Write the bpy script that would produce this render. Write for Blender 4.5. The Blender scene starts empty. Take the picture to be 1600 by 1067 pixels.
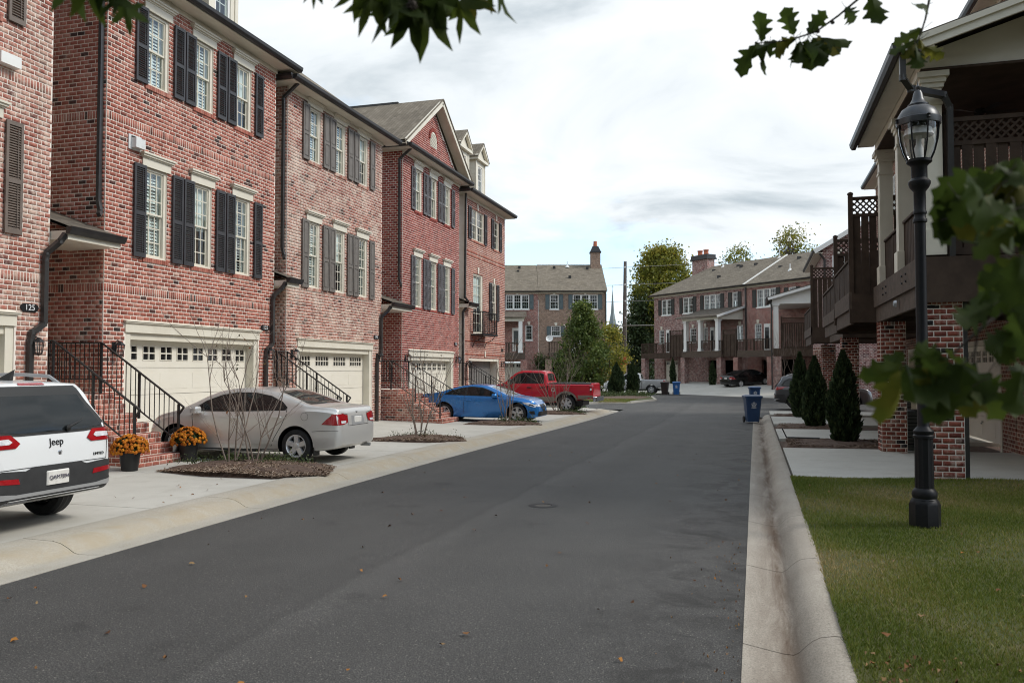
import bpy, bmesh, math, random
import numpy as np
from mathutils import Vector, Matrix
from mathutils.bvhtree import BVHTree
from mathutils.geometry import delaunay_2d_cdt

R = math.radians
rng = np.random.default_rng(7)
random.seed(7)
sc = bpy.context.scene
COL = sc.collection

# ------------------------------------------------------------------ camera
FPX, CAMH = 1290.0, 1.9
PSI, TH = R(16.405), R(1.931)
_f = Vector((-math.sin(PSI) * math.cos(TH), math.cos(PSI) * math.cos(TH), math.sin(TH)))
_r = Vector((math.cos(PSI), math.sin(PSI), 0))
_u = _r.cross(_f)
cam = bpy.data.cameras.new('camera')
cam.sensor_width = 36.0
cam.sensor_fit = 'HORIZONTAL'
cam.lens = FPX * 36 / 1600
cam.clip_start = 0.05
cam.clip_end = 3000
cam.dof.use_dof = True
cam.dof.focus_distance = 15.0
cam.dof.aperture_fstop = 3.0
camo = bpy.data.objects.new('camera', cam)
COL.objects.link(camo)
camo.matrix_world = Matrix(((_r.x, _u.x, -_f.x, 0), (_r.y, _u.y, -_f.y, 0), (_r.z, _u.z, -_f.z, CAMH), (0, 0, 0, 1)))
sc.camera = camo

# ------------------------------------------------------------------ sky, sun, exposure
SUN_EL, SUN_AZ = 42.0, 80.0          # elevation; azimuth from +Y (down the street) towards +X (right)
wd = bpy.data.worlds.new('World')
sc.world = wd
wd.use_nodes = True
nt = wd.node_tree
nt.nodes.clear()
def wn(t, **k):
    n = nt.nodes.new(t)
    for a, b in k.items(): setattr(n, a, b)
    return n
def wl(a, b): nt.links.new(a, b)
w_out = wn('ShaderNodeOutputWorld'); w_bg = wn('ShaderNodeBackground'); w_bg.inputs['Strength'].default_value = 0.10
w_sky = wn('ShaderNodeTexSky', sky_type='NISHITA', sun_disc=False)
w_sky.sun_elevation = R(SUN_EL); w_sky.sun_rotation = R(SUN_AZ)
w_tc = wn('ShaderNodeTexCoord'); w_sep = wn('ShaderNodeSeparateXYZ'); wl(w_tc.outputs['Generated'], w_sep.inputs[0])
# flatten the view direction on to a cloud layer
w_ab = wn('ShaderNodeMath', operation='ABSOLUTE'); wl(w_sep.outputs['Z'], w_ab.inputs[0])
w_add = wn('ShaderNodeMath', operation='ADD'); wl(w_ab.outputs[0], w_add.inputs[0]); w_add.inputs[1].default_value = 0.22
w_dx = wn('ShaderNodeMath', operation='DIVIDE'); wl(w_sep.outputs['X'], w_dx.inputs[0]); wl(w_add.outputs[0], w_dx.inputs[1])
w_dy = wn('ShaderNodeMath', operation='DIVIDE'); wl(w_sep.outputs['Y'], w_dy.inputs[0]); wl(w_add.outputs[0], w_dy.inputs[1])
w_cmb = wn('ShaderNodeCombineXYZ'); wl(w_dx.outputs[0], w_cmb.inputs[0]); wl(w_dy.outputs[0], w_cmb.inputs[1]); w_cmb.inputs[2].default_value = 11.3
w_n1 = wn('ShaderNodeTexNoise'); w_n1.inputs['Scale'].default_value = 0.85; w_n1.inputs['Detail'].default_value = 9; w_n1.inputs['Roughness'].default_value = 0.56; w_n1.inputs['Distortion'].default_value = 0.35
wl(w_cmb.outputs[0], w_n1.inputs['Vector'])
w_n2 = wn('ShaderNodeTexNoise'); w_n2.inputs['Scale'].default_value = 1.5; w_n2.inputs['Detail'].default_value = 8; w_n2.inputs['Roughness'].default_value = 0.55; w_n2.inputs['Distortion'].default_value = 0.5
wl(w_cmb.outputs[0], w_n2.inputs['Vector'])
w_mask = wn('ShaderNodeValToRGB')                       # cloud cover
w_mask.color_ramp.elements[0].position = 0.37; w_mask.color_ramp.elements[0].color = (0, 0, 0, 1)
w_mask.color_ramp.elements[1].position = 0.49; w_mask.color_ramp.elements[1].color = (1, 1, 1, 1)
wl(w_n1.outputs['Fac'], w_mask.inputs[0])
w_ramp = wn('ShaderNodeValToRGB')                       # cloud brightness
w_ramp.color_ramp.elements[0].position = 0.33; w_ramp.color_ramp.elements[0].color = (0.47, 0.54, 0.59, 1)
w_ramp.color_ramp.elements[1].position = 0.63; w_ramp.color_ramp.elements[1].color = (0.975, 1.0, 1.015, 1)
e = w_ramp.color_ramp.elements.new(0.46); e.color = (0.80, 0.85, 0.885, 1)
wl(w_n2.outputs['Fac'], w_ramp.inputs[0])
w_gain = wn('ShaderNodeMix', data_type='RGBA', blend_type='MULTIPLY'); w_gain.inputs['Factor'].default_value = 1
wl(w_ramp.outputs[0], w_gain.inputs['A']); w_gain.inputs['B'].default_value = (7.1, 7.1, 7.1, 1)
w_mix = wn('ShaderNodeMix', data_type='RGBA')
wl(w_mask.outputs[0], w_mix.inputs['Factor'])
w_skg = wn('ShaderNodeMix', data_type='RGBA', blend_type='ADD'); w_skg.inputs['Factor'].default_value = 1
wl(w_sky.outputs[0], w_skg.inputs['A']); w_skg.inputs['B'].default_value = (2.2, 3.4, 4.6, 1)
wl(w_skg.outputs['Result'], w_mix.inputs['A']); wl(w_gain.outputs['Result'], w_mix.inputs['B'])
wl(w_mix.outputs['Result'], w_bg.inputs['Color']); wl(w_bg.outputs[0], w_out.inputs['Surface'])

sun = bpy.data.lights.new('sun', 'SUN'); sun.energy = 1.5; sun.angle = R(14); sun.color = (1.0, 0.965, 0.90)
suno = bpy.data.objects.new('sun', sun); COL.objects.link(suno)
_sd = Vector((math.sin(R(SUN_AZ)) * math.cos(R(SUN_EL)), math.cos(R(SUN_AZ)) * math.cos(R(SUN_EL)), math.sin(R(SUN_EL))))
suno.rotation_euler = _sd.to_track_quat('Z', 'Y').to_euler(); suno.location = _sd * 80

sc.view_settings.view_transform = 'Standard'; sc.view_settings.look = 'None'
sc.view_settings.exposure = 0.68; sc.view_settings.gamma = 1.0; sc.view_settings.use_curve_mapping = False
sc.render.resolution_x, sc.render.resolution_y = 1024, 682
sc.cycles.max_bounces = 6; sc.cycles.diffuse_bounces = 3; sc.cycles.glossy_bounces = 3
sc.cycles.transparent_max_bounces = 10; sc.cycles.transmission_bounces = 4
sc.cycles.filter_width = 1.05; sc.cycles.sample_clamp_indirect = 4.0; sc.cycles.use_denoising = True

# ------------------------------------------------------------------ helpers
def tag(o, label=None, cat=None, group=None, kind=None):
    if label: o['label'] = label
    if cat: o['category'] = cat
    if group: o['group'] = group
    if kind: o['kind'] = kind
    return o
def empty(name, loc=(0, 0, 0), rz=0.0):
    o = bpy.data.objects.new(name, None); COL.objects.link(o)
    o.location = loc; o.rotation_euler = (0, 0, rz); o.empty_display_size = 0.2
    return o
def thing(name, label, cat, loc=(0, 0, 0), rz=0.0, group=None):
    return tag(empty(name, loc, rz), label, cat, group)
def obj(name, me, parent=None, loc=(0, 0, 0), rot=None, scale=None):
    o = bpy.data.objects.new(name, me); COL.objects.link(o)
    if parent is not None: o.parent = parent
    if isinstance(rot, Matrix): o.matrix_local = Matrix.Translation(loc) @ rot.to_4x4()
    else:
        o.location = loc
        if rot is not None: o.rotation_euler = rot
    if scale is not None: o.scale = scale
    return o
def smoothstep(t):
    t = max(0.0, min(1.0, t)); return t * t * (3 - 2 * t)
def gz(y):                                              # the street dips slightly away from the camera
    return -0.15 * smoothstep((y - 12) / 24)

class MB:
    """collects faces; build() links them as one mesh object"""
    def __init__(self): self.v = []; self.f = []; self.m = []; self.sm = []
    def add(self, vs, fs, m=0, smooth=False):
        b = len(self.v); self.v.extend([tuple(p) for p in vs])
        for f in fs: self.f.append(tuple(b + i for i in f)); self.m.append(m); self.sm.append(smooth)
        return self
    def box(self, x0, x1, y0, y1, z0, z1, m=0):
        vs = [(x0, y0, z0), (x1, y0, z0), (x1, y1, z0), (x0, y1, z0), (x0, y0, z1), (x1, y0, z1), (x1, y1, z1), (x0, y1, z1)]
        return self.add(vs, [(0, 3, 2, 1), (4, 5, 6, 7), (0, 1, 5, 4), (1, 2, 6, 5), (2, 3, 7, 6), (3, 0, 4, 7)], m)
    def bbox(self, x0, x1, y0, y1, z0, z1, b=0.01, m=0):   # box with bevelled vertical + top edges
        def ring(i, z): return [(x0 + i, y0 + b, z), (x0 + b, y0 + i, z), (x1 - b, y0 + i, z), (x1 - i, y0 + b, z), (x1 - i, y1 - b, z), (x1 - b, y1 - i, z), (x0 + b, y1 - i, z), (x0 + i, y1 - b, z)]
        vs = ring(0, z0) + ring(0, z1 - b) + ring(b * .7, z1)
        fs = [tuple(range(7, -1, -1)), tuple(range(16, 24))]
        for k in (0, 8):
            for i in range(8): j = (i + 1) % 8; fs.append((k + i, k + j, k + 8 + j, k + 8 + i))
        return self.add(vs, fs, m)
    def quad(self, a, b, c, d, m=0, smooth=False): return self.add([a, b, c, d], [(0, 1, 2, 3)], m, smooth)
    def poly(self, pts, m=0): return self.add(pts, [tuple(range(len(pts)))], m)
    def bar(self, p, q, w, h, m=0, up=(0, 0, 1)):       # square bar from p to q
        p, q = Vector(p), Vector(q); d = (q - p).normalized(); u = Vector(up)
        s = d.cross(u)
        if s.length < 1e-4: s = d.cross(Vector((1, 0, 0)))
        s.normalize(); u = s.cross(d).normalized()
        vs = [c + s * (sx * w / 2) + u * (sz * h / 2) for c in (p, q) for sx, sz in ((-1, -1), (1, -1), (1, 1), (-1, 1))]
        return self.add(vs, [(0, 1, 2, 3), (7, 6, 5, 4), (0, 4, 5, 1), (1, 5, 6, 2), (2, 6, 7, 3), (3, 7, 4, 0)], m)
    def tube(self, pts, r, n=8, m=0, cap=True, smooth=True):
        pts = [Vector(p) for p in pts]
        rr = r if isinstance(r, (list, tuple)) else [r] * len(pts)
        vs = []; last = None
        for i, p in enumerate(pts):
            d = (pts[min(i + 1, len(pts) - 1)] - pts[max(i - 1, 0)])
            if d.length < 1e-7: d = Vector((0, 0, 1))
            d.normalize()
            if last is None:
                a = d.cross(Vector((0, 0, 1)))
                if a.length < 1e-3: a = d.cross(Vector((1, 0, 0)))
            else: a = last - d * last.dot(d)
            a.normalize(); last = a; b = d.cross(a)
            for k in range(n):
                t = 2 * math.pi * k / n
                vs.append(p + (a * math.cos(t) + b * math.sin(t)) * rr[i])
        fs = []
        for i in range(len(pts) - 1):
            for k in range(n):
                j = (k + 1) % n; fs.append((i * n + k, i * n + j, (i + 1) * n + j, (i + 1) * n + k))
        self.add(vs, fs, m, smooth)
        if cap:
            L = (len(pts) - 1) * n
            self.add([vs[k] for k in range(n)], [tuple(range(n - 1, -1, -1))], m)
            self.add([vs[L + k] for k in range(n)], [tuple(range(n))], m)
        return self
    def lathe(self, prof, n=16, c=(0, 0, 0), m=0, smooth=True, axis='z'):
        vs = []
        for r, z in prof:
            for k in range(n):
                t = 2 * math.pi * k / n; a, b = r * math.cos(t), r * math.sin(t)
                if axis == 'z': vs.append((c[0] + a, c[1] + b, c[2] + z))
                elif axis == 'y': vs.append((c[0] + b, c[1] + z, c[2] + a))
                else: vs.append((c[0] + z, c[1] + a, c[2] + b))
        fs = []
        for i in range(len(prof) - 1):
            for k in range(n):
                j = (k + 1) % n; fs.append((i * n + k, i * n + j, (i + 1) * n + j, (i + 1) * n + k))
        return self.add(vs, fs, m, smooth)
    def prism(self, pts, axis, a0, a1, m=0):            # 2-D outline extruded along an axis
        def P(p, a): return {'x': (a, p[0], p[1]), 'y': (p[0], a, p[1]), 'z': (p[0], p[1], a)}[axis]
        n = len(pts); vs = [P(p, a0) for p in pts] + [P(p, a1) for p in pts]
        fs = [tuple(range(n)), tuple(range(2 * n - 1, n - 1, -1))] + [(i, n + i, n + (i + 1) % n, (i + 1) % n) for i in range(n)]
        return self.add(vs, fs, m)
    def mesh(self, name, mats):
        me = bpy.data.meshes.new(name)
        me.from_pydata(self.v, [], self.f)
        for mt in (mats if isinstance(mats, (list, tuple)) else [mats]): me.materials.append(mt)
        n = len(self.f)
        if n:
            me.polygons.foreach_set('material_index', self.m)
            me.polygons.foreach_set('use_smooth', self.sm)
        bm = bmesh.new(); bm.from_mesh(me)
        bmesh.ops.recalc_face_normals(bm, faces=bm.faces)
        uvl = bm.loops.layers.uv.new('UVMap')
        for f in bm.faces:
            nx, ny, nz = abs(f.normal.x), abs(f.normal.y), abs(f.normal.z)
            for l in f.loops:
                p = l.vert.co
                l[uvl].uv = (p.x, p.y) if nz > 0.72 else ((p.x, p.z) if ny >= nx else (p.y, p.z))
        bm.to_mesh(me); bm.free()
        if any(self.sm):
            try: me.set_sharp_from_angle(angle=R(38))
            except Exception: pass
        return me
    def build(self, name, mats, parent=None, loc=(0, 0, 0), rot=None):
        return obj(name, self.mesh(name, mats), parent, loc, rot)

_cache = {}
def cached(key, fn):
    if key not in _cache: _cache[key] = fn()
    return _cache[key]

# ------------------------------------------------------------------ materials
class NT:
    def __init__(self, name):
        self.mat = bpy.data.materials.new(name); self.mat.use_nodes = True
        self.t = self.mat.node_tree; self.b = self.t.nodes['Principled BSDF']; self.out = self.t.nodes['Material Output']
    def n(self, typ, **k):
        x = self.t.nodes.new(typ)
        for a, b in k.items(): setattr(x, a, b)
        return x
    def l(self, a, b): self.t.links.new(a, b)
    def noise(self, scale, detail=5, rough=.55, vec=None, dist=0):
        x = self.n('ShaderNodeTexNoise'); x.inputs['Scale'].default_value = scale; x.inputs['Detail'].default_value = detail
        x.inputs['Roughness'].default_value = rough; x.inputs['Distortion'].default_value = dist
        if vec is not None: self.l(vec, x.inputs['Vector'])
        return x
    def coord(self, which='Object'):
        if which == 'World': return self.n('ShaderNodeNewGeometry').outputs['Position']
        return self.n('ShaderNodeTexCoord').outputs[which]
    def ramp(self, fac, stops, interp='LINEAR'):
        x = self.n('ShaderNodeValToRGB'); x.color_ramp.interpolation = interp
        els = x.color_ramp.elements
        while len(els) < len(stops): els.new(0.5)
        for e, (p, c) in zip(els, stops): e.position = p; e.color = (*c, 1) if len(c) == 3 else c
        self.l(fac, x.inputs[0]); return x.outputs[0]
    def mix(self, fac, a, b, blend='MIX'):
        x = self.n('ShaderNodeMix', data_type='RGBA', blend_type=blend)
        for s, v in (('Factor', fac), ('A', a), ('B', b)):
            if isinstance(v, (int, float)): x.inputs[s].default_value = v
            elif isinstance(v, tuple): x.inputs[s].default_value = (*v, 1)
            else: self.l(v, x.inputs[s])
        return x.outputs['Result']
    def bump(self, height, strength=.3, dist=.01):
        x = self.n('ShaderNodeBump'); x.inputs['Strength'].default_value = strength; x.inputs['Distance'].default_value = dist
        self.l(height, x.inputs['Height']); self.l(x.outputs[0], self.b.inputs['Normal']); return x
    def color(self, c):
        if isinstance(c, tuple): self.b.inputs['Base Color'].default_value = (*c, 1)
        else: self.l(c, self.b.inputs['Base Color'])
    def set(self, **k):
        for a, v in k.items(): self.b.inputs[a.replace('_', ' ')].default_value = v
        return self

def M(name, col, col2=None, scale=3.0, rough=.7, metal=0.0, bump=0.0, bscale=80, bdist=.004, coat=0.0, spec=.5, vec='World', lo=.35, hi=.65):
    t = NT(name); t.set(Roughness=rough, Metallic=metal)
    t.b.inputs['Coat Weight'].default_value = coat; t.b.inputs['Coat Roughness'].default_value = .06
    t.b.inputs['Specular IOR Level'].default_value = spec
    v = t.coord(vec)
    if col2 is None: t.color(col)
    else: t.color(t.ramp(t.noise(scale, 6, .6, v).outputs['Fac'], [(lo, col), (hi, col2)]))
    if bump: t.bump(t.noise(bscale, 4, .6, v).outputs['Fac'], bump, bdist)
    return t.mat

MAT = {}
def brick_mat(name, stops, cream=(.64, .50, .405), smear=.45, lo=.52):
    t = NT(name); at = t.n('ShaderNodeAttribute', attribute_name='tone')
    base = t.ramp(at.outputs['Fac'], stops)
    w = t.coord('World')
    fine = t.noise(38, 4, .65, w).outputs['Fac']
    base = t.mix(.55, base, t.mix(1.0, base, t.ramp(fine, [(.25, (.55, .52, .52)), (.75, (1.35, 1.3, 1.28))]), 'MULTIPLY'))
    big = t.noise(1.6, 5, .6, w).outputs['Fac']; mid = t.noise(11, 4, .7, w, .4).outputs['Fac']
    mul = t.n('ShaderNodeMath', operation='MULTIPLY'); t.l(big, mul.inputs[0]); t.l(mid, mul.inputs[1])
    fac = t.ramp(mul.outputs[0], [(lo * lo, (0, 0, 0)), (lo * lo + .14, (smear, smear, smear))])
    mp = t.n('ShaderNodeMapping'); mp.inputs['Scale'].default_value = (2.4, 2.4, .22); t.l(w, mp.inputs['Vector'])
    st = t.ramp(t.noise(1.0, 5, .65, mp.outputs[0], .3).outputs['Fac'], [(.34, (.80, .79, .78)), (.55, (1.02, 1.02, 1.02)), (.72, (1.10, 1.09, 1.08))])
    t.color(t.mix(1.0, t.mix(fac, base, cream), st, 'MULTIPLY')); t.set(Roughness=.92); t.b.inputs['Specular IOR Level'].default_value = .25
    t.bump(fine, .5, .006)
    return t.mat
RED = [(0, (.045, .034, .032)), (.10, (.11, .050, .042)), (.22, (.28, .092, .066)), (.5, (.40, .138, .10)), (.75, (.46, .185, .136)), (.9, (.50, .25, .195)), (1, (.56, .37, .30))]
MAT['brick_a'] = brick_mat('brick_red_tumbled', RED, smear=.35)
MAT['brick_h1'] = brick_mat('brick_pale_red', [(0, (.13, .07, .062)), (.2, (.32, .115, .085)), (.55, (.42, .16, .12)), (.85, (.49, .26, .20)), (1, (.56, .39, .31))], smear=.75, lo=.46)
MAT['brick_b'] = brick_mat('brick_limed', [(0, (.075, .05, .045)), (.18, (.24, .095, .072)), (.5, (.38, .15, .112)), (.8, (.47, .24, .185)), (1, (.57, .41, .32))], smear=.8, lo=.45)
MAT['brick_c'] = brick_mat('brick_even_red', [(0, (.17, .050, .045)), (.3, (.28, .066, .054)), (.7, (.345, .088, .070)), (1, (.39, .125, .095))], smear=.15, lo=.6)
MAT['brick_d'] = brick_mat('brick_brown_red', [(0, (.22, .088, .070)), (.4, (.35, .125, .09)), (.8, (.43, .185, .13)), (1, (.48, .26, .19))], smear=.4, lo=.5)
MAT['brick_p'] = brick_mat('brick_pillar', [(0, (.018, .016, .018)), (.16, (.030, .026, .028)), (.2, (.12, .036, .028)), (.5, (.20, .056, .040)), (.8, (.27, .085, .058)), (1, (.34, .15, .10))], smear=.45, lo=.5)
MAT['mortar'] = M('mortar', (.80, .70, .60), (.88, .79, .70), 4, .95, bump=.4, bscale=120)
MAT['mortar_pale'] = M('mortar_pale', (.74, .66, .58), (.83, .76, .68), 4, .95, bump=.4, bscale=120)

def wall_tex(name, c1, c2, mort, bw=.20, bh=.0897, smear=.3, ms=.012):   # brick pattern for walls too far for single bricks
    t = NT(name); uv = t.coord('UV')
    b = t.n('ShaderNodeTexBrick', offset=.5); t.l(uv, b.inputs['Vector'])
    for k, v in (('Scale', 1), ('Mortar Size', ms), ('Mortar Smooth', .1), ('Bias', 0), ('Brick Width', bw), ('Row Height', bh)): b.inputs[k].default_value = v
    w = t.coord('World'); nz = t.noise(5, 4, .7, w).outputs['Fac']
    b.inputs['Color1'].default_value = (*c1, 1); b.inputs['Color2'].default_value = (*c2, 1); b.inputs['Mortar'].default_value = (*mort, 1)
    f = t.ramp(t.noise(4.5, 5, .75, w, .6).outputs['Fac'], [(.48, (0, 0, 0)), (.60, (smear,) * 3)])
    col = t.mix(.5, b.outputs['Color'], t.mix(1.0, b.outputs['Color'], t.ramp(nz, [(.35, (.35, .33, .33)), (.65, (1.6, 1.5, 1.45))]), 'MULTIPLY'))
    t.color(t.mix(f, col, mort)); t.set(Roughness=.93); t.b.inputs['Specular IOR Level'].default_value = .25
    t.bump(b.outputs['Fac'], -.6, .008)
    return t.mat
MAT['far_tan'] = wall_tex('brick_far_tan', (.20, .12, .085), (.30, .20, .145), (.36, .29, .23))
MAT['far_red'] = wall_tex('brick_far_red', (.15, .040, .036), (.28, .085, .068), (.48, .37, .32), smear=.4)
MAT['far_mix'] = wall_tex('brick_far_mixed', (.085, .028, .030), (.23, .075, .065), (.50, .40, .36), smear=.7)
MAT['far_brown'] = wall_tex('brick_far_brown', (.13, .075, .055), (.24, .14, .10), (.34, .27, .22), smear=.5)
MAT['right_wall'] = wall_tex('brick_right_wall', (.14, .045, .034), (.24, .085, .06), (.46, .37, .29), bw=.205)

def shingle(name, c1, c2):
    t = NT(name); uv = t.coord('UV')
    b = t.n('ShaderNodeTexBrick', offset=.5); t.l(uv, b.inputs['Vector'])
    for k, v in (('Scale', 1), ('Mortar Size', .006), ('Brick Width', .32), ('Row Height', .14)): b.inputs[k].default_value = v
    b.inputs['Color1'].default_value = (*c1, 1); b.inputs['Color2'].default_value = (*c2, 1); b.inputs['Mortar'].default_value = (c1[0] * .5, c1[1] * .5, c1[2] * .5, 1)
    w = t.coord('World'); n = t.noise(1.2, 6, .7, w).outputs['Fac']
    t.color(t.mix(.6, b.outputs['Color'], t.mix(1.0, b.outputs['Color'], t.ramp(n, [(.3, (.7, .7, .7)), (.7, (1.2, 1.2, 1.15))]), 'MULTIPLY')))
    t.set(Roughness=.95); t.b.inputs['Specular IOR Level'].default_value = .2
    t.bump(b.outputs['Fac'], -.5, .01); return t.mat
MAT['shingle'] = shingle('roof_shingles', (.16, .135, .105), (.23, .195, .155))
MAT['shingle_dark'] = shingle('roof_shingles_dark', (.10, .085, .07), (.16, .135, .11))

MAT['trim'] = M('cream_trim', (.66, .61, .50), (.72, .67, .56), 2, .55, bump=.1)
MAT['trim_white'] = M('white_trim', (.76, .75, .71), (.80, .79, .76), 2, .5)
MAT['door_cream'] = M('cream_garage_door', (.73, .68, .575), (.77, .72, .62), 1.5, .45, bump=.05)
MAT['gutter'] = M('black_brown_gutter', (.018, .016, .016), (.028, .025, .024), 4, .38)
MAT['downspout'] = M('bronze_downspout', (.030, .028, .027), (.045, .042, .040), 4, .35)
MAT['sh_black'] = M('charcoal_shutter', (.030, .029, .031), (.042, .040, .042), 5, .5)
MAT['sh_brown'] = M('brown_shutter', (.13, .10, .08), (.17, .13, .105), 5, .55)
MAT['sh_taupe'] = M('taupe_shutter', (.135, .115, .098), (.165, .145, .125), 5, .55)
MAT['sh_grey'] = M('weathered_grey_shutter', (.09, .085, .088), (.15, .142, .145), 9, .6)
MAT['sh_teal'] = M('slate_green_shutter', (.085, .115, .12), (.11, .14, .145), 5, .6)
MAT['sh_dark'] = M('dark_green_shutter', (.025, .026, .022), (.04, .04, .034), 5, .6)
MAT['iron'] = M('black_iron', (.010, .010, .011), (.018, .017, .017), 8, .42)
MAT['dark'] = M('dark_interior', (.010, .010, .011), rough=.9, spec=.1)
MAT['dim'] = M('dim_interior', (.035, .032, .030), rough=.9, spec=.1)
MAT['blind'] = M('white_louvre', (.80, .82, .80), rough=.5)
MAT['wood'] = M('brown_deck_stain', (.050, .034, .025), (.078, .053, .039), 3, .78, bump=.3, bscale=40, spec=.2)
MAT['wood_lit'] = M('lit_deck_board', (.075, .055, .043), (.12, .09, .07), 6, .8, bump=.3, bscale=40, spec=.2)  # lighter copy of the deck timber, light on the boards put into its colour
MAT['pine'] = M('new_pine_board', (.42, .22, .09), (.50, .28, .12), 6, .7)
MAT['metal'] = M('grey_metal', (.32, .33, .34), (.40, .41, .42), 6, .35, .7)
MAT['galv'] = M('pale_vent_metal', (.62, .62, .60), (.72, .72, .70), 6, .5)
MAT['ac'] = M('grey_green_cabinet', (.06, .068, .066), (.085, .095, .09), 6, .5)
MAT['white_plastic'] = M('white_plastic', (.75, .75, .74), rough=.4)
MAT['terracotta'] = M('terracotta', (.38, .11, .055), (.46, .15, .08), 6, .8)
MAT['plaque'] = M('black_plaque', (.012, .012, .012), rough=.4)

def glass(name, tint=(.75, .80, .80), ior=1.5, add=.03):
    t = NT(name); t.t.nodes.remove(t.b)
    tr = t.n('ShaderNodeBsdfTransparent'); tr.inputs[0].default_value = (*tint, 1)
    gl = t.n('ShaderNodeBsdfGlossy'); gl.inputs['Roughness'].default_value = .02; gl.inputs['Color'].default_value = (.95, .97, 1, 1)
    lw = t.n('ShaderNodeLayerWeight'); pw_ = t.n('ShaderNodeMath', operation='POWER'); t.l(lw.outputs['Facing'], pw_.inputs[0]); pw_.inputs[1].default_value = 5.0
    fr = t.n('ShaderNodeMath', operation='MULTIPLY_ADD'); t.l(pw_.outputs[0], fr.inputs[0]); f0 = ((ior - 1) / (ior + 1)) ** 2 * 1.8; fr.inputs[1].default_value = 1 - f0; fr.inputs[2].default_value = f0
    nz = t.noise(1.1, 3, .5, t.coord('World')).outputs['Fac']
    bp = t.n('ShaderNodeBump'); bp.inputs['Strength'].default_value = .04; bp.inputs['Distance'].default_value = .02; t.l(nz, bp.inputs['Height'])
    t.l(bp.outputs[0], gl.inputs['Normal'])
    ad = t.n('ShaderNodeMath', operation='ADD', use_clamp=True); t.l(fr.outputs[0], ad.inputs[0]); ad.inputs[1].default_value = add
    mx = t.n('ShaderNodeMixShader'); t.l(ad.outputs[0], mx.inputs[0]); t.l(tr.outputs[0], mx.inputs[1]); t.l(gl.outputs[0], mx.inputs[2])
    t.l(mx.outputs[0], t.out.inputs['Surface']); return t.mat
MAT['glass'] = glass('window_glass', (.86, .92, .90), 1.5, .02)
MAT['lamp_glass'] = glass('lamp_glass', (.86, .86, .86), 1.45, .02)

def asphalt():
    t = NT('asphalt'); w = t.coord('World')
    a = t.noise(85, 3, .9, w).outputs['Fac']; b = t.noise(.55, 6, .62, w, .3).outputs['Fac']; c = t.noise(34, 5, .7, w).outputs['Fac']
    base = t.ramp(b, [(.3, (.050, .048, .0465)), (.5, (.058, .0555, .0535)), (.72, (.068, .065, .063))])
    sp = t.ramp(a, [(.38, (.35, .35, .35)), (.48, (.85, .85, .85)), (.55, (1.25, 1.25, 1.24)), (.62, (2.3, 2.3, 2.2)), (.70, (4.2, 4.2, 4.0))])
    base = t.mix(1.0, base, sp, 'MULTIPLY')
    vo = t.n('ShaderNodeTexVoronoi'); vo.inputs['Scale'].default_value = 120; t.l(w, vo.inputs['Vector'])
    base = t.mix(1.0, base, t.ramp(vo.outputs['Color'], [(.0, (.62, .62, .62)), (.5, (1.0, 1.0, 1.0)), (.84, (1.2, 1.2, 1.18)), (.9, (2.6, 2.5, 2.35)), (1, (3.6, 3.5, 3.3))]), 'MULTIPLY')
    # long faint tracks along the street
    mp = t.n('ShaderNodeMapping'); mp.inputs['Scale'].default_value = (1.1, .035, 1); t.l(w, mp.inputs['Vector'])
    tr = t.noise(1.0, 3, .5, mp.outputs[0]).outputs['Fac']
    base = t.mix(1.0, base, t.ramp(tr, [(.35, (.92, .92, .92)), (.6, (1.06, 1.06, 1.06))]), 'MULTIPLY')
    # damp dark stains in the right-hand channel
    sx = t.n('ShaderNodeSeparateXYZ'); t.l(w, sx.inputs[0])
    near = t.ramp(sx.outputs['X'], [(0.0, (0, 0, 0)), (1.0, (1, 1, 1))])
    mr = t.n('ShaderNodeMapRange'); t.l(sx.outputs['X'], mr.inputs[0]); mr.inputs[1].default_value = -1.5; mr.inputs[2].default_value = -.45
    st = t.ramp(t.noise(1.9, 6, .7, w, .8).outputs['Fac'], [(.46, (0, 0, 0)), (.62, (.8, .8, .8))])
    fac = t.n('ShaderNodeMath', operation='MULTIPLY'); t.l(mr.outputs[0], fac.inputs[0]); t.l(st, fac.inputs[1])
    base = t.mix(fac.outputs[0], base, (.022, .020, .018))
    oil = t.ramp(t.noise(1.35, 3, .5, w, .2).outputs['Fac'], [(.64, (1, 1, 1)), (.72, (.72, .72, .72))]); base = t.mix(1.0, base, oil, 'MULTIPLY')
    # lighter paving joint along the middle of the lane
    jn = t.n('ShaderNodeMath', operation='ADD'); t.l(sx.outputs['X'], jn.inputs[0]); wob = t.noise(.35, 4, .6, w).outputs['Fac']
    wb_ = t.n('ShaderNodeMath', operation='MULTIPLY'); t.l(wob, wb_.inputs[0]); wb_.inputs[1].default_value = .5; t.l(wb_.outputs[0], jn.inputs[1])
    jr = t.ramp(jn.outputs[0], [(0, (1, 1, 1)), (1, (1, 1, 1))]); jm = t.n('ShaderNodeMapRange'); t.l(jn.outputs[0], jm.inputs[0]); jm.inputs[1].default_value = -3.6; jm.inputs[2].default_value = -2.6
    jc = t.ramp(jm.outputs[0], [(.0, (1, 1, 1)), (.24, (1.0, 1.0, 1.0)), (.34, (.88, .88, .88)), (.44, (1.20, 1.20, 1.20)), (.66, (1.14, 1.14, 1.14)), (1, (1, 1, 1))])
    base = t.mix(1.0, base, jc, 'MULTIPLY')
    t.color(base); t.set(Roughness=.70); t.b.inputs['Specular IOR Level'].default_value = .35
    ad = t.n('ShaderNodeMath', operation='ADD'); t.l(a, ad.inputs[0]); t.l(c, ad.inputs[1])
    t.bump(ad.outputs[0], .7, .010); return t.mat
MAT['asphalt'] = asphalt()
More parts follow.
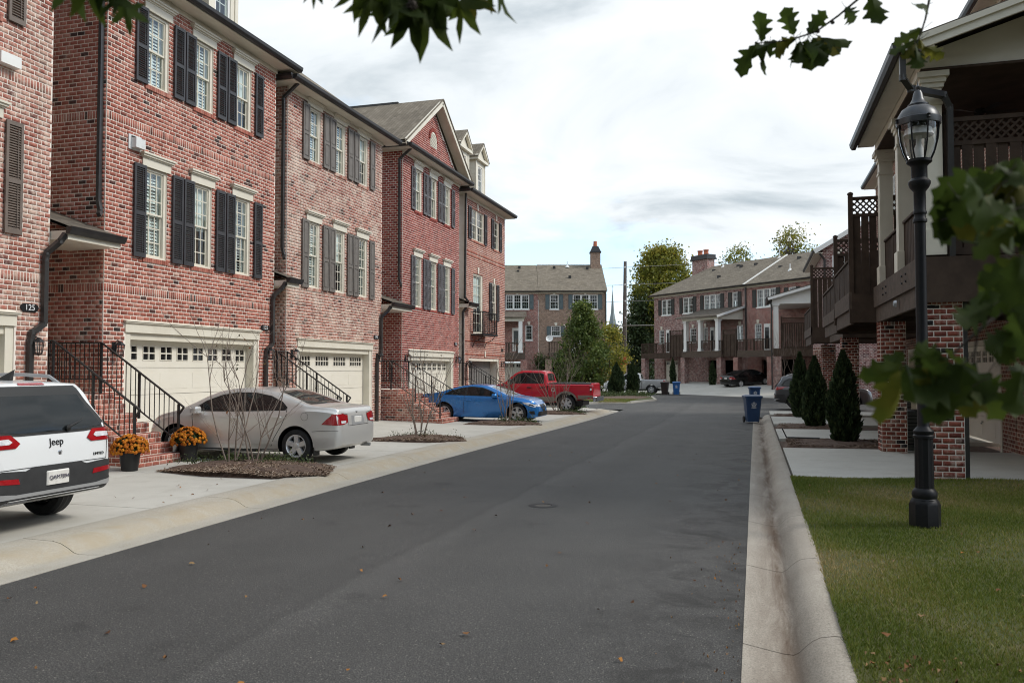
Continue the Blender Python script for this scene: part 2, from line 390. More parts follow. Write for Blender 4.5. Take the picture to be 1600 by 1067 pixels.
def concrete(name, c1, c2, stain, amt=.5):
    t = NT(name); w = t.coord('World')
    b = t.noise(.8, 6, .6, w, .2).outputs['Fac']; f = t.noise(90, 4, .7, w).outputs['Fac']; s = t.noise(2.6, 6, .7, w, .6).outputs['Fac']
    base = t.ramp(b, [(.3, c1), (.7, c2)])
    base = t.mix(1.0, base, t.ramp(f, [(.3, (.86, .86, .86)), (.7, (1.1, 1.1, 1.1))]), 'MULTIPLY')
    base = t.mix(t.ramp(s, [(.5, (0, 0, 0)), (.72, (amt,) * 3)]), base, stain)
    t.color(base); t.set(Roughness=.88); t.b.inputs['Specular IOR Level'].default_value = .3
    t.bump(f, .25, .003); return t.mat
MAT['concrete'] = concrete('driveway_concrete', (.44, .42, .375), (.52, .50, .45), (.36, .335, .29), .45)
def kerb_l():
    t = NT('kerb_concrete_left'); w = t.coord('World'); f = t.noise(80, 4, .7, w).outputs['Fac']; b = t.noise(1.1, 6, .6, w, .2).outputs['Fac']; s = t.noise(2.2, 6, .7, w, .6).outputs['Fac']
    base = t.ramp(b, [(.3, (.37, .345, .295)), (.7, (.46, .43, .38))]); base = t.mix(1.0, base, t.ramp(f, [(.36, (.74, .74, .74)), (.5, (1, 1, 1)), (.64, (1.2, 1.2, 1.2))]), 'MULTIPLY')
    sx = t.n('ShaderNodeSeparateXYZ'); t.l(w, sx.inputs[0]); mr = t.n('ShaderNodeMapRange'); t.l(sx.outputs['X'], mr.inputs[0]); mr.inputs[1].default_value = -7.5; mr.inputs[2].default_value = -6.4
    band = t.ramp(mr.outputs[0], [(0, (.1, .1, .1)), (.25, (.5, .5, .5)), (.42, (1, 1, 1)), (.62, (.9, .9, .9)), (.72, (.35, .35, .35)), (1, (.1, .1, .1))])
    m = t.n('ShaderNodeMath', operation='MULTIPLY'); t.l(band, m.inputs[0]); t.l(t.ramp(s, [(.3, (.12, .12, .12)), (.62, (.85, .85, .85))]), m.inputs[1])
    t.color(t.mix(m.outputs[0], base, (.37, .305, .21))); t.set(Roughness=.9); t.b.inputs['Specular IOR Level'].default_value = .25; t.bump(f, .35, .004); return t.mat
MAT['kerb_l'] = kerb_l()
MAT['kerb'] = concrete('kerb_concrete', (.37, .35, .30), (.46, .435, .385), (.38, .30, .19), .6)
def gutter_mat():
    t = NT('gutter_concrete'); w = t.coord('World'); f = t.noise(80, 4, .7, w).outputs['Fac']; b = t.noise(1.1, 6, .6, w, .2).outputs['Fac']
    mp = t.n('ShaderNodeMapping'); mp.inputs['Scale'].default_value = (5, .55, 3); t.l(w, mp.inputs['Vector']); s = t.noise(1.0, 6, .7, mp.outputs[0], .5).outputs['Fac']
    base = t.ramp(b, [(.3, (.32, .285, .24)), (.7, (.41, .37, .315))]); base = t.mix(1.0, base, t.ramp(f, [(.36, (.66, .66, .66)), (.5, (1, 1, 1)), (.64, (1.25, 1.25, 1.25))]), 'MULTIPLY')
    sx = t.n('ShaderNodeSeparateXYZ'); t.l(w, sx.inputs[0]); mr = t.n('ShaderNodeMapRange'); t.l(sx.outputs['X'], mr.inputs[0]); mr.inputs[1].default_value = -.1; mr.inputs[2].default_value = .6
    band = t.ramp(mr.outputs[0], [(0, (.10, .10, .10)), (.28, (.55, .55, .55)), (.42, (1, 1, 1)), (.52, (.7, .7, .7)), (.6, (.25, .25, .25)), (.85, (.12, .12, .12)), (1, (.35, .35, .35))])
    m = t.n('ShaderNodeMath', operation='MULTIPLY'); t.l(band, m.inputs[0]); t.l(t.ramp(s, [(.30, (.2, .2, .2)), (.58, (1, 1, 1))]), m.inputs[1])
    t.color(t.mix(m.outputs[0], base, (.10, .066, .045))); t.set(Roughness=.9); t.b.inputs['Specular IOR Level'].default_value = .25; t.bump(f, .35, .004); return t.mat
MAT['kerb_r'] = gutter_mat()
MAT['mulch'] = M('mulch_soil', (.085, .052, .038), (.16, .105, .077), 14, .95, bump=.9, bscale=55, bdist=.03)
MAT['soil'] = M('lawn_soil', (.055, .072, .018), (.10, .088, .035), 2.2, .95, bump=.7, bscale=60, bdist=.02)
MAT['land'] = M('rough_ground', (.06, .075, .03), (.11, .10, .055), .4, .95, bump=.5, bscale=9, bdist=.05)
def tone_mat(name, stops, rough=.6, spec=.3, trans=0.0, vec=None):
    t = NT(name); at = t.n('ShaderNodeAttribute', attribute_name='tone')
    c = t.ramp(at.outputs['Fac'], stops); t.color(c); t.set(Roughness=rough); t.b.inputs['Specular IOR Level'].default_value = spec
    if trans:
        tl = t.n('ShaderNodeBsdfTranslucent'); t.l(c, tl.inputs[0])
        mx = t.n('ShaderNodeMixShader'); mx.inputs[0].default_value = trans
        t.l(t.b.outputs[0], mx.inputs[1]); t.l(tl.outputs[0], mx.inputs[2]); t.l(mx.outputs[0], t.out.inputs['Surface'])
    return t.mat
MAT['grass'] = tone_mat('grass_blades', [(0, (.07, .11, .014)), (.42, (.14, .18, .026)), (.68, (.23, .225, .05)), (.86, (.32, .25, .095)), (1, (.42, .32, .16))], .6, .25, .25)
MAT['bark'] = M('bark', (.075, .058, .046), (.13, .105, .085), 9, .9, bump=.8, bscale=24, bdist=.02)
MAT['twig'] = M('pale_twig', (.17, .13, .105), (.25, .20, .165), 12, .8)
MAT['twig_dark'] = M('dark_twig', (.035, .027, .022), (.06, .045, .035), 12, .85)

# ------------------------------------------------------------------ bricks
BL, BH, BM = .191, .0897, .0160
def brick_rects(u0, u1, z0, z1, opens=(), bands=(), L=BL, H=BH, m=BM, phase=0):
    out = []
    k0 = int(math.floor(z0 / H)); k1 = int(math.ceil(z1 / H)); k = k0
    while k < k1:
        zb = k * H; band = None
        for b in bands:
            if abs(zb - round(b / H) * H) < H * .5: band = b
        if band is not None: hh, pitch = 2 * H, .0675
        else: hh, pitch = H, L
        za, zc = max(zb, z0) + m / 2, min(zb + hh, z1) - m / 2
        k += 2 if band is not None else 1
        if zc - za < .02: continue
        zm = (za + zc) / 2; off = 0 if band is not None else (((k + phase) % 2) * .5 * L)
        blocks = sorted([(o[0], o[1]) for o in opens if o[2] < zm < o[3]])
        u = u0 - off
        while u < u1:
            segs = [(max(u, u0) + m / 2, min(u + pitch, u1) - m / 2)]
            for b0, b1 in blocks:
                ns = []
                for s0, s1 in segs:
                    if s1 <= b0 or s0 >= b1: ns.append((s0, s1)); continue
                    if b0 - s0 > .03: ns.append((s0, b0 - .003))
                    if s1 - b1 > .03: ns.append((b1 + .003, s1))
                segs = ns
            for s0, s1 in segs:
                if s1 - s0 > .025: out.append(((s0 + s1) / 2, zm, s1 - s0, zc - za))
            u += pitch
    return out
class Bricks:
    """bricks of one thing, in its local frame; the largest-in-view become single objects"""
    def __init__(self, mat, proud=.007): self.c = []; self.ax = []; self.d = []; self.mat = mat; self.proud = proud
    def face(self, O, u, n, rects, v=(0, 0, 1)):
        O, u, n, v = (np.array(a, float) for a in (O, u, n, v))
        for uc, zc, w, h in rects:
            self.c.append(O + u * uc + v * zc); self.ax.append((u, n, v)); self.d.append((w, h))
    def build(self, parent, world, singles=0, name='brick'):
        N = len(self.c)
        if not N: return
        c = np.array(self.c); d = np.array(self.d); ax = np.array(self.ax)
        tone = np.clip(rng.beta(3.2, 3.0, N) + rng.normal(0, .05, N), 0, 1)
        dk = rng.random(N) < .04; tone[dk] = rng.random(dk.sum()) * .13
        pr = self.proud + rng.uniform(-.002, .003, N)
        single = np.zeros(N, bool)
        if singles:
            wm = np.array(world); cw = c @ wm[:3, :3].T + wm[:3, 3]
            nw = ax[:, 1] @ wm[:3, :3].T
            rel = cw - np.array((0, 0, CAMH)); zc = rel @ np.array(_f)
            px = 800 + FPX * (rel @ np.array(_r)) / np.maximum(zc, .1); py = 533 - FPX * (rel @ np.array(_u)) / np.maximum(zc, .1)
            ok = (zc > 1) & (px > -2) & (px < 1602) & (py > -2) & (py < 1069) & ((nw * rel).sum(1) < 0) & (np.abs(d[:, 0] - (BL - BM)) < .004) & (np.abs(d[:, 1] - (BH - BM)) < .004)
            idx = np.where(ok)[0]; idx = idx[np.argsort(zc[idx])][:singles]; single[idx] = True
            for i in idx:
                q = int(tone[i] * 15.99); me = cached(('brick', self.mat.name, q), lambda: self._single(q))
                u, n, v = ax[i]; x = np.cross(n, v)
                mt = Matrix(((x[0], n[0], v[0], c[i][0]), (x[1], n[1], v[1], c[i][1]), (x[2], n[2], v[2], c[i][2]), (0, 0, 0, 1)))
                o = bpy.data.objects.new(name, me); COL.objects.link(o); o.parent = parent; o.matrix_local = mt
        keep = np.where(~single)[0]
        if len(keep) == 0: return
        c, d, ax, tone, pr = c[keep], d[keep], ax[keep], tone[keep], pr[keep]; n = len(keep)
        sgn = np.array([(-1, -1), (1, -1), (1, 1), (-1, 1)], float) / 2
        V = np.zeros((n, 8, 3))
        for i, (su, sv) in enumerate(sgn):
            e = c + ax[:, 0] * (su * d[:, 0])[:, None] + ax[:, 2] * (sv * d[:, 1])[:, None]
            V[:, i] = e - ax[:, 1] * .004
            V[:, 4 + i] = e + ax[:, 1] * pr[:, None] - ax[:, 0] * (su * .005) - ax[:, 2] * (sv * .005)
        F = np.array([(4, 5, 6, 7), (0, 1, 5, 4), (1, 2, 6, 5), (2, 3, 7, 6), (3, 0, 4, 7)])
        flip = (np.cross(ax[:, 0], ax[:, 2]) * ax[:, 1]).sum(1) < 0
        Fa = np.repeat(F[None], n, 0); Fa[flip] = Fa[flip][:, :, ::-1]
        Fa = Fa + (np.arange(n) * 8)[:, None, None]
        me = np_mesh('bricks', V.reshape(-1, 3), Fa.reshape(-1, 4), np.repeat(tone, 5), self.mat)
        tag(obj('brickwork', me, parent), kind='stuff')
    def _single(self, q):
        w, h = (BL - BM) / 2, (BH - BM) / 2; a, b = -.004, self.proud; k = .0025
        V = [(-w, a, -h), (w, a, -h), (w, a, h), (-w, a, h), (-w + k, b, -h + k), (w - k, b, -h + k), (w - k, b, h - k), (-w + k, b, h - k)]
        F = [(4, 7, 6, 5), (0, 4, 5, 1), (1, 5, 6, 2), (2, 6, 7, 3), (3, 7, 4, 0)]
        return np_mesh('brick', np.array(V, float), np.array(F), np.full(5, (q + .5) / 16), self.mat)
def np_mesh(name, V, F, tone=None, mat=None, smooth=False):
    me = bpy.data.meshes.new(name); k = F.shape[1]
    me.vertices.add(len(V)); me.vertices.foreach_set('co', np.ascontiguousarray(V, np.float32).ravel())
    me.loops.add(F.size); me.loops.foreach_set('vertex_index', np.ascontiguousarray(F, np.int32).ravel())
    me.polygons.add(len(F)); me.polygons.foreach_set('loop_start', np.arange(0, F.size, k, dtype=np.int32))
    if tone is not None:
        at = me.attributes.new('tone', 'FLOAT', 'FACE'); at.data.foreach_set('value', np.ascontiguousarray(tone, np.float32))
    if mat is not None: me.materials.append(mat)
    me.update(calc_edges=True); me.validate()
    if smooth: me.polygons.foreach_set('use_smooth', np.ones(len(F), bool))
    return me

def wall_faces(mb, u0, u1, z0, z1, opens, y=0.0, depth=.12, m=0):   # wall face at y (outward is -y) with openings and reveals
    us = sorted({u0, u1, *[min(max(o[i], u0), u1) for o in opens for i in (0, 1)]})
    zs = sorted({z0, z1, *[min(max(o[i], z0), z1) for o in opens for i in (2, 3)]})
    for a, b in zip(us, us[1:]):
        for c, d in zip(zs, zs[1:]):
            um, zm = (a + b) / 2, (c + d) / 2
            if any(o[0] < um < o[1] and o[2] < zm < o[3] for o in opens): continue
            mb.quad((a, y, c), (b, y, c), (b, y, d), (a, y, d), m)
    for a, b, c, d in [o[:4] for o in opens]:
        mb.quad((a, y, c), (a, y, d), (a, y + depth, d), (a, y + depth, c), m); mb.quad((b, y, c), (b, y + depth, c), (b, y + depth, d), (b, y, d), m)
        mb.quad((a, y, d), (b, y, d), (b, y + depth, d), (a, y + depth, d), m); mb.quad((a, y, c), (a, y + depth, c), (b, y + depth, c), (b, y, c), m)
# ------------------------------------------------------------------ ground, road, kerbs, driveways
def strip(mb, x0, x1, y0, y1, dz, step=1.5, m=0):
    n = max(1, int(round((y1 - y0) / step)))
    for i in range(n):
        a, b = y0 + (y1 - y0) * i / n, y0 + (y1 - y0) * (i + 1) / n
        mb.quad((x0, a, gz(a) + dz), (x1, a, gz(a) + dz), (x1, b, gz(b) + dz), (x0, b, gz(b) + dz), m)
g = MB(); g.quad((-900, -300, -.42), (900, -300, -.42), (900, 1500, -.42), (-900, 1500, -.42))
tag(g.build('ground', MAT['land']), kind='structure')
rd = MB(); strip(rd, -6.42, -.08, -8, 42, 0.0); strip(rd, -60, 4.0, 42, 78, 0.0, 6); strip(rd, 0.6, 30, 41.3, 64, .004, 6); strip(rd, -.08, .64, 36.6, 42.5, .002)
tag(rd.build('road', MAT['asphalt']), kind='structure')

def sweep(prof, y0, y1, rev=False):
    mb = MB(); n = len(prof)
    for y in (y0, y1): mb.v += [(x, y, z + gz(y)) for x, z in prof]
    for i in range(n - 1): mb.f.append((i, i + 1, n + i + 1, n + i)); mb.m.append(0); mb.sm.append(True)
    mb.add([(x, y0, z + gz(y0)) for x, z in prof], [tuple(range(n))]); mb.add([(x, y1, z + gz(y1)) for x, z in prof], [tuple(range(n))])
    return mb
KR = [(-.10, -.2), (-.10, .006), (.08, -.026), (.18, -.042), (.235, -.042), (.27, -.022), (.31, .02), (.355, .062), (.41, .092), (.50, .108), (.56, .106), (.57, .10), (.57, -.2)]
KL = [(-6.40, -.2), (-6.40, .006), (-6.62, -.010), (-6.74, -.012), (-6.80, .0), (-6.88, .045), (-6.97, .085), (-7.08, .105), (-7.3, .108), (-7.47, .112), (-7.5, .10), (-7.5, -.2)]
kr = tag(empty('kerb_right'), kind='structure'); kl = tag(empty('kerb_left'), kind='structure')
y = 1.2
while y < 37:
    sweep(KR, y + .006, y + 2.394).build('kerb_segment', MAT['kerb_r'], kr); y += 2.4
y = 1.0
while y < 40:
    sweep(KL, y + .005, y + 2.995).build('kerb_segment', MAT['kerb_l'], kl); y += 3.0
# kerb turning left into the side street
def arc_kerb(cx, cy, r0, a0, a1, n=6):
    mb = MB(); prof = [(0, -.2), (0, .006), (.3, -.004), (.45, .03), (.6, .07), (.8, .1), (1.05, .1), (1.05, -.2)]
    rows = []
    for i in range(n + 1):
        a = R(a0 + (a1 - a0) * i / n)
        rows.append([(cx + (r0 - d) * math.cos(a), cy + (r0 - d) * math.sin(a), z + gz(cy)) for d, z in prof])
    for i in range(n):
        for j in range(len(prof) - 1): mb.add([rows[i][j], rows[i][j + 1], rows[i + 1][j + 1], rows[i + 1][j]], [(0, 1, 2, 3)], 0, True)
    return mb
arc_kerb(-8.2, 40.0, 1.8, 0, 90).build('kerb_segment', MAT['kerb'], kl)
kb = MB(); kb.box(-30, -8.2, 40.75, 41.8, -.4, gz(41) + .08); kb.build('kerb_segment', MAT['kerb'], kl)
cat_in = MB(); cat_in.lathe([(.0, .0), (.055, .002), (.07, .0)], 14, (.16, 27.0, gz(27) + .004)); cat_in.box(.11, .21, 26.96, 27.04, gz(27) + .004, gz(27) + .007, 1)
tag(cat_in.build('drain_marker', [MAT['galv'], MAT['dark']]), 'small round drain marker on the gutter near the blue bin', 'drain marker')

def slab(mb, x0, x1, y0, y1, z00, z10, z11, z01):
    mb.add([(x0, y0, z00), (x1, y0, z10), (x1, y1, z11), (x0, y1, z01), (x0, y0, -.4), (x1, y0, -.4), (x1, y1, -.4), (x0, y1, -.4)],
           [(0, 1, 2, 3), (0, 4, 5, 1), (1, 5, 6, 2), (2, 6, 7, 3), (3, 7, 4, 0)])
dv = tag(empty('driveway_left'), kind='structure')
ys = [0.2, 3.0, 5.9, 9.0, 12.1, 14.2, 16.9, 19.6, 21.2, 24.0, 26.9, 28.8, 31.6, 34.7, 36.6, 39.4, 40.8]
def dzl(x, y): return gz(y) + .10 + .10 * smoothstep((-x - 10.2) / 2.6)
xs = [-7.5, -10.2, -13.1]
for a, b in zip(ys, ys[1:]):
    for c, d in zip(xs, xs[1:]):
        mb = MB(); e = .006
        slab(mb, d + e, c - e, a + e, b - e, dzl(d, a), dzl(c, a), dzl(c, b), dzl(d, b)); mb.build('slab', MAT['concrete'], dv)
mb = MB(); strip(mb, -30, -7.5, -6, 41, -.06, 6); tag(mb.build('path_base', MAT['mulch']), kind='structure')
dr = tag(empty('driveway_right'), kind='structure')
for a, b in ((14.75, 17.6), (17.6, 20.45), (23.4, 25.6), (25.6, 27.8), (30.6, 33.2), (33.2, 35.8), (37.4, 40.4)):
    for c, d in ((.6, 3.0), (3.0, 6.4)):
        mb = MB(); slab(mb, c + .006, d - .006, a + .006, b - .006, gz(a) + .11, gz(a) + .13, gz(b) + .13, gz(b) + .11); mb.build('slab', MAT['concrete'], dr)
mb = MB(); strip(mb, .6, 14, 14.4, 41.5, .03, 3); tag(mb.build('bed_ground', MAT['mulch']), kind='structure')

def mound(poly, z, h, name, mat, kind='structure', inset=.35, lumps=.03):
    """mulch bed: outline + raised middle"""
    P = np.array(poly, float); n = len(P); cen = P.mean(0); mb = MB(); rings = []
    for k, (t, hh) in enumerate(((1.0, 0.0), (.86, .55), (.6, .85), (.3, 1.0))):
        ring = []
        for i in range(n):
            for s in range(4):
                q = P[i] * (1 - s / 4) + P[(i + 1) % n] * (s / 4); q = cen + (q - cen) * t
                q = q + rng.normal(0, .035, 2) * (1 if k else .5)
                ring.append((q[0], q[1], z + gz(q[1]) + h * hh + (rng.uniform(-lumps, lumps) if k else 0)))
        rings.append(ring)
    N = len(rings[0])
    for a, b in zip(rings, rings[1:]):
        for i in range(N): j = (i + 1) % N; mb.add([a[i], a[j], b[j], b[i]], [(0, 1, 2, 3)], 0, True)
    mb.add(rings[-1] + [(cen[0], cen[1], z + gz(cen[1]) + h)], [(i, (i + 1) % N, N) for i in range(N)], 0, True)
    return tag(mb.build(name, mat), kind=kind)
def debris(name, region, n, zf, mats, lo=.03, hi=.12, wid=.008, label=None):
    """pine straw / bark chips: thin short strips lying about"""
    V = np.zeros((n, 4, 3)); pts = region(n); a = rng.uniform(0, math.pi, n); L = rng.uniform(lo, hi, n) / 2; w = rng.uniform(.4, 1, n) * wid
    tilt = rng.normal(0, .25, n)
    dx, dy = np.cos(a), np.sin(a); z = np.array([zf(p[0], p[1]) for p in pts]) + rng.uniform(.004, .02, n)
    for i, (s, q) in enumerate(((-1, -1), (1, -1), (1, 1), (-1, 1))):
        V[:, i, 0] = pts[:, 0] + s * L * dx - q * w * dy; V[:, i, 1] = pts[:, 1] + s * L * dy + q * w * dx; V[:, i, 2] = z + s * L * tilt + (q + 1) * .003
    return np_mesh(name, V.reshape(-1, 3), np.arange(n * 4).reshape(n, 4), rng.random(n), mats)
MAT['straw'] = tone_mat('pine_straw', [(0, (.075, .046, .034)), (.5, (.17, .115, .08)), (.85, (.27, .20, .15)), (1, (.38, .31, .24))], .9, .1)
beds = [[(-10.1, 12.25), (-8.9, 11.9), (-7.6, 11.95), (-6.98, 12.6), (-7.4, 13.6), (-9.0, 13.95), (-10.0, 13.3)],
        [(-9.6, 19.3), (-7.9, 19.2), (-7.1, 19.9), (-7.6, 20.9), (-9.4, 21.1)],
        [(-9.7, 26.9), (-8.0, 26.7), (-7.0, 27.4), (-7.5, 28.6), (-9.6, 28.7)],
        [(-9.6, 34.7), (-7.9, 34.6), (-7.0, 35.2), (-7.6, 36.3), (-9.5, 36.4)]]
bc = [(-8.9, 13.0), (-8.4, 20.1), (-8.4, 27.6), (-8.3, 35.5)]
for i, b in enumerate(beds):
    mound(b, .10, 0.11 if i else .14, 'mulch_bed', MAT['mulch'])
    P = np.array(b); cen = P.mean(0); hm = 0.11 if i else .14
    def reg(n, P=P, cen=cen):
        k = rng.integers(0, len(P), n); s = rng.random(n)[:, None]; e = P[k] * (1 - s) + P[(k + 1) % len(P)] * s
        return cen + (e - cen) * np.sqrt(rng.random(n))[:, None] * 1.02
    rad = np.abs(P - cen).max(0)
    zf = lambda x, y, cen=cen, rad=rad, hm=hm: .10 + gz(y) + hm * max(0, 1 - ((x - cen[0]) / rad[0]) ** 2 - .6 * ((y - cen[1]) / rad[1]) ** 2) * .85
    tag(obj('pine_straw', debris('pine_straw', reg, (11000, 3600, 1800, 1200)[i], zf, MAT['straw'])), ['pine straw mulch spread in the bed before the silver sedan', 'pine straw mulch in the bed beyond the silver sedan', 'pine straw mulch in the bed beside the blue coupe', 'pine straw mulch in the bed beside the red pickup'][i], 'mulch', kind='stuff')
rbeds = [(20.5, 23.35), (27.85, 30.55), (35.85, 37.35)]
for i, (a, b) in enumerate(rbeds):
    mound([(.62, a + .15), (3.0, a + .02), (3.0, b - .02), (.75, b - .12)], .08, .10, 'mulch_bed', MAT['mulch'])
    tag(obj('bark_chips', debris('bark_chips', lambda n, a=a, b=b: np.stack([rng.uniform(.75, 3.0, n), rng.uniform(a + .1, b - .1, n)], 1), (2600, 1200, 600)[i], lambda x, y: .14 + gz(y), MAT['straw'])),
        ['brown bark mulch under the tallest near conical evergreen', 'brown bark mulch under the middle conical evergreen', 'brown bark mulch beside the grey SUV'][i], 'mulch', kind='stuff')
# front lawn on the right
def lawn_z(x, y): return .106 + .05 * smoothstep((x - .6) / 3.5) + .012 * math.sin(x * 1.7 + y) + .01 * math.sin(y * 1.3)
mb = MB(); nx, ny = 70, 34
gx = [.555 + 7.4 * i / nx for i in range(nx + 1)]; gy = [-3 + 17.72 * j / ny for j in range(ny + 1)]
mb.v = [(x, y, lawn_z(x, y)) for y in gy for x in gx]
for j in range(ny):
    for i in range(nx): k = j * (nx + 1) + i; mb.f.append((k, k + 1, k + nx + 2, k + nx + 1)); mb.m.append(0); mb.sm.append(True)
tag(mb.build('lawn', MAT['soil']), kind='structure')
def grass(n, x0, x1, y0, y1, hmin, hmax, name, label, zf, bare=.0):
    # denser towards the camera
    t = rng.random(n); y = y0 + (y1 - y0) * t ** 1.5; x = rng.uniform(x0, x1, n)
    pn = np.sin(x * 2.1 + 1.3 * np.sin(y * 1.1)) * np.sin(y * 1.7 + x * .6)
    keep = rng.random(n) > bare * np.clip(.5 + pn, 0, 1); x, y, pn = x[keep], y[keep], pn[keep]; n = len(x)
    z = np.array([zf(a, b) for a, b in zip(x, y)]) - .004
    a = rng.uniform(0, 2 * math.pi, n); h = rng.uniform(hmin, hmax, n); w = rng.uniform(.0016, .0032, n) * (1 + y / 14)
    lean = rng.normal(0, .45, (n, 2)) * h[:, None]
    V = np.zeros((n, 3, 3)); V[:, 0] = np.stack([x - w * np.cos(a), y - w * np.sin(a), z], 1); V[:, 1] = np.stack([x + w * np.cos(a), y + w * np.sin(a), z], 1)
    V[:, 2] = np.stack([x + lean[:, 0], y + lean[:, 1], z + h], 1)
    p2 = np.sin(x * .9 + 2 + np.sin(y * .7)) * np.sin(y * .8 + 1)
    tone = np.clip(.44 + .2 * pn + .34 * np.clip(p2, 0, 1) + rng.normal(0, .17, n), 0, 1)
    return tag(obj(name, np_mesh(name, V.reshape(-1, 3), np.arange(n * 3).reshape(n, 3), tone, MAT['grass'])), label, 'grass', kind='stuff')
grass(420000, .545, 6.0, 4.2, 14.74, .018, .046, 'lawn_grass', 'short mown grass around the lamp post', lawn_z, .55)
# street island with evergreens
isl = [(-24, 46.5), (-10, 47.6), (-7.2, 50.0), (-6.2, 54.6), (-7.2, 60.5), (-10.0, 64.4), (-24, 64.4)]
mb = MB(); mb.prism([(x, y) for x, y in isl], 'z', -.4, gz(50) + .11)
tag(mb.build('island_kerb', MAT['kerb']), kind='structure')
ci = np.array(isl).mean(0); mb = MB(); mb.poly([(ci[0] + (x - ci[0]) * .975, ci[1] + (y - ci[1]) * .95, gz(50) + .115) for x, y in isl])
tag(mb.build('lawn_island', MAT['soil']), kind='structure')
grass(9000, -14, -7.3, 48.5, 54, .04, .10, 'island_grass', 'strip of grass on the street island beyond the red pickup', lambda x, y: gz(50) + .115, 0)
mound([(-12.5, 54.5), (-7.6, 53.5), (-7.0, 57.5), (-9.2, 62.5), (-12.5, 63)], .12, .12, 'mulch_bed', MAT['mulch'])
# small iron patch in the road, low edging by the right-hand bed
mb = MB(); mb.lathe([(.21, -.004), (.20, .0), (.125, .002), (.12, -.004), (.0, -.005)], 20, (0, 0, 0)); mb.lathe([(.112, -.002), (.0, -.002)], 16, (0, 0, 0), 1)
tag(obj('valve_cover', mb.mesh('valve_cover', [M('tar_patch', (.030, .029, .029), (.045, .043, .042), 20, .9), M('cover_iron', (.06, .052, .045), (.09, .08, .07), 20, .8)]), None, (-2.86, 11.25, .006)), 'small round sunken valve cover in the asphalt', 'valve cover')
mb = MB(); mb.tube([(.78, 23.0, .1), (.66, 22.85, .36)], .016, 6); mb.tube([(.78, 22.5, .15), (1.55, 22.3, .16)], .02, 6)
tag(mb.build('bent_edging_stake', MAT['iron']), 'bent black edging stake at the corner of the mulch bed', 'stake')
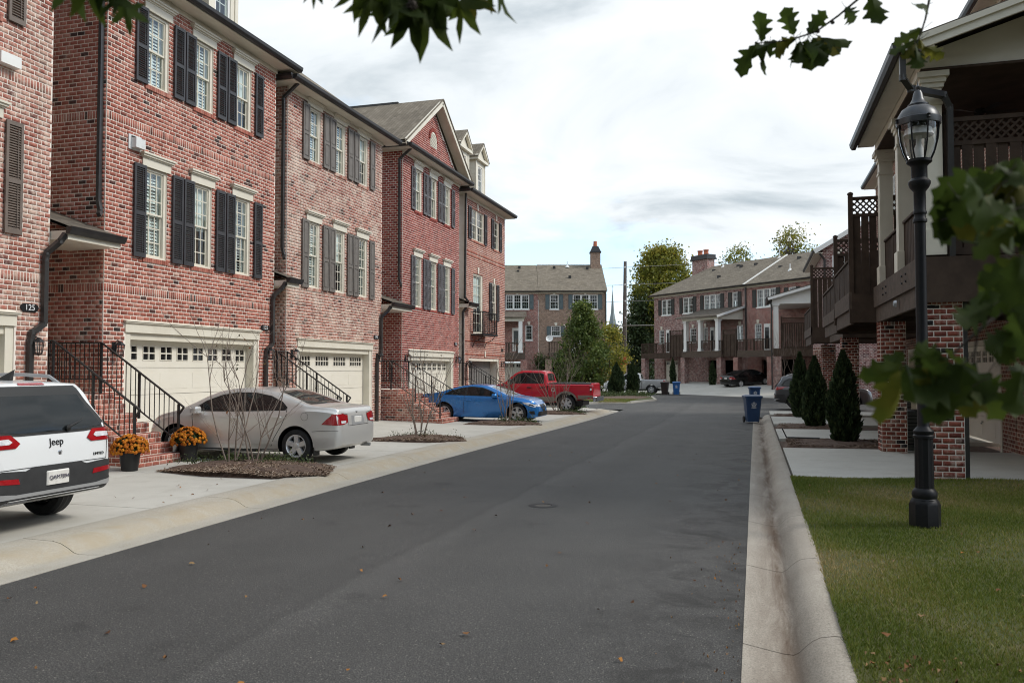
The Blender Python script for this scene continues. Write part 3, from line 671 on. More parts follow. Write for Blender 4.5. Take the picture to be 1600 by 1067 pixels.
# ------------------------------------------------------------------ house parts (local frame: x along the facade, y into the house, z up)
def window(par, xc, z0, z1, w, cols=3, rows=(3, 3), trim='trim', panes=True, blind='louvre', y=0.0, header=None, sill=True, cas=.075, brickm='brick_a', light=False):
    h = z1 - z0; tm = MAT[trim]; g = .022
    def frame():
        mb = MB(); a = w / 2
        mb.box(-a, -a + cas, .03, .15, 0, h); mb.box(a - cas, a, .03, .15, 0, h); mb.box(-a, a, .031, .149, h - cas * .8, h); mb.box(-a, a, .02, .15, 0, .05)
        ia = a - cas; zb, zt = .05, h - cas * .8; tot = sum(rows); zm = zb + (zt - zb) * (rows[-1] / tot if len(rows) > 1 else 0)
        def sash(q0, q1, yy, nr):
            mb.box(-ia, -ia + .035, yy, yy + .03, q0, q1); mb.box(ia - .035, ia, yy, yy + .03, q0, q1)
            mb.box(-ia + .035, ia - .035, yy, yy + .03, q0, q0 + .04); mb.box(-ia + .035, ia - .035, yy, yy + .03, q1 - .035, q1)
            for i in range(1, cols):
                x = -ia + 2 * ia * i / cols; mb.box(x - g / 2, x + g / 2, yy + .004, yy + .026, q0 + .04, q1 - .035)
            for j in range(1, nr):
                z = q0 + (q1 - q0) * j / nr; mb.box(-ia + .035, ia - .035, yy + .005, yy + .025, z - g / 2, z + g / 2)
        if len(rows) > 1: sash(zb, zm + .02, .095, rows[-1]); sash(zm - .02, zt, .06, rows[0])
        else: sash(zb, zt, .06, rows[0])
        return mb.mesh('window', tm)
    wo = obj('window', cached(('win', w, h, cols, rows, trim, cas), frame), par, (xc, y, z0))
    a = w / 2; ia = a - cas; zb, zt = .05, h - cas * .8
    if panes:
        tot = sum(rows); secs = [(zb, zb + (zt - zb) * rows[-1] / tot, .108, rows[-1]), (zb + (zt - zb) * rows[-1] / tot, zt, .073, rows[0])] if len(rows) > 1 else [(zb, zt, .073, rows[0])]
        for q0, q1, yy, nr in secs:
            pw, ph = 2 * ia / cols, (q1 - q0) / nr
            me = cached(('pane', round(pw, 3), round(ph, 3)), lambda: MB().quad((-pw / 2, 0, -ph / 2), (pw / 2, 0, -ph / 2), (pw / 2, 0, ph / 2), (-pw / 2, 0, ph / 2)).mesh('pane', MAT['glass']))
            for i in range(cols):
                for j in range(nr): obj('pane', me, wo, (-ia + pw * (i + .5), yy, q0 + ph * (j + .5)))
    else:
        obj('glazing', cached(('gl', round(ia, 3), round(h, 3)), lambda: MB().quad((-ia, .08, zb), (ia, .08, zb), (ia, .08, zt), (-ia, .08, zt)).mesh('glazing', MAT['glass'])), wo)
    def back():
        mb = MB(); q = .38
        mb.quad((-ia, q, 0), (ia, q, 0), (ia, q, h), (-ia, q, h), 0)
        for s in (-1, 1): mb.quad((s * a, .15, 0), (s * a, q, 0), (s * a, q, h), (s * a, .15, h), 0)
        mb.quad((-a, .15, h), (a, .15, h), (a, q, h), (-a, q, h), 0); mb.quad((-a, .15, 0), (a, .15, 0), (a, q, 0), (-a, q, 0), 0)
        if blind in ('louvre', 'closed', 'open'):
            sh_ = {'louvre': (.029, .03), 'closed': (.037, .016), 'open': (.014, .05)}[blind]
            mb.box(-ia, -ia + .05, .155, .18, zb, zt, 1); mb.box(ia - .05, ia, .155, .18, zb, zt, 1); mb.box(-.02, .02, .155, .18, zb, zt, 1)
            z = zb + .04
            while z < zt - .04:
                mb.quad((-ia + .05, .15, z - sh_[0]), (ia - .05, .15, z - sh_[0]), (ia - .05, .15 + sh_[1], z + sh_[0]), (-ia + .05, .15 + sh_[1], z + sh_[0]), 1); z += .075
        elif blind == 'shade':
            mb.quad((-ia, .16, zb + (zt - zb) * .0), (ia, .16, zb), (ia, .16, zt), (-ia, .16, zt), 1)
        elif blind == 'half':
            mb.quad((-ia, .16, zb + (zt - zb) * .45), (ia, .16, zb + (zt - zb) * .45), (ia, .16, zt), (-ia, .16, zt), 1)
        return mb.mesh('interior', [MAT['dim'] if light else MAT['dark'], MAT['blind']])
    obj('blind' if blind else 'room', cached(('back', w, h, blind, cas, light), back), wo)
    if header:
        def hd():
            mb = MB(); b = w / 2 + .09
            mb.box(-b, b, -.035, .03, 0, header * .62)
            mb.box(-b - .02, b + .02, -.06, .03, header * .62, header * .72); mb.box(-b - .05, b + .05, -.10, .03, header * .72, header * .86); mb.box(-b - .075, b + .075, -.13, .03, header * .86, header)
            return mb.mesh('header', tm)
        obj('header', cached(('hd', w, header, trim), hd), wo, (0, 0, h))
    if sill == 'stone':
        obj('sill', cached(('sills', w, trim), lambda: MB().box(-w / 2 - .05, w / 2 + .05, -.06, .03, -.10, 0).mesh('sill', tm)), wo)
    elif sill:
        def sl():
            mb = MB(); b = w / 2 + .05; n = int(2 * b / .068)
            for i in range(n): mb.box(-b + 2 * b * i / n + .004, -b + 2 * b * (i + 1) / n - .004, -.035, .05, -.10, -.004)
            me = mb.mesh('sill', MAT[brickm]); at = me.attributes.new('tone', 'FLOAT', 'FACE')
            at.data.foreach_set('value', np.repeat(rng.uniform(.3, .9, n), 6).astype(np.float32)); return me
        obj('sill', cached(('sillb', w, brickm), sl), wo)
    return wo
def shutter(par, xc, z0, z1, w, mat, style='louver', y=0.0):
    h = z1 - z0
    def mk():
        mb = MB(); a = w / 2; s = .055; y0, y1 = -.065, -.03
        mb.box(-a, -a + s, y0, y1, 0, h); mb.box(a - s, a, y0, y1, 0, h)
        zm = h * .47
        for q0, q1 in ((0, .085), (zm - .04, zm + .04), (h - .07, h)): mb.box(-a + s, a - s, y0, y1, q0, q1)
        for q0, q1 in ((.085, zm - .04), (zm + .04, h - .07)):
            if style == 'louver':
                n = int((q1 - q0) / .045)
                for i in range(n):
                    z = q0 + (q1 - q0) * (i + .5) / n
                    mb.add([(-a + s, y0 + .006, z - .024), (a - s, y0 + .006, z - .024), (a - s, y1, z + .022), (-a + s, y1, z + .022), (-a + s, y0 + .001, z - .018), (a - s, y0 + .001, z - .018)], [(0, 1, 2, 3), (4, 5, 1, 0), (4, 3, 2, 5)])
                mb.box(-.006 + a * .35, .006 + a * .35, y0 - .006, y0, q0 + .03, q1 - .03)
            else:
                mb.box(-a + s, a - s, y0 + .018, y1, q0, q1); mb.box(-a + s + .03, a - s - .03, y0 + .004, y0 + .018, q0 + .035, q1 - .035)
        return mb.mesh('shutter', MAT[mat])
    so = obj('shutter', cached(('sh', w, h, style, mat), mk), par, (xc, y, z0))
    def hg():
        mb = MB()
        for z in (.10, h - .12): mb.box(-.03, .03, -.03, .0, z - .012, z + .012); mb.box(-.008, .008, -.05, -.025, z - .03, z + .03)
        mb.tube([(0, -.0, -.03), (0, -.07, -.03), (.0, -.075, -.07)], .006, 5)
        return mb.mesh('hinge', MAT['iron'])
    obj('hinge', cached(('hg', h), hg), so, (0, 0, 0))
    return so
def garage_door(par, x0, x1, z0, z1, y=.28, groups=8, gcols=2, grows=2, mat='door_cream', dark=False):
    W = x1 - x0; H = z1 - z0; n = 4; sh = H / n
    gd = obj('garage_door', cached(('gdb', W, H), lambda: MB().box(0, W, .05, .08, 0, H).mesh('garage_door', MAT[mat])), par, (x0, y, z0))
    for i in range(n):
        top = i == n - 1
        def sec():
            mb = MB(); wins = []
            if top:
                for k in range(groups):
                    c = W * (k + .5) / groups; ww = (.40 if gcols == 2 else .86) * (W / groups) / (.61 if gcols == 2 else 1.22); ww = min(ww, W / groups * .76)
                    wins.append((c - ww / 2, c + ww / 2, sh * .30, sh * .78))
                wall_faces(mb, .004, W - .004, .006, sh - .004, wins, 0.0, .05)
                for a, b, c, d in wins:
                    mb.box(a - .02, a, -.012, .0, c - .02, d + .02); mb.box(b, b + .02, -.012, .0, c - .02, d + .02); mb.box(a, b, -.012, .0, c - .02, c); mb.box(a, b, -.012, .0, d, d + .02)
                    for j in range(1, gcols): x = a + (b - a) * j / gcols; mb.box(x - .014, x + .014, -.008, .03, c, d)
                    for j in range(1, grows): z = c + (d - c) * j / grows; mb.box(a, b, -.007, .029, z - .014, z + .014)
            else:
                wall_faces(mb, .004, W - .004, .006, sh - .004, [], 0.0)
                np_ = max(2, groups // 2) if gcols == 2 else groups
                for k in range(np_):
                    a, b = W * k / np_ + .09, W * (k + 1) / np_ - .09
                    mb.box(a, b, -.005, 0, sh * .2, sh * .8)
            mb.quad((0, .0, sh - .004), (W, 0, sh - .004), (W, .03, sh - .004), (0, .03, sh - .004)); mb.quad((0, .0, .006), (W, 0, .006), (W, .03, .006), (0, .03, .006))
            return mb.mesh('door_section', MAT[mat])
        so = obj('door_section', cached(('gds', W, H, top, groups, gcols, grows, mat), sec), gd, (0, 0, i * sh))
    # panes
    for k in range(groups):
        c = W * (k + .5) / groups; ww = (.40 if gcols == 2 else .86) * (W / groups) / (.61 if gcols == 2 else 1.22); ww = min(ww, W / groups * .76)
        pw, ph = ww / gcols, sh * .48 / grows
        me = cached(('gpane', round(pw, 3), round(ph, 3)), lambda: MB().quad((-pw / 2, 0, -ph / 2), (pw / 2, 0, -ph / 2), (pw / 2, 0, ph / 2), (-pw / 2, 0, ph / 2)).mesh('pane', M('door_glass', (.012, .013, .014), rough=.08)))
        for i in range(gcols):
            for j in range(grows): obj('pane', me, gd, (c - ww / 2 + pw * (i + .5), .02, 3 * sh + sh * .30 + ph * (j + .5)))
    hd = MB(); hd.box(-.06, .06, -.035, -.01, .45, .47); hd.box(-.045, .045, -.05, -.03, .40, .43)
    hd.build('handle', MAT['iron'], gd, (W * .5, 0, 0))
    return gd
def lantern(par, x, z, y=0.0):
    def mk():
        mb = MB(); mb.box(-.06, .06, -.02, 0, -.10, .14)
        mb.tube([(0, -.01, .10), (0, -.10, .17), (0, -.16, .14)], .012, 6)
        mb.lathe([(.0, .16), (.03, .15), (.10, .08), (.105, .07)], 6, (0, -.16, 0), smooth=False)
        mb.lathe([(.09, .07), (.062, -.13)], 6, (0, -.16, 0), 1, smooth=False)
        for k in range(6):
            t = 2 * math.pi * k / 6; mb.tube([(.092 * math.cos(t), -.16 + .092 * math.sin(t), .07), (.064 * math.cos(t), -.16 + .064 * math.sin(t), -.13)], .008, 4)
        mb.lathe([(.07, -.13), (.07, -.15), (.02, -.17), (0, -.19)], 6, (0, -.16, 0), smooth=False)
        return mb.mesh('wall_lantern', [MAT['iron'], MAT['lamp_glass']])
    return obj('wall_lantern', cached('lantern', mk), par, (x, y, z))
def text(body, size, parent, loc, rot, mat, ext=.002, name='lettering'):
    cu = bpy.data.curves.new(name, 'FONT'); cu.body = body; cu.size = size; cu.align_x = 'CENTER'; cu.align_y = 'CENTER'; cu.extrude = ext
    cu.materials.append(mat)
    tmp = bpy.data.objects.new('tmp_text', cu); COL.objects.link(tmp); bpy.context.view_layer.update()
    me = bpy.data.meshes.new_from_object(tmp.evaluated_get(bpy.context.evaluated_depsgraph_get())); bpy.data.objects.remove(tmp)
    me.materials.clear(); me.materials.append(mat)
    return obj(name, me, parent, loc, rot)
def plaque(par, num, x, z, y=0.0):
    mb = MB(); pts = [(-.2, 0), (-.17, .05), (-.13, .075), (.13, .075), (.17, .05), (.2, 0), (.17, -.05), (.13, -.075), (-.13, -.075), (-.17, -.05)]
    mb.prism(pts, 'y', -.03, -.008)
    p = mb.build('number_plaque', MAT['plaque'], par, (x, y, z))
    if num: text(num, .15, p, (0, -.032, 0), (R(90), 0, 0), MAT['white_plastic'], .003, 'numerals')
    return p
def downspout(par, pts, w=.09):
    mb = MB()
    for a, b in zip(pts, pts[1:]): mb.bar(a, b, w, w * .85, 0, (0, 1, 0))
    for p in pts[1:-1]: mb.lathe([(0, -w * .48), (w * .56, -w * .48), (w * .56, w * .48), (0, w * .48)], 8, p)
    return mb.build('downspout', MAT['downspout'], par)
def gutter_run(par, a, b, m='gutter', name='gutter'):
    a, b = Vector(a), Vector(b); mb = MB(); d = (b - a).normalized(); s = d.cross(Vector((0, 0, 1)))
    prof = [(0, 0), (.0, .13), (.02, .135), (.135, .135), (.13, .11), (.12, .06), (.08, .0)]      # s outwards
    n = len(prof); vs = [p + s * o + Vector((0, 0, z)) for p in (a, b) for o, z in prof]
    mb.add(vs, [(i, (i + 1) % n, n + (i + 1) % n, n + i) for i in range(n)] + [tuple(range(n)), tuple(range(2 * n - 1, n - 1, -1))])
    return mb.build(name, MAT[m], par)
def dormer(par, x, z, y, w=1.25, h=2.1, depth=2.6):
    d = empty('dormer', (x, y, z)); d.parent = par; a = w / 2
    mb = MB(); wall_faces(mb, -a, a, 0, h, [(-.34, .34, .35, 1.75)], 0, .1)
    mb.quad((-a, 0, 0), (-a, depth, 0), (-a, depth, h), (-a, 0, h)); mb.quad((a, 0, 0), (a, depth, 0), (a, depth, h), (a, 0, h))
    mb.box(-a - .02, -a + .12, -.03, .0, 0, h); mb.box(a - .12, a + .02, -.03, 0, 0, h)
    mb.box(-a - .15, a + .15, -.18, depth, h, h + .14)
    mb.add([(-a, -.02, h + .14), (a, -.02, h + .14), (0, -.02, h + .14 + a * .85)], [(0, 1, 2)])
    for s in (-1, 1): mb.bar((s * (a + .15), -.12, h + .14), (0, -.12, h + .16 + (a + .1) * .85), .16, .12)
    k = 1
    while k * .16 < h: mb.quad((-a - .006, .1, k * .16), (-a - .006, depth, k * .16), (-a - .001, depth, k * .16 + .02), (-a - .001, .1, k * .16 + .02)); k += 1
    mb.build('dormer_wall', MAT['trim'], d)
    rb = MB(); p = a + .2; e = h + .12; t = e + p * .9
    for s in (-1, 1): rb.add([(s * p, -.22, e + .05), (s * p, depth + 1.5, e + .05), (0, depth + 1.5, t + .05), (0, -.22, t + .05), (s * p, -.22, e), (s * p, depth + 1.5, e), (0, depth + 1.5, t), (0, -.22, t)], [(0, 1, 2, 3), (4, 5, 6, 7), (0, 3, 7, 4), (0, 1, 5, 4)])
    rb.build('dormer_roof', MAT['shingle'], d)
    ob = window(d, 0, .35, 1.75, .68, 2, (2, 2), 'trim_white', False, None, 0, None, False)
    return d
def hip_roof(par, x0, x1, y0, y1, z, pitch=.75, ov=.45, mat='shingle', gable=None):
    mb = MB(); a, b, c, d = x0 - ov, x1 + ov, y0 - ov, y1 + ov; run = (d - c) / 2; rz = z + run * pitch; ym = (c + d) / 2
    xa, xb = (a + min(run, (b - a) * .45), b - min(run, (b - a) * .45)) if gable is None else (a, b)
    mb.add([(a, c, z), (b, c, z), (b, d, z), (a, d, z), (xa, ym, rz), (xb, ym, rz)], [(0, 1, 5, 4), (2, 3, 4, 5), (1, 2, 5), (3, 0, 4)])
    return mb.build('roof', MAT[mat], par), rz

def eaves(par, x0, x1, y0, z, ov=.45, left=True, right=True, dep=9):
    mb = MB(); mb.box(x0 - ov, x1 + ov, y0 - ov, y0 + .05, z - .02, z + .02); mb.box(x0 - ov, x1 + ov, y0 - ov, y0 - ov + .03, z + .02, z + .12)
    mb.box(x0 - .02, x1 + .02, y0 - .04, y0 - .006, z - .14, z - .021)
    if left: mb.box(x0 - ov, x0, y0 + .05, y0 + dep, z - .019, z + .019)
    mb.build('soffit', MAT['trim'], par)
    gutter_run(par, (x0 - ov - .02, y0 - ov - .002, z), (x1 + ov + .02, y0 - ov - .002, z))
    if left: gutter_run(par, (x0 - ov - .002, y0 + dep, z), (x0 - ov - .002, y0 - ov, z))

WX = (1.49, 3.10, 4.71); SX = ((.95,), (2.17, 2.57), (3.77, 4.18), (5.39,))
def entry_roof(h, x0, x1, zb=4.5):
    mb = MB(); y0, y1 = -.42, 1.4
    mb.add([(x0, y0, zb + .10), (x1, y0, zb + .10), (x1, y1, zb + .75), (x0, y1, zb + .75), (x0, y0, zb + .04), (x1, y0, zb + .04), (x1, y1, zb + .69), (x0, y1, zb + .69)], [(0, 1, 2, 3), (4, 5, 6, 7), (0, 1, 5, 4)])
    mb.build('entry_roof', MAT['shingle_dark'], h)
    mb = MB(); mb.box(x0, x1 - .01, y0 + .02, .9, zb - .14, zb + .02); mb.box(x0, x1 - .01, y0 + .01, y0 + .04, zb - .15, zb + .06); mb.build('entry_soffit', MAT['trim'], h)
    gutter_run(h, (x0 - .05, y0 + .012, zb - .05), (x1 + .03, y0 + .012, zb - .05))
def side_and_back(h, br, mort, bands, y1, gap, z1, base):
    """side wall facing the camera (-x) and the recessed entry wall"""
    mb = MB(); mb.quad((0, 0, base), (0, y1, base), (0, y1, z1), (0, 0, z1)); mb.quad((-gap - 1, 3.2, base), (0, 3.2, base), (0, 3.2, z1), (-gap - 1, 3.2, z1)); mb.build('side_wall', mort, h)
    br.face((0, 0, 0), (0, 1, 0), (-1, 0, 0), brick_rects(0.012, y1, base, z1, (), bands))
def left_house(label, Y0, mat, shm, style, header_z, num, gap, groups=8, gcols=2, full=True, singles=0, gable=False, dormers=(), zg=.15, mort='mortar', side_d=3.4, band=True, spout=True, wins=(0, 1, 2), group=None, z1=10.05):
    h = thing('brick_townhouse', label, 'house', (-12.8, Y0, 0), R(90), group)
    W = 6.24; base = -.35; bands = (7.08, 3.46) if band else ()
    lo, up = (4.35, 6.35), (8.17, 9.83)
    wins_r = [(WX[i] - .36, WX[i] + .36, *q) for i in wins for q in (lo, up)]
    go = (.63, 5.50, base, header_z - .02)
    br = Bricks(MAT[mat])
    mb = MB(); wall_faces(mb, 0, W, base, z1, wins_r + [go], 0, .15); mb.quad((W, 0, base), (W, 9, base), (W, 9, z1), (W, 0, z1)); mb.build('wall', MAT[mort], h)
    br.face((0, 0, 0), (1, 0, 0), (0, -1, 0), brick_rects(0, W, base, z1, [(a, b, c - .10, d + (.27 if d < 8 else min(.27, z1 - 9.87))) for a, b, c, d in wins_r] + [(.60, 5.53, base, header_z)], bands))
    side_and_back(h, br, MAT[mort], bands, side_d, gap, z1, base)
    bm_ = MB()   # brick rowlock edges close the openings under sills/headers
    for i in wins:
        for (a, b), hd in ((lo, .29), (up, min(.29, z1 - 9.86))):
            window(h, WX[i], a, b, .72, 3, (3, 3) if a < 5 else (2, 2), 'trim', True, ('louvre', 'closed', 'open', 'louvre', 'open', 'closed', 'half')[(i * 3 + int(a) + int(Y0)) % 7], 0, hd, True, brickm=mat)
    for k, q in enumerate(SX):
        for x in q:
            if len(wins) < 3 and k != 3: continue
            for a, b in (lo, up): shutter(h, x, a - .02, b + .0, .36, shm, style)
    # garage
    mb = MB(); mb.box(.60, 5.53, -.03, .06, header_z - .25, header_z - .05); mb.box(.57, 5.56, -.07, .06, header_z - .05, header_z - .02); mb.box(.55, 5.58, -.09, .06, header_z - .02, header_z)
    mb.box(.63, .80, .02, .30, base, header_z - .25); mb.box(5.33, 5.50, .02, .30, base, header_z - .25); mb.box(.80, 5.33, .05, .30, header_z - .40, header_z - .25)
    mb.build('garage_surround', MAT['trim'], h)
    garage_door(h, .80, 5.33, zg - .02, header_z - .40, .26, groups, gcols)
    lantern(h, .30, 2.33); lantern(h, 5.88, 2.33)
    plaque(h, num, 5.80, 3.03)
    eaves(h, 0, W, 0, z1)
    if gable:
        zb = z1 + .10; rz = zb + 2.55; c = W / 2
        # tympanum
        mb = MB(); pts = [(-.1, zb), (W + .1, zb), (c, rz - .12)]; mb.add([(x, .02, z) for x, z in pts], [(0, 1, 2)]); mb.build('gable_wall', MAT[mort], h)
        rr = [q for q in brick_rects(0, W, zb, rz - .2, [(c - .36, c + .36, zb + .75, zb + 1.45)]) if abs(q[0] - c) + q[2] / 2 < (rz - .15 - q[1]) / (rz - .12 - zb) * (c + .05)]
        br.face((0, .02, 0), (1, 0, 0), (0, -1, 0), rr)
        mb = MB()
        n = 10; arc = [(c + .34 * math.cos(math.pi * i / n), zb + 1.08 + .34 * math.sin(math.pi * i / n)) for i in range(n + 1)]
        mb.prism([(c - .34, zb + .78)] + [(c + .34, zb + .78)] + arc, 'y', -.01, .05)
        for i in range(9):
            z = zb + .84 + i * .06; wd_ = .30 if z < zb + 1.08 else max(.02, math.sqrt(max(0, .30 ** 2 - (z - zb - 1.08) ** 2)))
            mb.add([(c - wd_, -.03, z), (c + wd_, -.03, z), (c + wd_, -.008, z + .05), (c - wd_, -.008, z + .05)], [(0, 1, 2, 3)])
        mb.build('gable_vent', MAT['trim'], h)
        mb = MB()
        for k in range(13):
            t = math.pi * (k + .5) / 13; p = (c + .36 * math.cos(t), zb + 1.08 + .36 * math.sin(t)); q = (c + .50 * math.cos(t), zb + 1.08 + .50 * math.sin(t))
            mb.bar((p[0], -.005, p[1]), (q[0], -.005, q[1]), .075, .05, 0, (0, 1, 0))
        me = mb.mesh('vent_arch', MAT[mat]); at = me.attributes.new('tone', 'FLOAT', 'FACE'); at.data.foreach_set('value', rng.uniform(.4, .9, len(me.polygons)).astype(np.float32)); obj('vent_arch', me, h)
        mb = MB()
        for s in (-1, 1):
            e = c + s * (c + .62)
            mb.bar((e, -.40, zb + .02), (c, -.40, rz + .10), .05, .24); mb.bar((e, -.20, zb - .03), (c, -.20, rz + .05), .44, .03)
        mb.build('rake_board', MAT['trim'], h)
        mb = MB()
        for s in (-1, 1):
            e = c + s * (c + .66)
            mb.add([(e, -.46, zb + .10), (c, -.46, rz + .25), (c, 9.5, rz + .25), (e, 9.5, zb + .10), (e, -.46, zb + .04), (c, -.46, rz + .19), (c, 9.5, rz + .19), (e, 9.5, zb + .04)], [(0, 1, 2, 3), (4, 5, 6, 7), (0, 1, 5, 4), (3, 2, 6, 7)])
        mb.box(c - .06, c + .06, 1.6, 9.5, rz + .22, rz + .30, 1)
        mb.build('roof', [MAT['shingle'], MAT['gutter']], h)
        mb = MB(); mb.add([(-.5, -.45, z1 + .1), (W + .5, -.45, z1 + .1), (W + .5, .1, z1 + .32), (-.5, .1, z1 + .32)], [(0, 1, 2, 3)]); mb.build('pent_roof', MAT['shingle'], h)
    else:
        hip_roof(h, 0, W, 0, 9, z1 + .12)
    for dx in dormers: dormer(h, dx, z1 + .85, 1.0)
    if spout:
        downspout(h, [(-.09, -.38, z1), (-.09, .10, z1 - .38), (-.07, .10, z1 - .5), (-.07, .10, 5.35), (-.10, .02, 5.12), (-.22, -.05, 5.03)], .085)
    br.build(h, Matrix.Translation((-12.8, Y0, 0)) @ Matrix.Rotation(R(90), 4, 'Z'), singles)
    return h
def entry(h, gap, zl=1.25, zr=4.5):
    entry_roof(h, -gap + .02, .0, zr)
    # front door deep in the recess
    d = MB(); d.box(-gap + .25, -.25, 3.08, 3.16, zl, zl + 2.3); d.box(-gap + .15, -gap + .25, 3.05, 3.17, zl, zl + 2.42); d.box(-.25, -.15, 3.05, 3.17, zl, zl + 2.42); d.box(-gap + .25, -.25, 3.05, 3.17, zl + 2.3, zl + 2.42)
    d.build('front_door', MAT['sh_black'], h)
def prev_spout(h, x, zr):          # runs from the entry gutter down the neighbour's corner
    downspout(h, [(x + .02, -.36, zr - .05), (x - .05, -.30, zr - .20), (x - .16, -.10, zr - .42), (x - .16, -.075, zr - .55), (x - .16, -.075, zr - 1.75), (x - .42, -.075, zr - 1.92), (x - .46, -.075, zr - 2.1), (x - .46, -.075, -.1)], .095)

def stairs(label, rl, Y0, gap, zl, x_front, singles, dz=0.0, group='brick entry stairs of the terrace'):
    """flight up to a recessed entry; local frame like the house's (x = +Y, y = -X)"""
    s = thing('brick_stairs', label, 'stairs', (-12.8, Y0, gz(Y0) + .10), R(90), None)
    n = 7; rise = zl / n; tread = .285; y0 = x_front; x0, x1 = -gap + .03, -.04
    core = MB(); br = Bricks(MAT['brick_a'], .006)
    for i in range(n):
        ya = y0 + i * tread; core.box(x0, x1, ya, 3.2, i * rise - (.12 if i == 0 else 0), (i + 1) * rise)
        zb, zt = i * rise, (i + 1) * rise
        cuts = [x0 + k * .199 for k in range(int((x1 - x0) / .199) + 1)] + [x1]
        off = .1 * (i % 2)
        xs_ = [x0] + [q for q in (x0 + off + k * BL for k in range(1, 12)) if q < x1 - .04] + [x1]
        for a, b in zip(xs_, xs_[1:]):
            br.face((0, ya, 0), (1, 0, 0), (0, -1, 0), [((a + b) / 2, zb + rise * .25, b - a - .012, rise * .5 - .012)])
        nb = int((x1 - x0) / .072)
        for k in range(nb):
            a, b = x0 + (x1 - x0) * k / nb, x0 + (x1 - x0) * (k + 1) / nb
            br.face((0, ya, 0), (1, 0, 0), (0, -1, 0), [((a + b) / 2, zb + rise * .75, b - a - .010, rise * .5 - .010)])
            br.face((0, 0, zt), (1, 0, 0), (0, 0, 1), [((a + b) / 2, ya + .10, b - a - .010, .19)], (0, 1, 0))
        # flank facing the camera
        br.face((x0, 0, 0), (0, 1, 0), (-1, 0, 0), [q for q in brick_rects(ya + .0, 3.2 if i == n - 1 else 3.2, zb, zt, (), (), BL, rise / 2, .012, i)])
    core.build('stair_core', MAT['mortar'], s)
    br.build(s, Matrix.Translation((-12.8, Y0, gz(Y0) + .10)) @ Matrix.Rotation(R(90), 4, 'Z'), singles)
    for sd, lab in zip((x0 + .05, x1 - .05), rl):
        r = thing('stair_railing', lab, 'railing', (-12.8, Y0, gz(Y0) + .10), R(90), None)
        zs = lambda yy: max(0, min(n, (yy - y0) / tread + 1)) * rise
        yb, yt = y0 + .12, y0 + n * tread; H = .86
        slope = lambda yy: rise + (yy - y0) / tread * rise
        post = cached('post', lambda: MB().box(-.02, .02, -.02, .02, 0, 1).mesh('post', MAT['iron']))
        rod = cached('rod', lambda: MB().box(-.0065, .0065, -.0065, .0065, 0, 1).mesh('baluster', MAT['iron']))
        top = lambda yy: slope(min(yy, yt)) + H
        for yy in (yb, (yb + yt) / 2, yt): obj('post', post, r, (sd, yy, zs(yy) - .05), None, (1, 1, top(yy) - zs(yy) + .05))
        mb = MB(); mb.bar((sd, yb - .12, top(yb) - .06), (sd, yt, top(yt)), .045, .025); mb.bar((sd, yt, top(yt)), (sd, 2.6, top(yt)), .045, .025); mb.bar((sd, yb - .12, top(yb) - .06), (sd, yb - .02, top(yb) - .19), .04, .025); mb.build('handrail', MAT['iron'], r)
        mb = MB(); mb.bar((sd, yb, top(yb) - .74), (sd, yt, top(yt) - .74), .03, .02); mb.bar((sd, yt, top(yt) - .74), (sd, 2.6, top(yt) - .74), .03, .02); mb.build('bottom_rail', MAT['iron'], r)
        k = 0; yy = yb + .11
        while yy < 2.55:
            if min(abs(yy - q) for q in (yb, (yb + yt) / 2, yt)) > .04: obj('baluster', rod, r, (sd, yy, top(yy) - .74), None, (1, 1, .74))
            yy += .115
    return s

# ------------------------------------------------------------------ the terrace on the left
OFF = {1: 6.22, 2: 13.83, 3: 20.70, 4: 28.75}
h1 = left_house('pale red brick townhouse with brown louvred shutters, cut by the left edge', OFF[1], 'brick_h1', 'sh_brown', 'louver', 2.93, '125', 1.3, full=False, singles=300, wins=(2,), mort='mortar_pale', spout=False)
mb = MB(); mb.box(-.22, .2, -.16, 0, -.1, .1); mb.build('vent_hood', MAT['trim_white'], h1, (5.2, 0, 7.4))
h2 = left_house('red brick townhouse with black louvred shutters behind the silver sedan', OFF[2], 'brick_a', 'sh_black', 'louver', 2.94, '135', 1.37, singles=300, z1=10.30, dormers=(3.4, 5.2))
entry(h2, 1.37, 1.3); prev_spout(h2, -1.37, 4.5)
mb = MB(); mb.box(-.19, .19, -.03, 0, -.15, .17); mb.box(-.12, .16, -.16, -.03, -.11, .10); mb.quad((-.12, -.16, .10), (.16, -.16, .10), (.16, -.03, .15), (-.12, -.03, .15)); mb.build('vent_hood', MAT['galv'], h2, (.80, 0, 6.76))
h3 = left_house('lime washed brick townhouse with taupe panelled shutters', OFF[3], 'brick_b', 'sh_taupe', 'panel', 2.82, '145', .63, groups=4, gcols=5, mort='mortar_pale', band=False)
entry(h3, .63, 1.3, 4.35); prev_spout(h3, -.63, 4.35)
h4 = left_house('gabled deep red brick townhouse with weathered grey shutters', OFF[4], 'brick_c', 'sh_grey', 'louver', 2.66, '155', 1.81, gable=True, band=False, zg=.05, z1=10.26)
entry(h4, 1.81, 1.2, 4.2); prev_spout(h4, -1.81, 4.2)

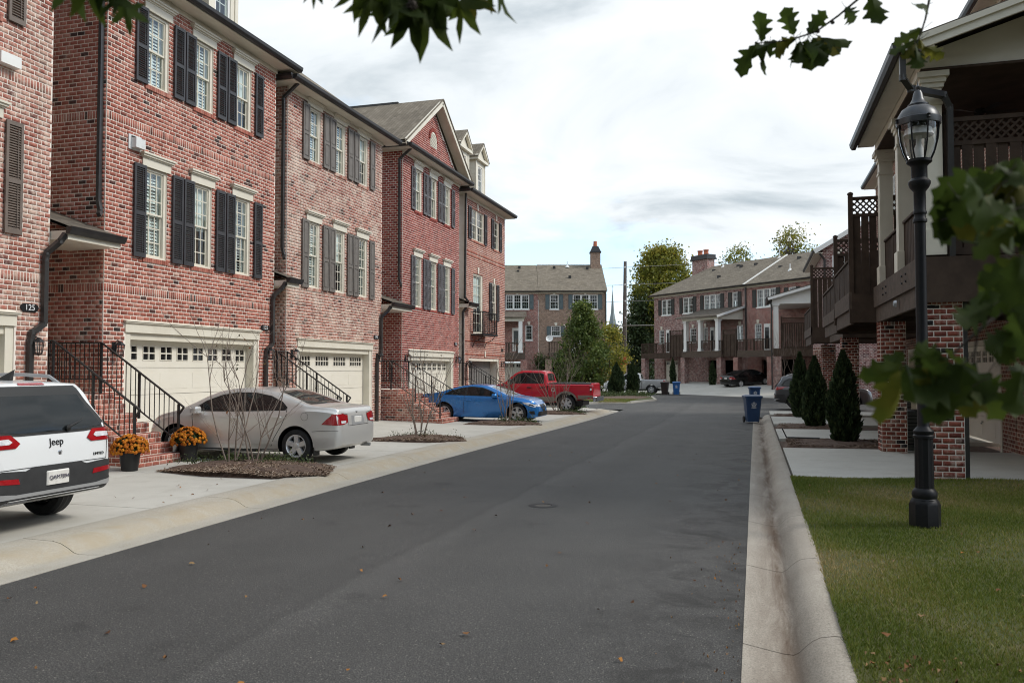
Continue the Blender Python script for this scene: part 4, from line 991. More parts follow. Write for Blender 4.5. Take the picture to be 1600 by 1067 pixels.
def house5():
    Y0 = 35.75; h = thing('brick_townhouse', 'brown red brick townhouse with juliet balcony and two roof dormers', 'house', (-12.8, Y0, 0), R(90))
    W = 6.35; base = -.35; z1 = 10.02; br = Bricks(MAT['brick_d'])
    ops = [(.85, 2.75, 8.05, 9.55), (4.35, 5.25, 8.05, 9.55), (1.2, 2.6, 3.62, 6.5), (4.0, 4.8, 4.4, 6.25), (.55, 5.3, base, 2.42)]
    mb = MB(); wall_faces(mb, 0, W, base, z1, ops, 0, .18); mb.quad((W, 0, base), (W, 9, base), (W, 9, z1), (W, 0, z1)); mb.quad((0, 0, base), (0, 9, base), (0, 9, z1), (0, 0, z1)); mb.build('wall', MAT['mortar'], h)
    br.face((0, 0, 0), (1, 0, 0), (0, -1, 0), brick_rects(0, W, base, z1, ops, (7.18, 7.36, 3.1, 2.51)))
    window(h, 1.33, 8.05, 9.55, .95, 3, (2, 2), 'trim', True, None, 0, None, True, brickm='brick_d'); window(h, 2.28, 8.05, 9.55, .95, 3, (2, 2), 'trim', True, None, 0, None, True, brickm='brick_d')
    window(h, 4.8, 8.05, 9.55, .9, 2, (2, 2), 'trim', True, None, 0, None, True, brickm='brick_d')
    window(h, 1.9, 3.62, 6.5, 1.4, 2, (6,), 'trim', True, 'half', 0, None, False, .12)
    window(h, 4.4, 4.4, 6.25, .8, 2, (3, 3), 'trim', True, None, 0, None, True, brickm='brick_d')
    for x in (.62, 2.98, 4.13, 5.47): shutter(h, x, 8.03, 9.55, .4, 'sh_black')
    for x in (3.78, 5.02): shutter(h, x, 4.38, 6.25, .4, 'sh_black')
    mb = MB()
    for x, z in ((1.8, 9.55), (4.8, 9.55), (1.9, 6.5), (4.4, 6.25), (2.95, 2.5)): mb.add([(x - .07, -.04, z), (x + .07, -.04, z), (x + .11, -.04, z + .3), (x - .11, -.04, z + .3), (x - .07, .01, z), (x + .07, .01, z), (x + .11, .01, z + .3), (x - .11, .01, z + .3)], [(0, 1, 2, 3), (0, 3, 7, 4), (1, 2, 6, 5), (3, 2, 6, 7), (0, 1, 5, 4)])
    mb.build('keystone', MAT['trim'], h)
    bal = empty('juliet_balcony', (1.95, 0, 3.5)); bal.parent = h
    mb = MB(); mb.box(-1.1, 1.1, -.62, 0, 0, .07); mb.box(-1.12, 1.12, -.64, -.60, .0, .1)
    for x in (-.9, .9): mb.tube([(x, -.55, 0), (x, -.42, -.18), (x, -.12, -.30), (x, -.02, -.55)], .02, 5)
    mb.build('balcony_floor', MAT['iron'], bal)
    mb = MB()
    mb.bar((-1.08, -.6, 1.1), (1.08, -.6, 1.1), .05, .04); mb.bar((-1.08, -.6, .16), (1.08, -.6, .16), .03, .03)
    for x in (-1.08, 1.08): mb.bar((x, -.6, 1.1), (x, 0, 1.1), .04, .04); mb.bar((x, -.6, .16), (x, 0, .16), .03, .03); mb.bar((x, -.6, .05), (x, -.6, 1.12), .05, .05)
    mb.build('balcony_rail', MAT['iron'], bal)
    rod = cached('jrod', lambda: MB().box(-.01, .01, -.01, .01, 0, .94).mesh('baluster', MAT['iron']))
    for i in range(17): obj('baluster', rod, bal, (-1.0 + 2.0 * i / 16, -.6, .16))
    for i in range(1, 5):
        for x in (-1.08, 1.08): obj('baluster', rod, bal, (x, -.6 * i / 5, .16))
    mb = MB(); mb.box(.55, .72, .02, .5, base, 2.42); mb.box(5.13, 5.3, .02, .5, base, 2.42); mb.box(.72, 5.13, .02, .5, 2.30, 2.42); mb.build('garage_surround', MAT['trim'], h)
    mb = MB(); mb.box(.72, 5.13, .42, .45, base, 2.30); mb.box(.72, 5.13, .40, .42, .6, .62); mb.box(.72, 5.13, .40, .42, 1.2, 1.22); mb.box(.72, 5.13, .40, .42, 1.8, 1.82); mb.build('garage_door', M('shaded_grey_door', (.14, .13, .12), (.18, .17, .155), 2, .6), h)
    lantern(h, .3, 2.15); lantern(h, 5.75, 2.15); plaque(h, '', 5.85, 2.9)
    eaves(h, 0, W, 0, z1); hip_roof(h, 0, W, 0, 9, z1 + .12, .75)
    dormer(h, 2.6, z1 + .75, 1.0, 1.5, 2.0); dormer(h, 5.2, z1 + .75, 1.0, 1.5, 2.0)
    downspout(h, [(-.12, -.1, z1), (-.12, -.06, 5.2), (-.15, -.25, 5.0)], .1); entry_roof(h, -.5, .55, 4.85)
    downspout(h, [(-.42, -.3, 4.8), (-.42, -.07, 4.5), (-.42, -.07, -.2)], .1)
    br.build(h, Matrix.Identity(4), 0)
    return h
h5 = house5()

stairs('brick entry stairs with two orange flower pots at the foot', ('near black iron railing of the stairs with flower pots', 'far black iron railing of the stairs with flower pots'), OFF[2], 1.37, 1.3, -2.05, 160)
stairs('narrow brick entry stairs half hidden behind the silver sedan', ('near iron railing of the stairs behind the silver sedan', 'far iron railing of the stairs behind the silver sedan'), OFF[3], .70, 1.3, -2.1, 0)
stairs('brick entry stairs beside the tail of the blue coupe', ('near iron railing of the stairs by the blue coupe', 'far iron railing of the stairs by the blue coupe'), OFF[4], 1.7, 1.2, -2.3, 0)
stairs('brick entry stairs beyond the red pickup bonnet', ('near iron railing of the stairs by the red pickup', 'far iron railing of the stairs by the red pickup'), 35.9, .9, 1.2, -2.3, 0)
# ------------------------------------------------------------------ the row on the right: decks on brick pillars
class RH:
    """a house on the right; world X/Y in, house-local out (house frame turned -90 degrees about its base)"""
    def __init__(self, label, Y): self.Y = Y; self.h = thing('brick_townhouse', label, 'house', (5.4, Y, 0), R(-90))
    def L(self, X, Y, z): return (self.Y - Y, X - 5.4, z)
    def box(self, mb, X0, X1, Y0, Y1, z0, z1, m=0): mb.box(self.Y - Y1, self.Y - Y0, X0 - 5.4, X1 - 5.4, z0, z1, m)
    def pillar(self, X, Y, zt, singles, w=.52):
        p = MB(); x, y = self.Y - Y, X - 5.4; zb = gz(Y) - .1
        p.box(x - w, x, y, y + w, zb, zt - .004)
        po = p.build('brick_pillar', MAT['mortar_pale'], self.h)
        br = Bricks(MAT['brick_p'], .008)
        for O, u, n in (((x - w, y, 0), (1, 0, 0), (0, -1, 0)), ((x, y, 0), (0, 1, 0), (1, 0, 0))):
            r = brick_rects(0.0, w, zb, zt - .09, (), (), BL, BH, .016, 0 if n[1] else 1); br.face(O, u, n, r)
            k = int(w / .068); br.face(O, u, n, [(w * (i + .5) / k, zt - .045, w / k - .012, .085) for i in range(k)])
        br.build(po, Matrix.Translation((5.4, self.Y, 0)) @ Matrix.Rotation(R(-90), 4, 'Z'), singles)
        return po
def lattice(mb, p, d, L, z0, z1, pitch=.13, m=0):
    """diagonal lattice in a vertical plane from p along unit d"""
    p, d = Vector(p), Vector(d); H = z1 - z0; n = d.cross(Vector((0, 0, 1)))
    s = -H
    while s < L:
        for sg in (1, -1):
            a0, a1 = (s, s + H) if sg > 0 else (s + H, s); t0, t1 = 0.0, 1.0
            lo, hi = min(a0, a1), max(a0, a1)
            def cl(a): return (a - a0) / (a1 - a0)
            ta, tb = sorted((cl(max(0, lo)), cl(min(L, hi))))
            if tb - ta > .02:
                q0 = p + d * (a0 + (a1 - a0) * ta) + Vector((0, 0, z0 + H * ta)) + n * (.006 * sg); q1 = p + d * (a0 + (a1 - a0) * tb) + Vector((0, 0, z0 + H * tb)) + n * (.006 * sg)
                mb.bar(q0, q1, .012, .034, m, tuple(n.cross((q1 - q0).normalized())))
        s += pitch
def screen(rh, X0, X1, Y, z0, z1, name='privacy_screen', boards=True):
    """privacy screen across a deck, facing the camera"""
    h = rh.h; s = empty(name, rh.L(X0, Y, z0)); s.parent = h; W = X1 - X0; H = z1 - z0       # child frame = house frame: +y is world +X, x is -Y
    mb = MB(); mb.box(-.05, .05, -.05, .05, -.1, H + .06); mb.lathe([(.07, 0), (.06, .04), (0, .07)], 8, (0, 0, H + .06)); mb.box(-.05, .05, W - .05, W + .05, -.1, H)
    mb.box(-.03, .03, .05, W - .05, H - .07, H); mb.box(-.03, .03, .05, W - .05, H - .46, H - .39); mb.box(-.03, .03, .05, W - .05, .05, .16)
    mb.build('screen_frame', MAT['wood'], s)
    mb = MB(); lattice(mb, (0, .05, 0), (0, 1, 0), W - .1, H - .39, H - .07); mb.build('lattice', MAT['wood'], s)
    n = max(3, int((W - .1) / .165)); bw = (W - .1) / n
    me = cached(('sboard', round(bw, 3), round(H, 2)), lambda: MB().box(-.012, .012, .004, bw - .016, 0, H - .44).mesh('board', MAT['wood']))
    me2 = cached(('sbatt', round(H, 2)), lambda: MB().box(-.012, .012, -.03, .03, 0, H - .5).mesh('board', MAT['wood']))
    for i in range(n):
        obj('board', me, s, (.012 if i % 2 else -.014, .05 + bw * i, .04))
    return s
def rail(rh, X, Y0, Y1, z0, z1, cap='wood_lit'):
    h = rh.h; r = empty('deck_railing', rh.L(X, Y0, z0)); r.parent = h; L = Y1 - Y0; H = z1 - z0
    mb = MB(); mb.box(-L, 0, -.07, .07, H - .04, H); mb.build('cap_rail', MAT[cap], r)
    mb = MB(); mb.box(-L, 0, -.02, .02, H - .14, H - .05); mb.box(-L, 0, -.02, .02, .05, .14)
    n = max(1, round(L / 1.1))
    for i in range(n + 1): mb.box(-L * i / n - .045, -L * i / n + .045, -.045, .045, -.15, H - .04)
    mb.build('rail_frame', MAT['wood'], r)
    k = int(L / .15); me = cached(('rb', round(H, 2)), lambda: MB().box(-.06, .06, -.035, -.02, .02, H - .06).mesh('baluster', MAT['wood']))
    for i in range(k): obj('baluster', me, r, (-L * (i + .5) / k, 0, 0))
    return r
def right_garage(rh, Y0, Y1, z0=.1, z1=2.5):
    x0, x1 = rh.Y - Y1, rh.Y - Y0
    mb = MB(); mb.box(x0 - .12, x0, -.02, .3, -.3, z1 + .12); mb.box(x1, x1 + .12, -.02, .3, -.3, z1 + .12); mb.box(x0, x1, -.02, .3, z1, z1 + .12); mb.build('garage_surround', MAT['trim'], rh.h)
    garage_door(rh.h, x0, x1, z0, z1, .2, 8, 2)
def right_shell(rh, Y0, Y1, gar=None, z1=10.3, mat='right_wall', wins=(), near=True):
    mb = MB(); ops = [(rh.Y - gar[1] - .12, rh.Y - gar[0] + .12, -.4, 2.62)] if gar else []
    ops += [(rh.Y - y - w / 2, rh.Y - y + w / 2, a, b) for y, w, a, b in wins]
    wall_faces(mb, rh.Y - Y1, rh.Y - Y0, -.4, z1, ops, 0, .2)
    if near: x = rh.Y - Y0; mb.quad((x, 0, -.4), (x, 9, -.4), (x, 9, z1), (x, 0, z1))
    x = rh.Y - Y1; mb.quad((x, 0, -.4), (x, 9, -.4), (x, 9, z1), (x, 0, z1)); mb.build('wall', MAT[mat], rh.h)
    for y, w, a, b in wins: window(rh.h, rh.Y - y, a, b, w, 3, (3, 3), 'trim_white', False, None, 0, None, 'stone')
    if gar: right_garage(rh, *gar)
    eaves(rh.h, rh.Y - Y1, rh.Y - Y0, 0, z1, .45, False, True); hip_roof(rh.h, rh.Y - Y1, rh.Y - Y0, 0, 9, z1 + .12, .7)
def deck_body(rh, X0, Y0, Y1, zb=2.95, zt=3.62):
    mb = MB(); rh.box(mb, X0 + .06, 5.4, Y0, Y1, zt - .06, zt)
    for k in range(int((Y1 - Y0) / .5) + 1): y = Y0 + .03 + k * .5; rh.box(mb, X0 + .08, 5.4, y, y + .05, zb + .1, zt - .061)
    mb.build('deck_floor', MAT['wood'], rh.h)
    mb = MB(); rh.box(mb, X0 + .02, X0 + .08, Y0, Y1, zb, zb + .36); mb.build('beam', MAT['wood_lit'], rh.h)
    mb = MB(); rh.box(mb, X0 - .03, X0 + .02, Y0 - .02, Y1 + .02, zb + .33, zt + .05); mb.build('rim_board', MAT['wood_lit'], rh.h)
    mb = MB(); rh.box(mb, X0 + .02, 5.4, Y0 - .03, Y0, zb + .02, zt + .02); mb.build('rim_board', MAT['wood'], rh.h)

# nearest: covered porch with three columns
r1 = RH('brick townhouse with cream columned porch above the lamp post', 14.0)
right_shell(r1, 13.2, 20.2, (14.6, 19.2), wins=((16.4, 1.0, 4.6, 6.3),))
deck_body(r1, 2.60, 14.55, 20.05, 2.95, 3.68)
for Y, zt, s in ((14.62, 3.03, 300), (19.8, 2.96, 260)): r1.pillar(2.66, Y, zt, s)
colm = MB(); a = .135
colm.bbox(-a - .04, a + .04, -a - .04, a + .04, 0, .42, .01); colm.box(-a, a, -a, a, .42, 2.72); colm.box(-a - .02, a + .02, -a - .02, a + .02, 2.44, 2.49); colm.box(-a - .03, a + .03, -a - .03, a + .03, 2.72, 2.80); colm.box(-a - .06, a + .06, -a - .06, a + .06, 2.80, 2.88); colm.box(-a - .10, a + .10, -a - .10, a + .10, 2.88, 2.97)
colme = colm.mesh('column', MAT['trim'])
for Y in (14.78, 17.35, 19.75): obj('column', colme, r1.h, r1.L(2.80, Y, 3.74))
for a_, b_ in ((14.95, 17.2), (17.5, 19.6)): rail(r1, 2.80, a_, b_, 3.78, 4.72, 'wood')
screen(r1, 3.02, 5.35, 14.78, 3.70, 5.98)
mb = MB(); r1.box(mb, 2.62, 5.4, 14.55, 20.05, 6.72, 6.76, 1)
r1.box(mb, 2.63, 2.98, 14.6, 20.0, 6.765, 6.95); r1.box(mb, 2.98, 5.4, 14.6, 14.85, 6.765, 6.93)
r1.box(mb, 2.28, 2.62, 14.02, 20.1, 6.93, 6.96)
def P1(X, Y, z): return r1.L(X, Y, z)
mb.add([P1(2.62, 14.62, 6.93), P1(5.4, 14.62, 6.93), P1(5.4, 14.62, 7.86), P1(2.62, 14.62, 7.02)], [(0, 1, 2, 3)])
mb.build('porch_ceiling', [MAT['trim'], MAT['wood']], r1.h)
mb = MB(); vs = []
for Y in (13.98, 20.15): vs += [P1(2.22, Y, 6.98), P1(5.42, Y, 7.95), P1(5.42, Y, 8.02), P1(2.22, Y, 7.05)]
mb.add(vs, [(0, 1, 2, 3), (4, 5, 6, 7), (0, 1, 5, 4), (3, 2, 6, 7), (0, 3, 7, 4)]); mb.build('porch_roof', MAT['shingle_dark'], r1.h)
mb = MB(); mb.bar(P1(2.26, 14.0, 6.91), P1(5.4, 14.0, 7.865), .05, .20); mb.bar(P1(2.26, 13.96, 6.98), P1(5.4, 13.96, 7.935), .05, .09)
mb.add([P1(2.28, 14.0, 6.83), P1(2.72, 14.0, 6.83), P1(2.72, 14.0, 7.0), P1(2.28, 14.0, 6.9), P1(2.28, 14.06, 6.83), P1(2.72, 14.06, 6.83), P1(2.72, 14.06, 7.0), P1(2.28, 14.06, 6.9)], [(0, 1, 2, 3), (4, 5, 6, 7), (0, 1, 5, 4)])
mb.build('rake_board', MAT['trim'], r1.h)
gutter_run(r1.h, P1(2.24, 20.1, 6.88), P1(2.24, 13.96, 6.88))
downspout(r1.h, [P1(2.28, 14.12, 6.86), P1(2.28, 14.12, 6.50), P1(2.42, 14.28, 6.36), P1(2.95, 14.56, 6.30), P1(3.04, 14.6, 6.10), P1(3.04, 14.6, 3.6), P1(3.04, 14.66, 3.4), P1(3.23, 14.8, 3.1), P1(3.23, 14.8, .1)], .10)
bolts = MB()
for Y in (15.9, 16.3, 18.2, 18.6):
    for z in (3.45, 3.58): bolts.lathe([(0, -.035), (.018, -.035), (.018, 0)], 6, r1.L(2.58, Y, z), axis='y')
bolts.build('bolt', MAT['iron'], r1.h)
mb = MB(); mb.lathe([(0, -.05), (.05, -.05), (.07, 0)], 10, r1.L(2.57, 17.0, 3.14), axis='y'); mb.build('deck_light', MAT['metal'], r1.h)
fan = MB(); fan.lathe([(0, 0), (.09, 0), (.10, -.09), (.03, -.14), (0, -.14)], 12, (0, 0, 0))
for k in range(5):
    t = 2 * math.pi * k / 5; fan.add([(.1 * math.cos(t + .3), .1 * math.sin(t + .3), -.08), (.6 * math.cos(t + .12), .6 * math.sin(t + .12), -.08), (.6 * math.cos(t - .12), .6 * math.sin(t - .12), -.06), (.1 * math.cos(t - .3), .1 * math.sin(t - .3), -.06)], [(0, 1, 2, 3)])
tag(obj('ceiling_fan', fan.mesh('ceiling_fan', MAT['iron']), None, (4.0, 16.8, 6.66)), 'dark ceiling fan hanging under the porch roof by the lamp', 'ceiling fan')
# open decks with privacy screens
r2 = RH('brick townhouse with the largest dark privacy screen on its deck', 20.3)
right_shell(r2, 20.25, 27.6, (21.4, 26.2), wins=((22.2, 1.0, 4.5, 6.4), (25.6, 1.0, 4.5, 6.4), (22.2, .9, 8.2, 9.7), (25.6, .9, 8.2, 9.7)))
deck_body(r2, 2.12, 20.32, 24.0); screen(r2, 2.14, 5.35, 20.36, 3.05, 5.86); rail(r2, 2.14, 20.45, 24.0, 3.6, 4.42)
deck_body(r2, 2.12, 24.1, 28.0, 2.9, 3.5); screen(r2, 2.14, 5.35, 24.12, 3.2, 5.45); rail(r2, 2.14, 24.2, 28.0, 3.5, 4.25)
mb = MB(); r2.box(mb, 2.58, 2.68, 24.2, 24.3, 3.2, 5.5); mb.build('deck_post', MAT['pine'], r2.h)
r2.pillar(2.72, 28.9, 2.95, 0)
r3 = RH('brick townhouse with a gabled roof end behind the second arborvitae', 27.7)
right_shell(r3, 27.7, 33.6, (28.6, 33.0), wins=((29.5, .9, 8.2, 9.7), (31.6, .9, 8.2, 9.7), (29.5, 1, 4.5, 6.4)))
deck_body(r3, 2.7, 28.6, 33.4, 2.9, 3.5); rail(r3, 2.72, 28.6, 33.4, 3.5, 4.3)
r4 = RH('brick townhouse behind the grey SUV with a dark deck screen', 33.8)
right_shell(r4, 33.7, 41.0, (34.6, 39.4), wins=((36, .9, 8.2, 9.7), (38.5, .9, 8.2, 9.7), (36, 1, 4.5, 6.4)))
deck_body(r4, 2.12, 33.95, 38.4, 2.9, 3.5); screen(r4, 2.14, 5.35, 33.98, 2.95, 5.84); rail(r4, 2.14, 34.1, 38.4, 3.5, 4.9 - .6)
r4.pillar(2.62, 35.8, 2.9, 0); r4.pillar(2.62, 40.6, 2.9, 0)
for X, Y, lab in ((3.6, 20.9, 'grey air conditioner beside the second brick pillar'), (4.4, 29.4, 'grey air conditioner deep behind the arborvitae')):
    ac = thing('air_conditioner', lab, 'air conditioner', (X, Y, gz(Y) + .12)); mb = MB(); mb.bbox(-.38, .38, -.38, .38, .05, .88, .04); mb.box(-.45, .45, -.45, .45, -.02, .05)
    mb.build('cabinet', MAT['ac'], ac); fn = MB(); fn.lathe([(.3, 0), (.29, .02), (.05, .025), (0, .03)], 14, (0, 0, .88)); fn.build('fan_guard', MAT['iron'], ac)
    lv = MB()
    for i in range(9): lv.box(-.386, .386, -.386, .386, .13 + i * .08, .145 + i * .08)
    lv.build('louvre', MAT['dark'], ac)

# ------------------------------------------------------------------ end of the street
def far_house(name, label, O, rz, parts): pass
def win_set(h, x0, x1, z0, z1, n, shut=None, rows=(2, 2), cols=3, trim='trim_white', sill='stone', blind=None, key=True):
    w = (x1 - x0) / n
    for i in range(n): window(h, x0 + w * (i + .5), z0, z1, w, cols, rows, trim, False, blind, 0, None, sill, .07, light=True)
    if shut:
        for x in (x0 - .25, x1 + .25): shutter(h, x, z0, z1, .44, shut, 'panel')
    if key:
        c = (x0 + x1) / 2; mb = MB(); mb.add([(c - .1, -.05, z1 + .02), (c + .1, -.05, z1 + .02), (c + .16, -.05, z1 + .36), (c - .16, -.05, z1 + .36), (c - .1, .0, z1 + .02), (c + .1, 0, z1 + .02), (c + .16, 0, z1 + .36), (c - .16, 0, z1 + .36)], [(0, 1, 2, 3), (0, 3, 7, 4), (1, 2, 6, 5), (2, 3, 7, 6)]); mb.build('keystone', MAT['trim'], h)
def roof_vents(h, pts):
    for x, y, z, k in pts:
        mb = MB()
        if k: mb.lathe([(.05, -.3), (.05, .45), (.0, .46)], 8, (x, y, z)); mb.lathe([(.28, -.25), (.06, .05)], 8, (x, y, z))
        else: mb.box(x - .14, x + .14, y - .12, y + .12, z - .15, z + .16)
        mb.build('roof_vent', MAT['galv'] if k else MAT['iron'], h)
def far_deck(h, x0, x1, off, zt, rail_h=1.05, zb=None, lit='wood_lit'):
    zb = zt - .55 if zb is None else zb
    mb = MB(); mb.box(x0, x1, -off, 0, zt - .12, zt); mb.build('deck_floor', MAT['wood'], h)
    mb = MB(); mb.box(x0 - .02, x1 + .02, -off - .06, -off, zb, zt + .02); mb.build('beam', MAT[lit], h)
    mb = MB(); mb.box(x0, x1, -off - .05, -off + .05, zt + rail_h - .07, zt + rail_h)
    for i in range(5): x = x0 + (x1 - x0) * i / 4; mb.box(x - .05, x + .05, -off - .045, -off + .045, zt, zt + rail_h)
    n = int((x1 - x0) / .16)
    for i in range(n): x = x0 + (x1 - x0) * (i + .5) / n; mb.box(x - .03, x + .03, -off - .02, -off + .01, zt + .08, zt + rail_h - .07)
    mb.build('deck_railing', MAT['wood'], h)
def far_pillar(h, x, off, zt, w=.75, mat='far_mix', zb=-.4): mb = MB(); mb.box(x - w / 2, x + w / 2, -off - .1, -off - .1 + w, zb, zt); mb.build('brick_pillar', MAT[mat], h)
def far_screen(h, x0, x1, off, z0, z1):
    mb = MB(); n = max(2, int((x1 - x0) / .22))
    for i in range(n): a = x0 + (x1 - x0) * i / n; mb.box(a + .01, a + (x1 - x0) / n - .01, -off - (.03 if i % 2 else 0), -off + .03, z0, z1 - .45)
    for x in (x0, x1): mb.box(x - .06, x + .06, -off - .06, -off + .06, z0 - .1, z1 + .05)
    mb.box(x0, x1, -off - .04, -off + .04, z1 - .08, z1); mb.box(x0, x1, -off - .04, -off + .04, z1 - .48, z1 - .4)
    lattice(mb, (x0, -off, 0), (1, 0, 0), x1 - x0, z1 - .4, z1 - .08, .2); mb.build('privacy_screen', MAT['wood'], h)

OCx, OCy = -10.03, 86.48; RC = math.atan2(-.6947, .7193)
def wallC(h, x0, x1, ops, z1, mat, dep=10.4, z0=-.5):
    mb = MB(); wall_faces(mb, x0, x1, z0, z1, ops, 0, .25); mb.quad((x0, 0, z0), (x0, dep, z0), (x0, dep, z1), (x0, 0, z1)); mb.quad((x1, 0, z0), (x1, dep, z0), (x1, dep, z1), (x1, 0, z1)); mb.build('wall', MAT[mat], h)
def openings(h, lst):
    for a, b in lst:
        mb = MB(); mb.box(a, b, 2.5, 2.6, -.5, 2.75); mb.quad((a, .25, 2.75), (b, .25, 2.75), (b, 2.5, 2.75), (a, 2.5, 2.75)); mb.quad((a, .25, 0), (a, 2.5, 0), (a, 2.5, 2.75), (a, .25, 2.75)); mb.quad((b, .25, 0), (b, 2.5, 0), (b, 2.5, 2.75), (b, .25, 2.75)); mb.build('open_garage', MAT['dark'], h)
def patio(h, lst):
    for a, b in lst: mb = MB(); mb.box(a, b, -.04, .02, 3.4, 5.9, 0); mb.box(a + .13, b - .13, -.05, -.04, 3.7, 5.6, 1); mb.build('patio_door', [MAT['trim_white'], MAT['cglass_far']], h)
MAT['cglass_far'] = M('door_dark_glass', (.02, .022, .024), rough=.1)
c1 = thing('brick_townhouse', 'wide angled brick townhouse with cream columned porch and brown decks', 'house', (OCx, OCy, 0), RC)
U1 = ((1.2, 2.72, 2), (4.45, 5.93, 2), (7.45, 9.7, 3), (11.2, 11.92, 1)); L1 = ((.79, 1.58), (5.44, 6.34), (7.34, 7.94), (11.73, 12.51))
wallC(c1, 0, 13.05, [(a, b, 7.42, 9.0) for a, b, n in U1] + [(a, b, 4.55, 5.93) for a, b in L1] + [(1.57, 3.6, -.5, 2.75), (8.0, 9.28, -.5, 2.75), (9.97, 11.34, -.5, 2.75)], 9.4, 'far_mix')
for a, b, n in U1: win_set(c1, a, b, 7.42, 9.0, n, 'sh_dark', key=False)
for a, b in L1: win_set(c1, a, b, 4.55, 5.93, 1)
patio(c1, ((1.9, 2.47), (8.3, 8.9))); openings(c1, ((8.0, 9.28), (9.97, 11.34))); garage_door(c1, 1.57, 3.6, .72, 2.75, .2, 3, 2)
eaves(c1, 0, 13.05, 0, 9.4, .4, False, False)
e = .45; mb = MB(); mb.add([(-e, -e, 9.52), (13.05, -e, 9.52), (13.05, 5.2, 12.6), (3.2, 5.2, 12.6), (-e, 10.8, 9.52), (13.05, 10.8, 9.52)], [(0, 1, 2, 3), (0, 3, 4), (3, 2, 5, 4)]); mb.build('roof', MAT['shingle'], c1)
mb = MB(); mb.box(.6, 2.9, 4.7, 5.7, 10.6, 13.4); ch = mb.build('chimney', MAT['far_mix'], c1)
mb = MB(); mb.box(.45, 3.05, 4.5, 5.9, 13.4, 13.55, 0); mb.box(.5, 3.0, 4.6, 5.8, 13.55, 13.9, 0); mb.build('chimney_cap', MAT['iron'], ch)
for x in (1.3, 2.2): mb = MB(); mb.lathe([(.28, 0), (.24, .42), (.3, .46), (.3, .55), (.2, .55)], 12, (x, 5.2, 13.9)); mb.build('chimney_pot', MAT['terracotta'], ch)
roof_vents(c1, [(5.2, 4.7, 12.4, 1), (4.6, 4.0, 11.9, 0), (7.8, 4.2, 12.05, 0), (8.6, 3.8, 11.9, 0), (10.4, 3.9, 11.9, 0), (7.4, 2.0, 10.9, 0), (12.4, 4.9, 12.5, 1)])
far_deck(c1, 7.5, 12.7, 2.8, 3.55, .95)
for x in (8.0, 9.95, 12.2): mb = MB(); mb.box(x - .17, x + .17, -2.92, -2.58, 3.55, 6.4); mb.box(x - .23, x + .23, -2.98, -2.52, 6.25, 6.4); mb.box(x - .21, x + .21, -2.96, -2.54, 3.55, 3.78); mb.build('column', MAT['trim_white'], c1)
mb = MB(); mb.box(7.7, 12.5, -3.0, -2.5, 6.4, 6.62); mb.box(7.7, 12.5, -2.5, 0, 6.5, 6.55, 0)
mb.add([(12.52, -3.0, 6.4), (12.52, 0, 6.4), (12.52, 0, 7.45), (12.52, -3.0, 6.7)], [(0, 1, 2, 3)]); mb.build('porch_beam', MAT['trim'], c1)
mb = MB(); mb.add([(7.2, -3.4, 6.6), (12.75, -3.4, 6.6), (12.75, 0, 7.55), (7.2, 0, 7.55), (7.2, -3.4, 6.7), (12.75, -3.4, 6.7), (12.75, 0, 7.65), (7.2, 0, 7.65)], [(0, 1, 2, 3), (4, 5, 6, 7), (0, 1, 5, 4), (1, 2, 6, 5), (0, 3, 7, 4)]); mb.build('porch_roof', MAT['shingle_dark'], c1)
mb = MB(); mb.bar((12.78, -3.4, 6.6), (12.78, 0, 7.57), .05, .2); mb.build('rake_board', MAT['trim_white'], c1)
far_deck(c1, 1.2, 5.6, 2.6, 3.5, .98, 2.95, 'wood'); far_screen(c1, 5.6, 7.45, 2.65, 3.1, 5.6); far_screen(c1, 12.75, 14.3, 2.65, 3.05, 5.4)
for x, zt in ((1.5, 3.0), (7.4, 3.0), (12.2, 3.0)): far_pillar(c1, x, 2.6, zt, .55)
downspout(c1, [(12.95, -.1, 9.3), (12.95, -.1, 3.0)], .12)
c2 = thing('brick_townhouse', 'angled red brick townhouse beside the wide one, behind the black sedan', 'house', (OCx, OCy, 0), RC)
wallC(c2, 13.052, 21.5, [(14.2, 16.46, 7.4, 9.0), (17.83, 18.64, 7.6, 8.9), (13.92, 14.74, 4.55, 5.95), (14.71, 15.85, -.5, 2.75), (16.8, 19.5, -.5, 2.75)], 9.38, 'far_red')
win_set(c2, 14.2, 16.46, 7.4, 9.0, 3, 'sh_dark', key=False); win_set(c2, 17.83, 18.64, 7.6, 8.9, 1, 'sh_dark', key=False); win_set(c2, 13.92, 14.74, 4.55, 5.95, 1)
patio(c2, ((15.05, 15.76),)); openings(c2, ((14.71, 15.85), (16.8, 19.5)))
eaves(c2, 13.05, 21.5, 0, 9.38, .4, False, False)
mb = MB(); mb.add([(13.06, -e, 9.50), (21.9, -e, 9.50), (21.9, 5.2, 12.58), (13.06, 5.2, 12.58), (13.06, 10.8, 9.50), (21.9, 10.8, 9.50)], [(0, 1, 2, 3), (3, 2, 5, 4)]); mb.build('roof', MAT['shingle'], c2)
mb = MB(); mb.bar((13.06, -.5, 9.53), (13.06, 5.2, 12.63), .14, .08); mb.build('flashing', MAT['trim_white'], c2)
roof_vents(c2, [(14.6, 2.6, 11.1, 0), (15.6, 3.9, 11.9, 0), (16.6, 1.6, 10.7, 1), (18.0, 3.6, 11.7, 0)])
far_deck(c2, 14.4, 18.3, 2.6, 3.5, 1.0, 2.95); far_pillar(c2, 14.25, 2.6, 2.95, .55, 'far_red'); far_pillar(c2, 18.1, 2.6, 2.95, .5, 'far_red')
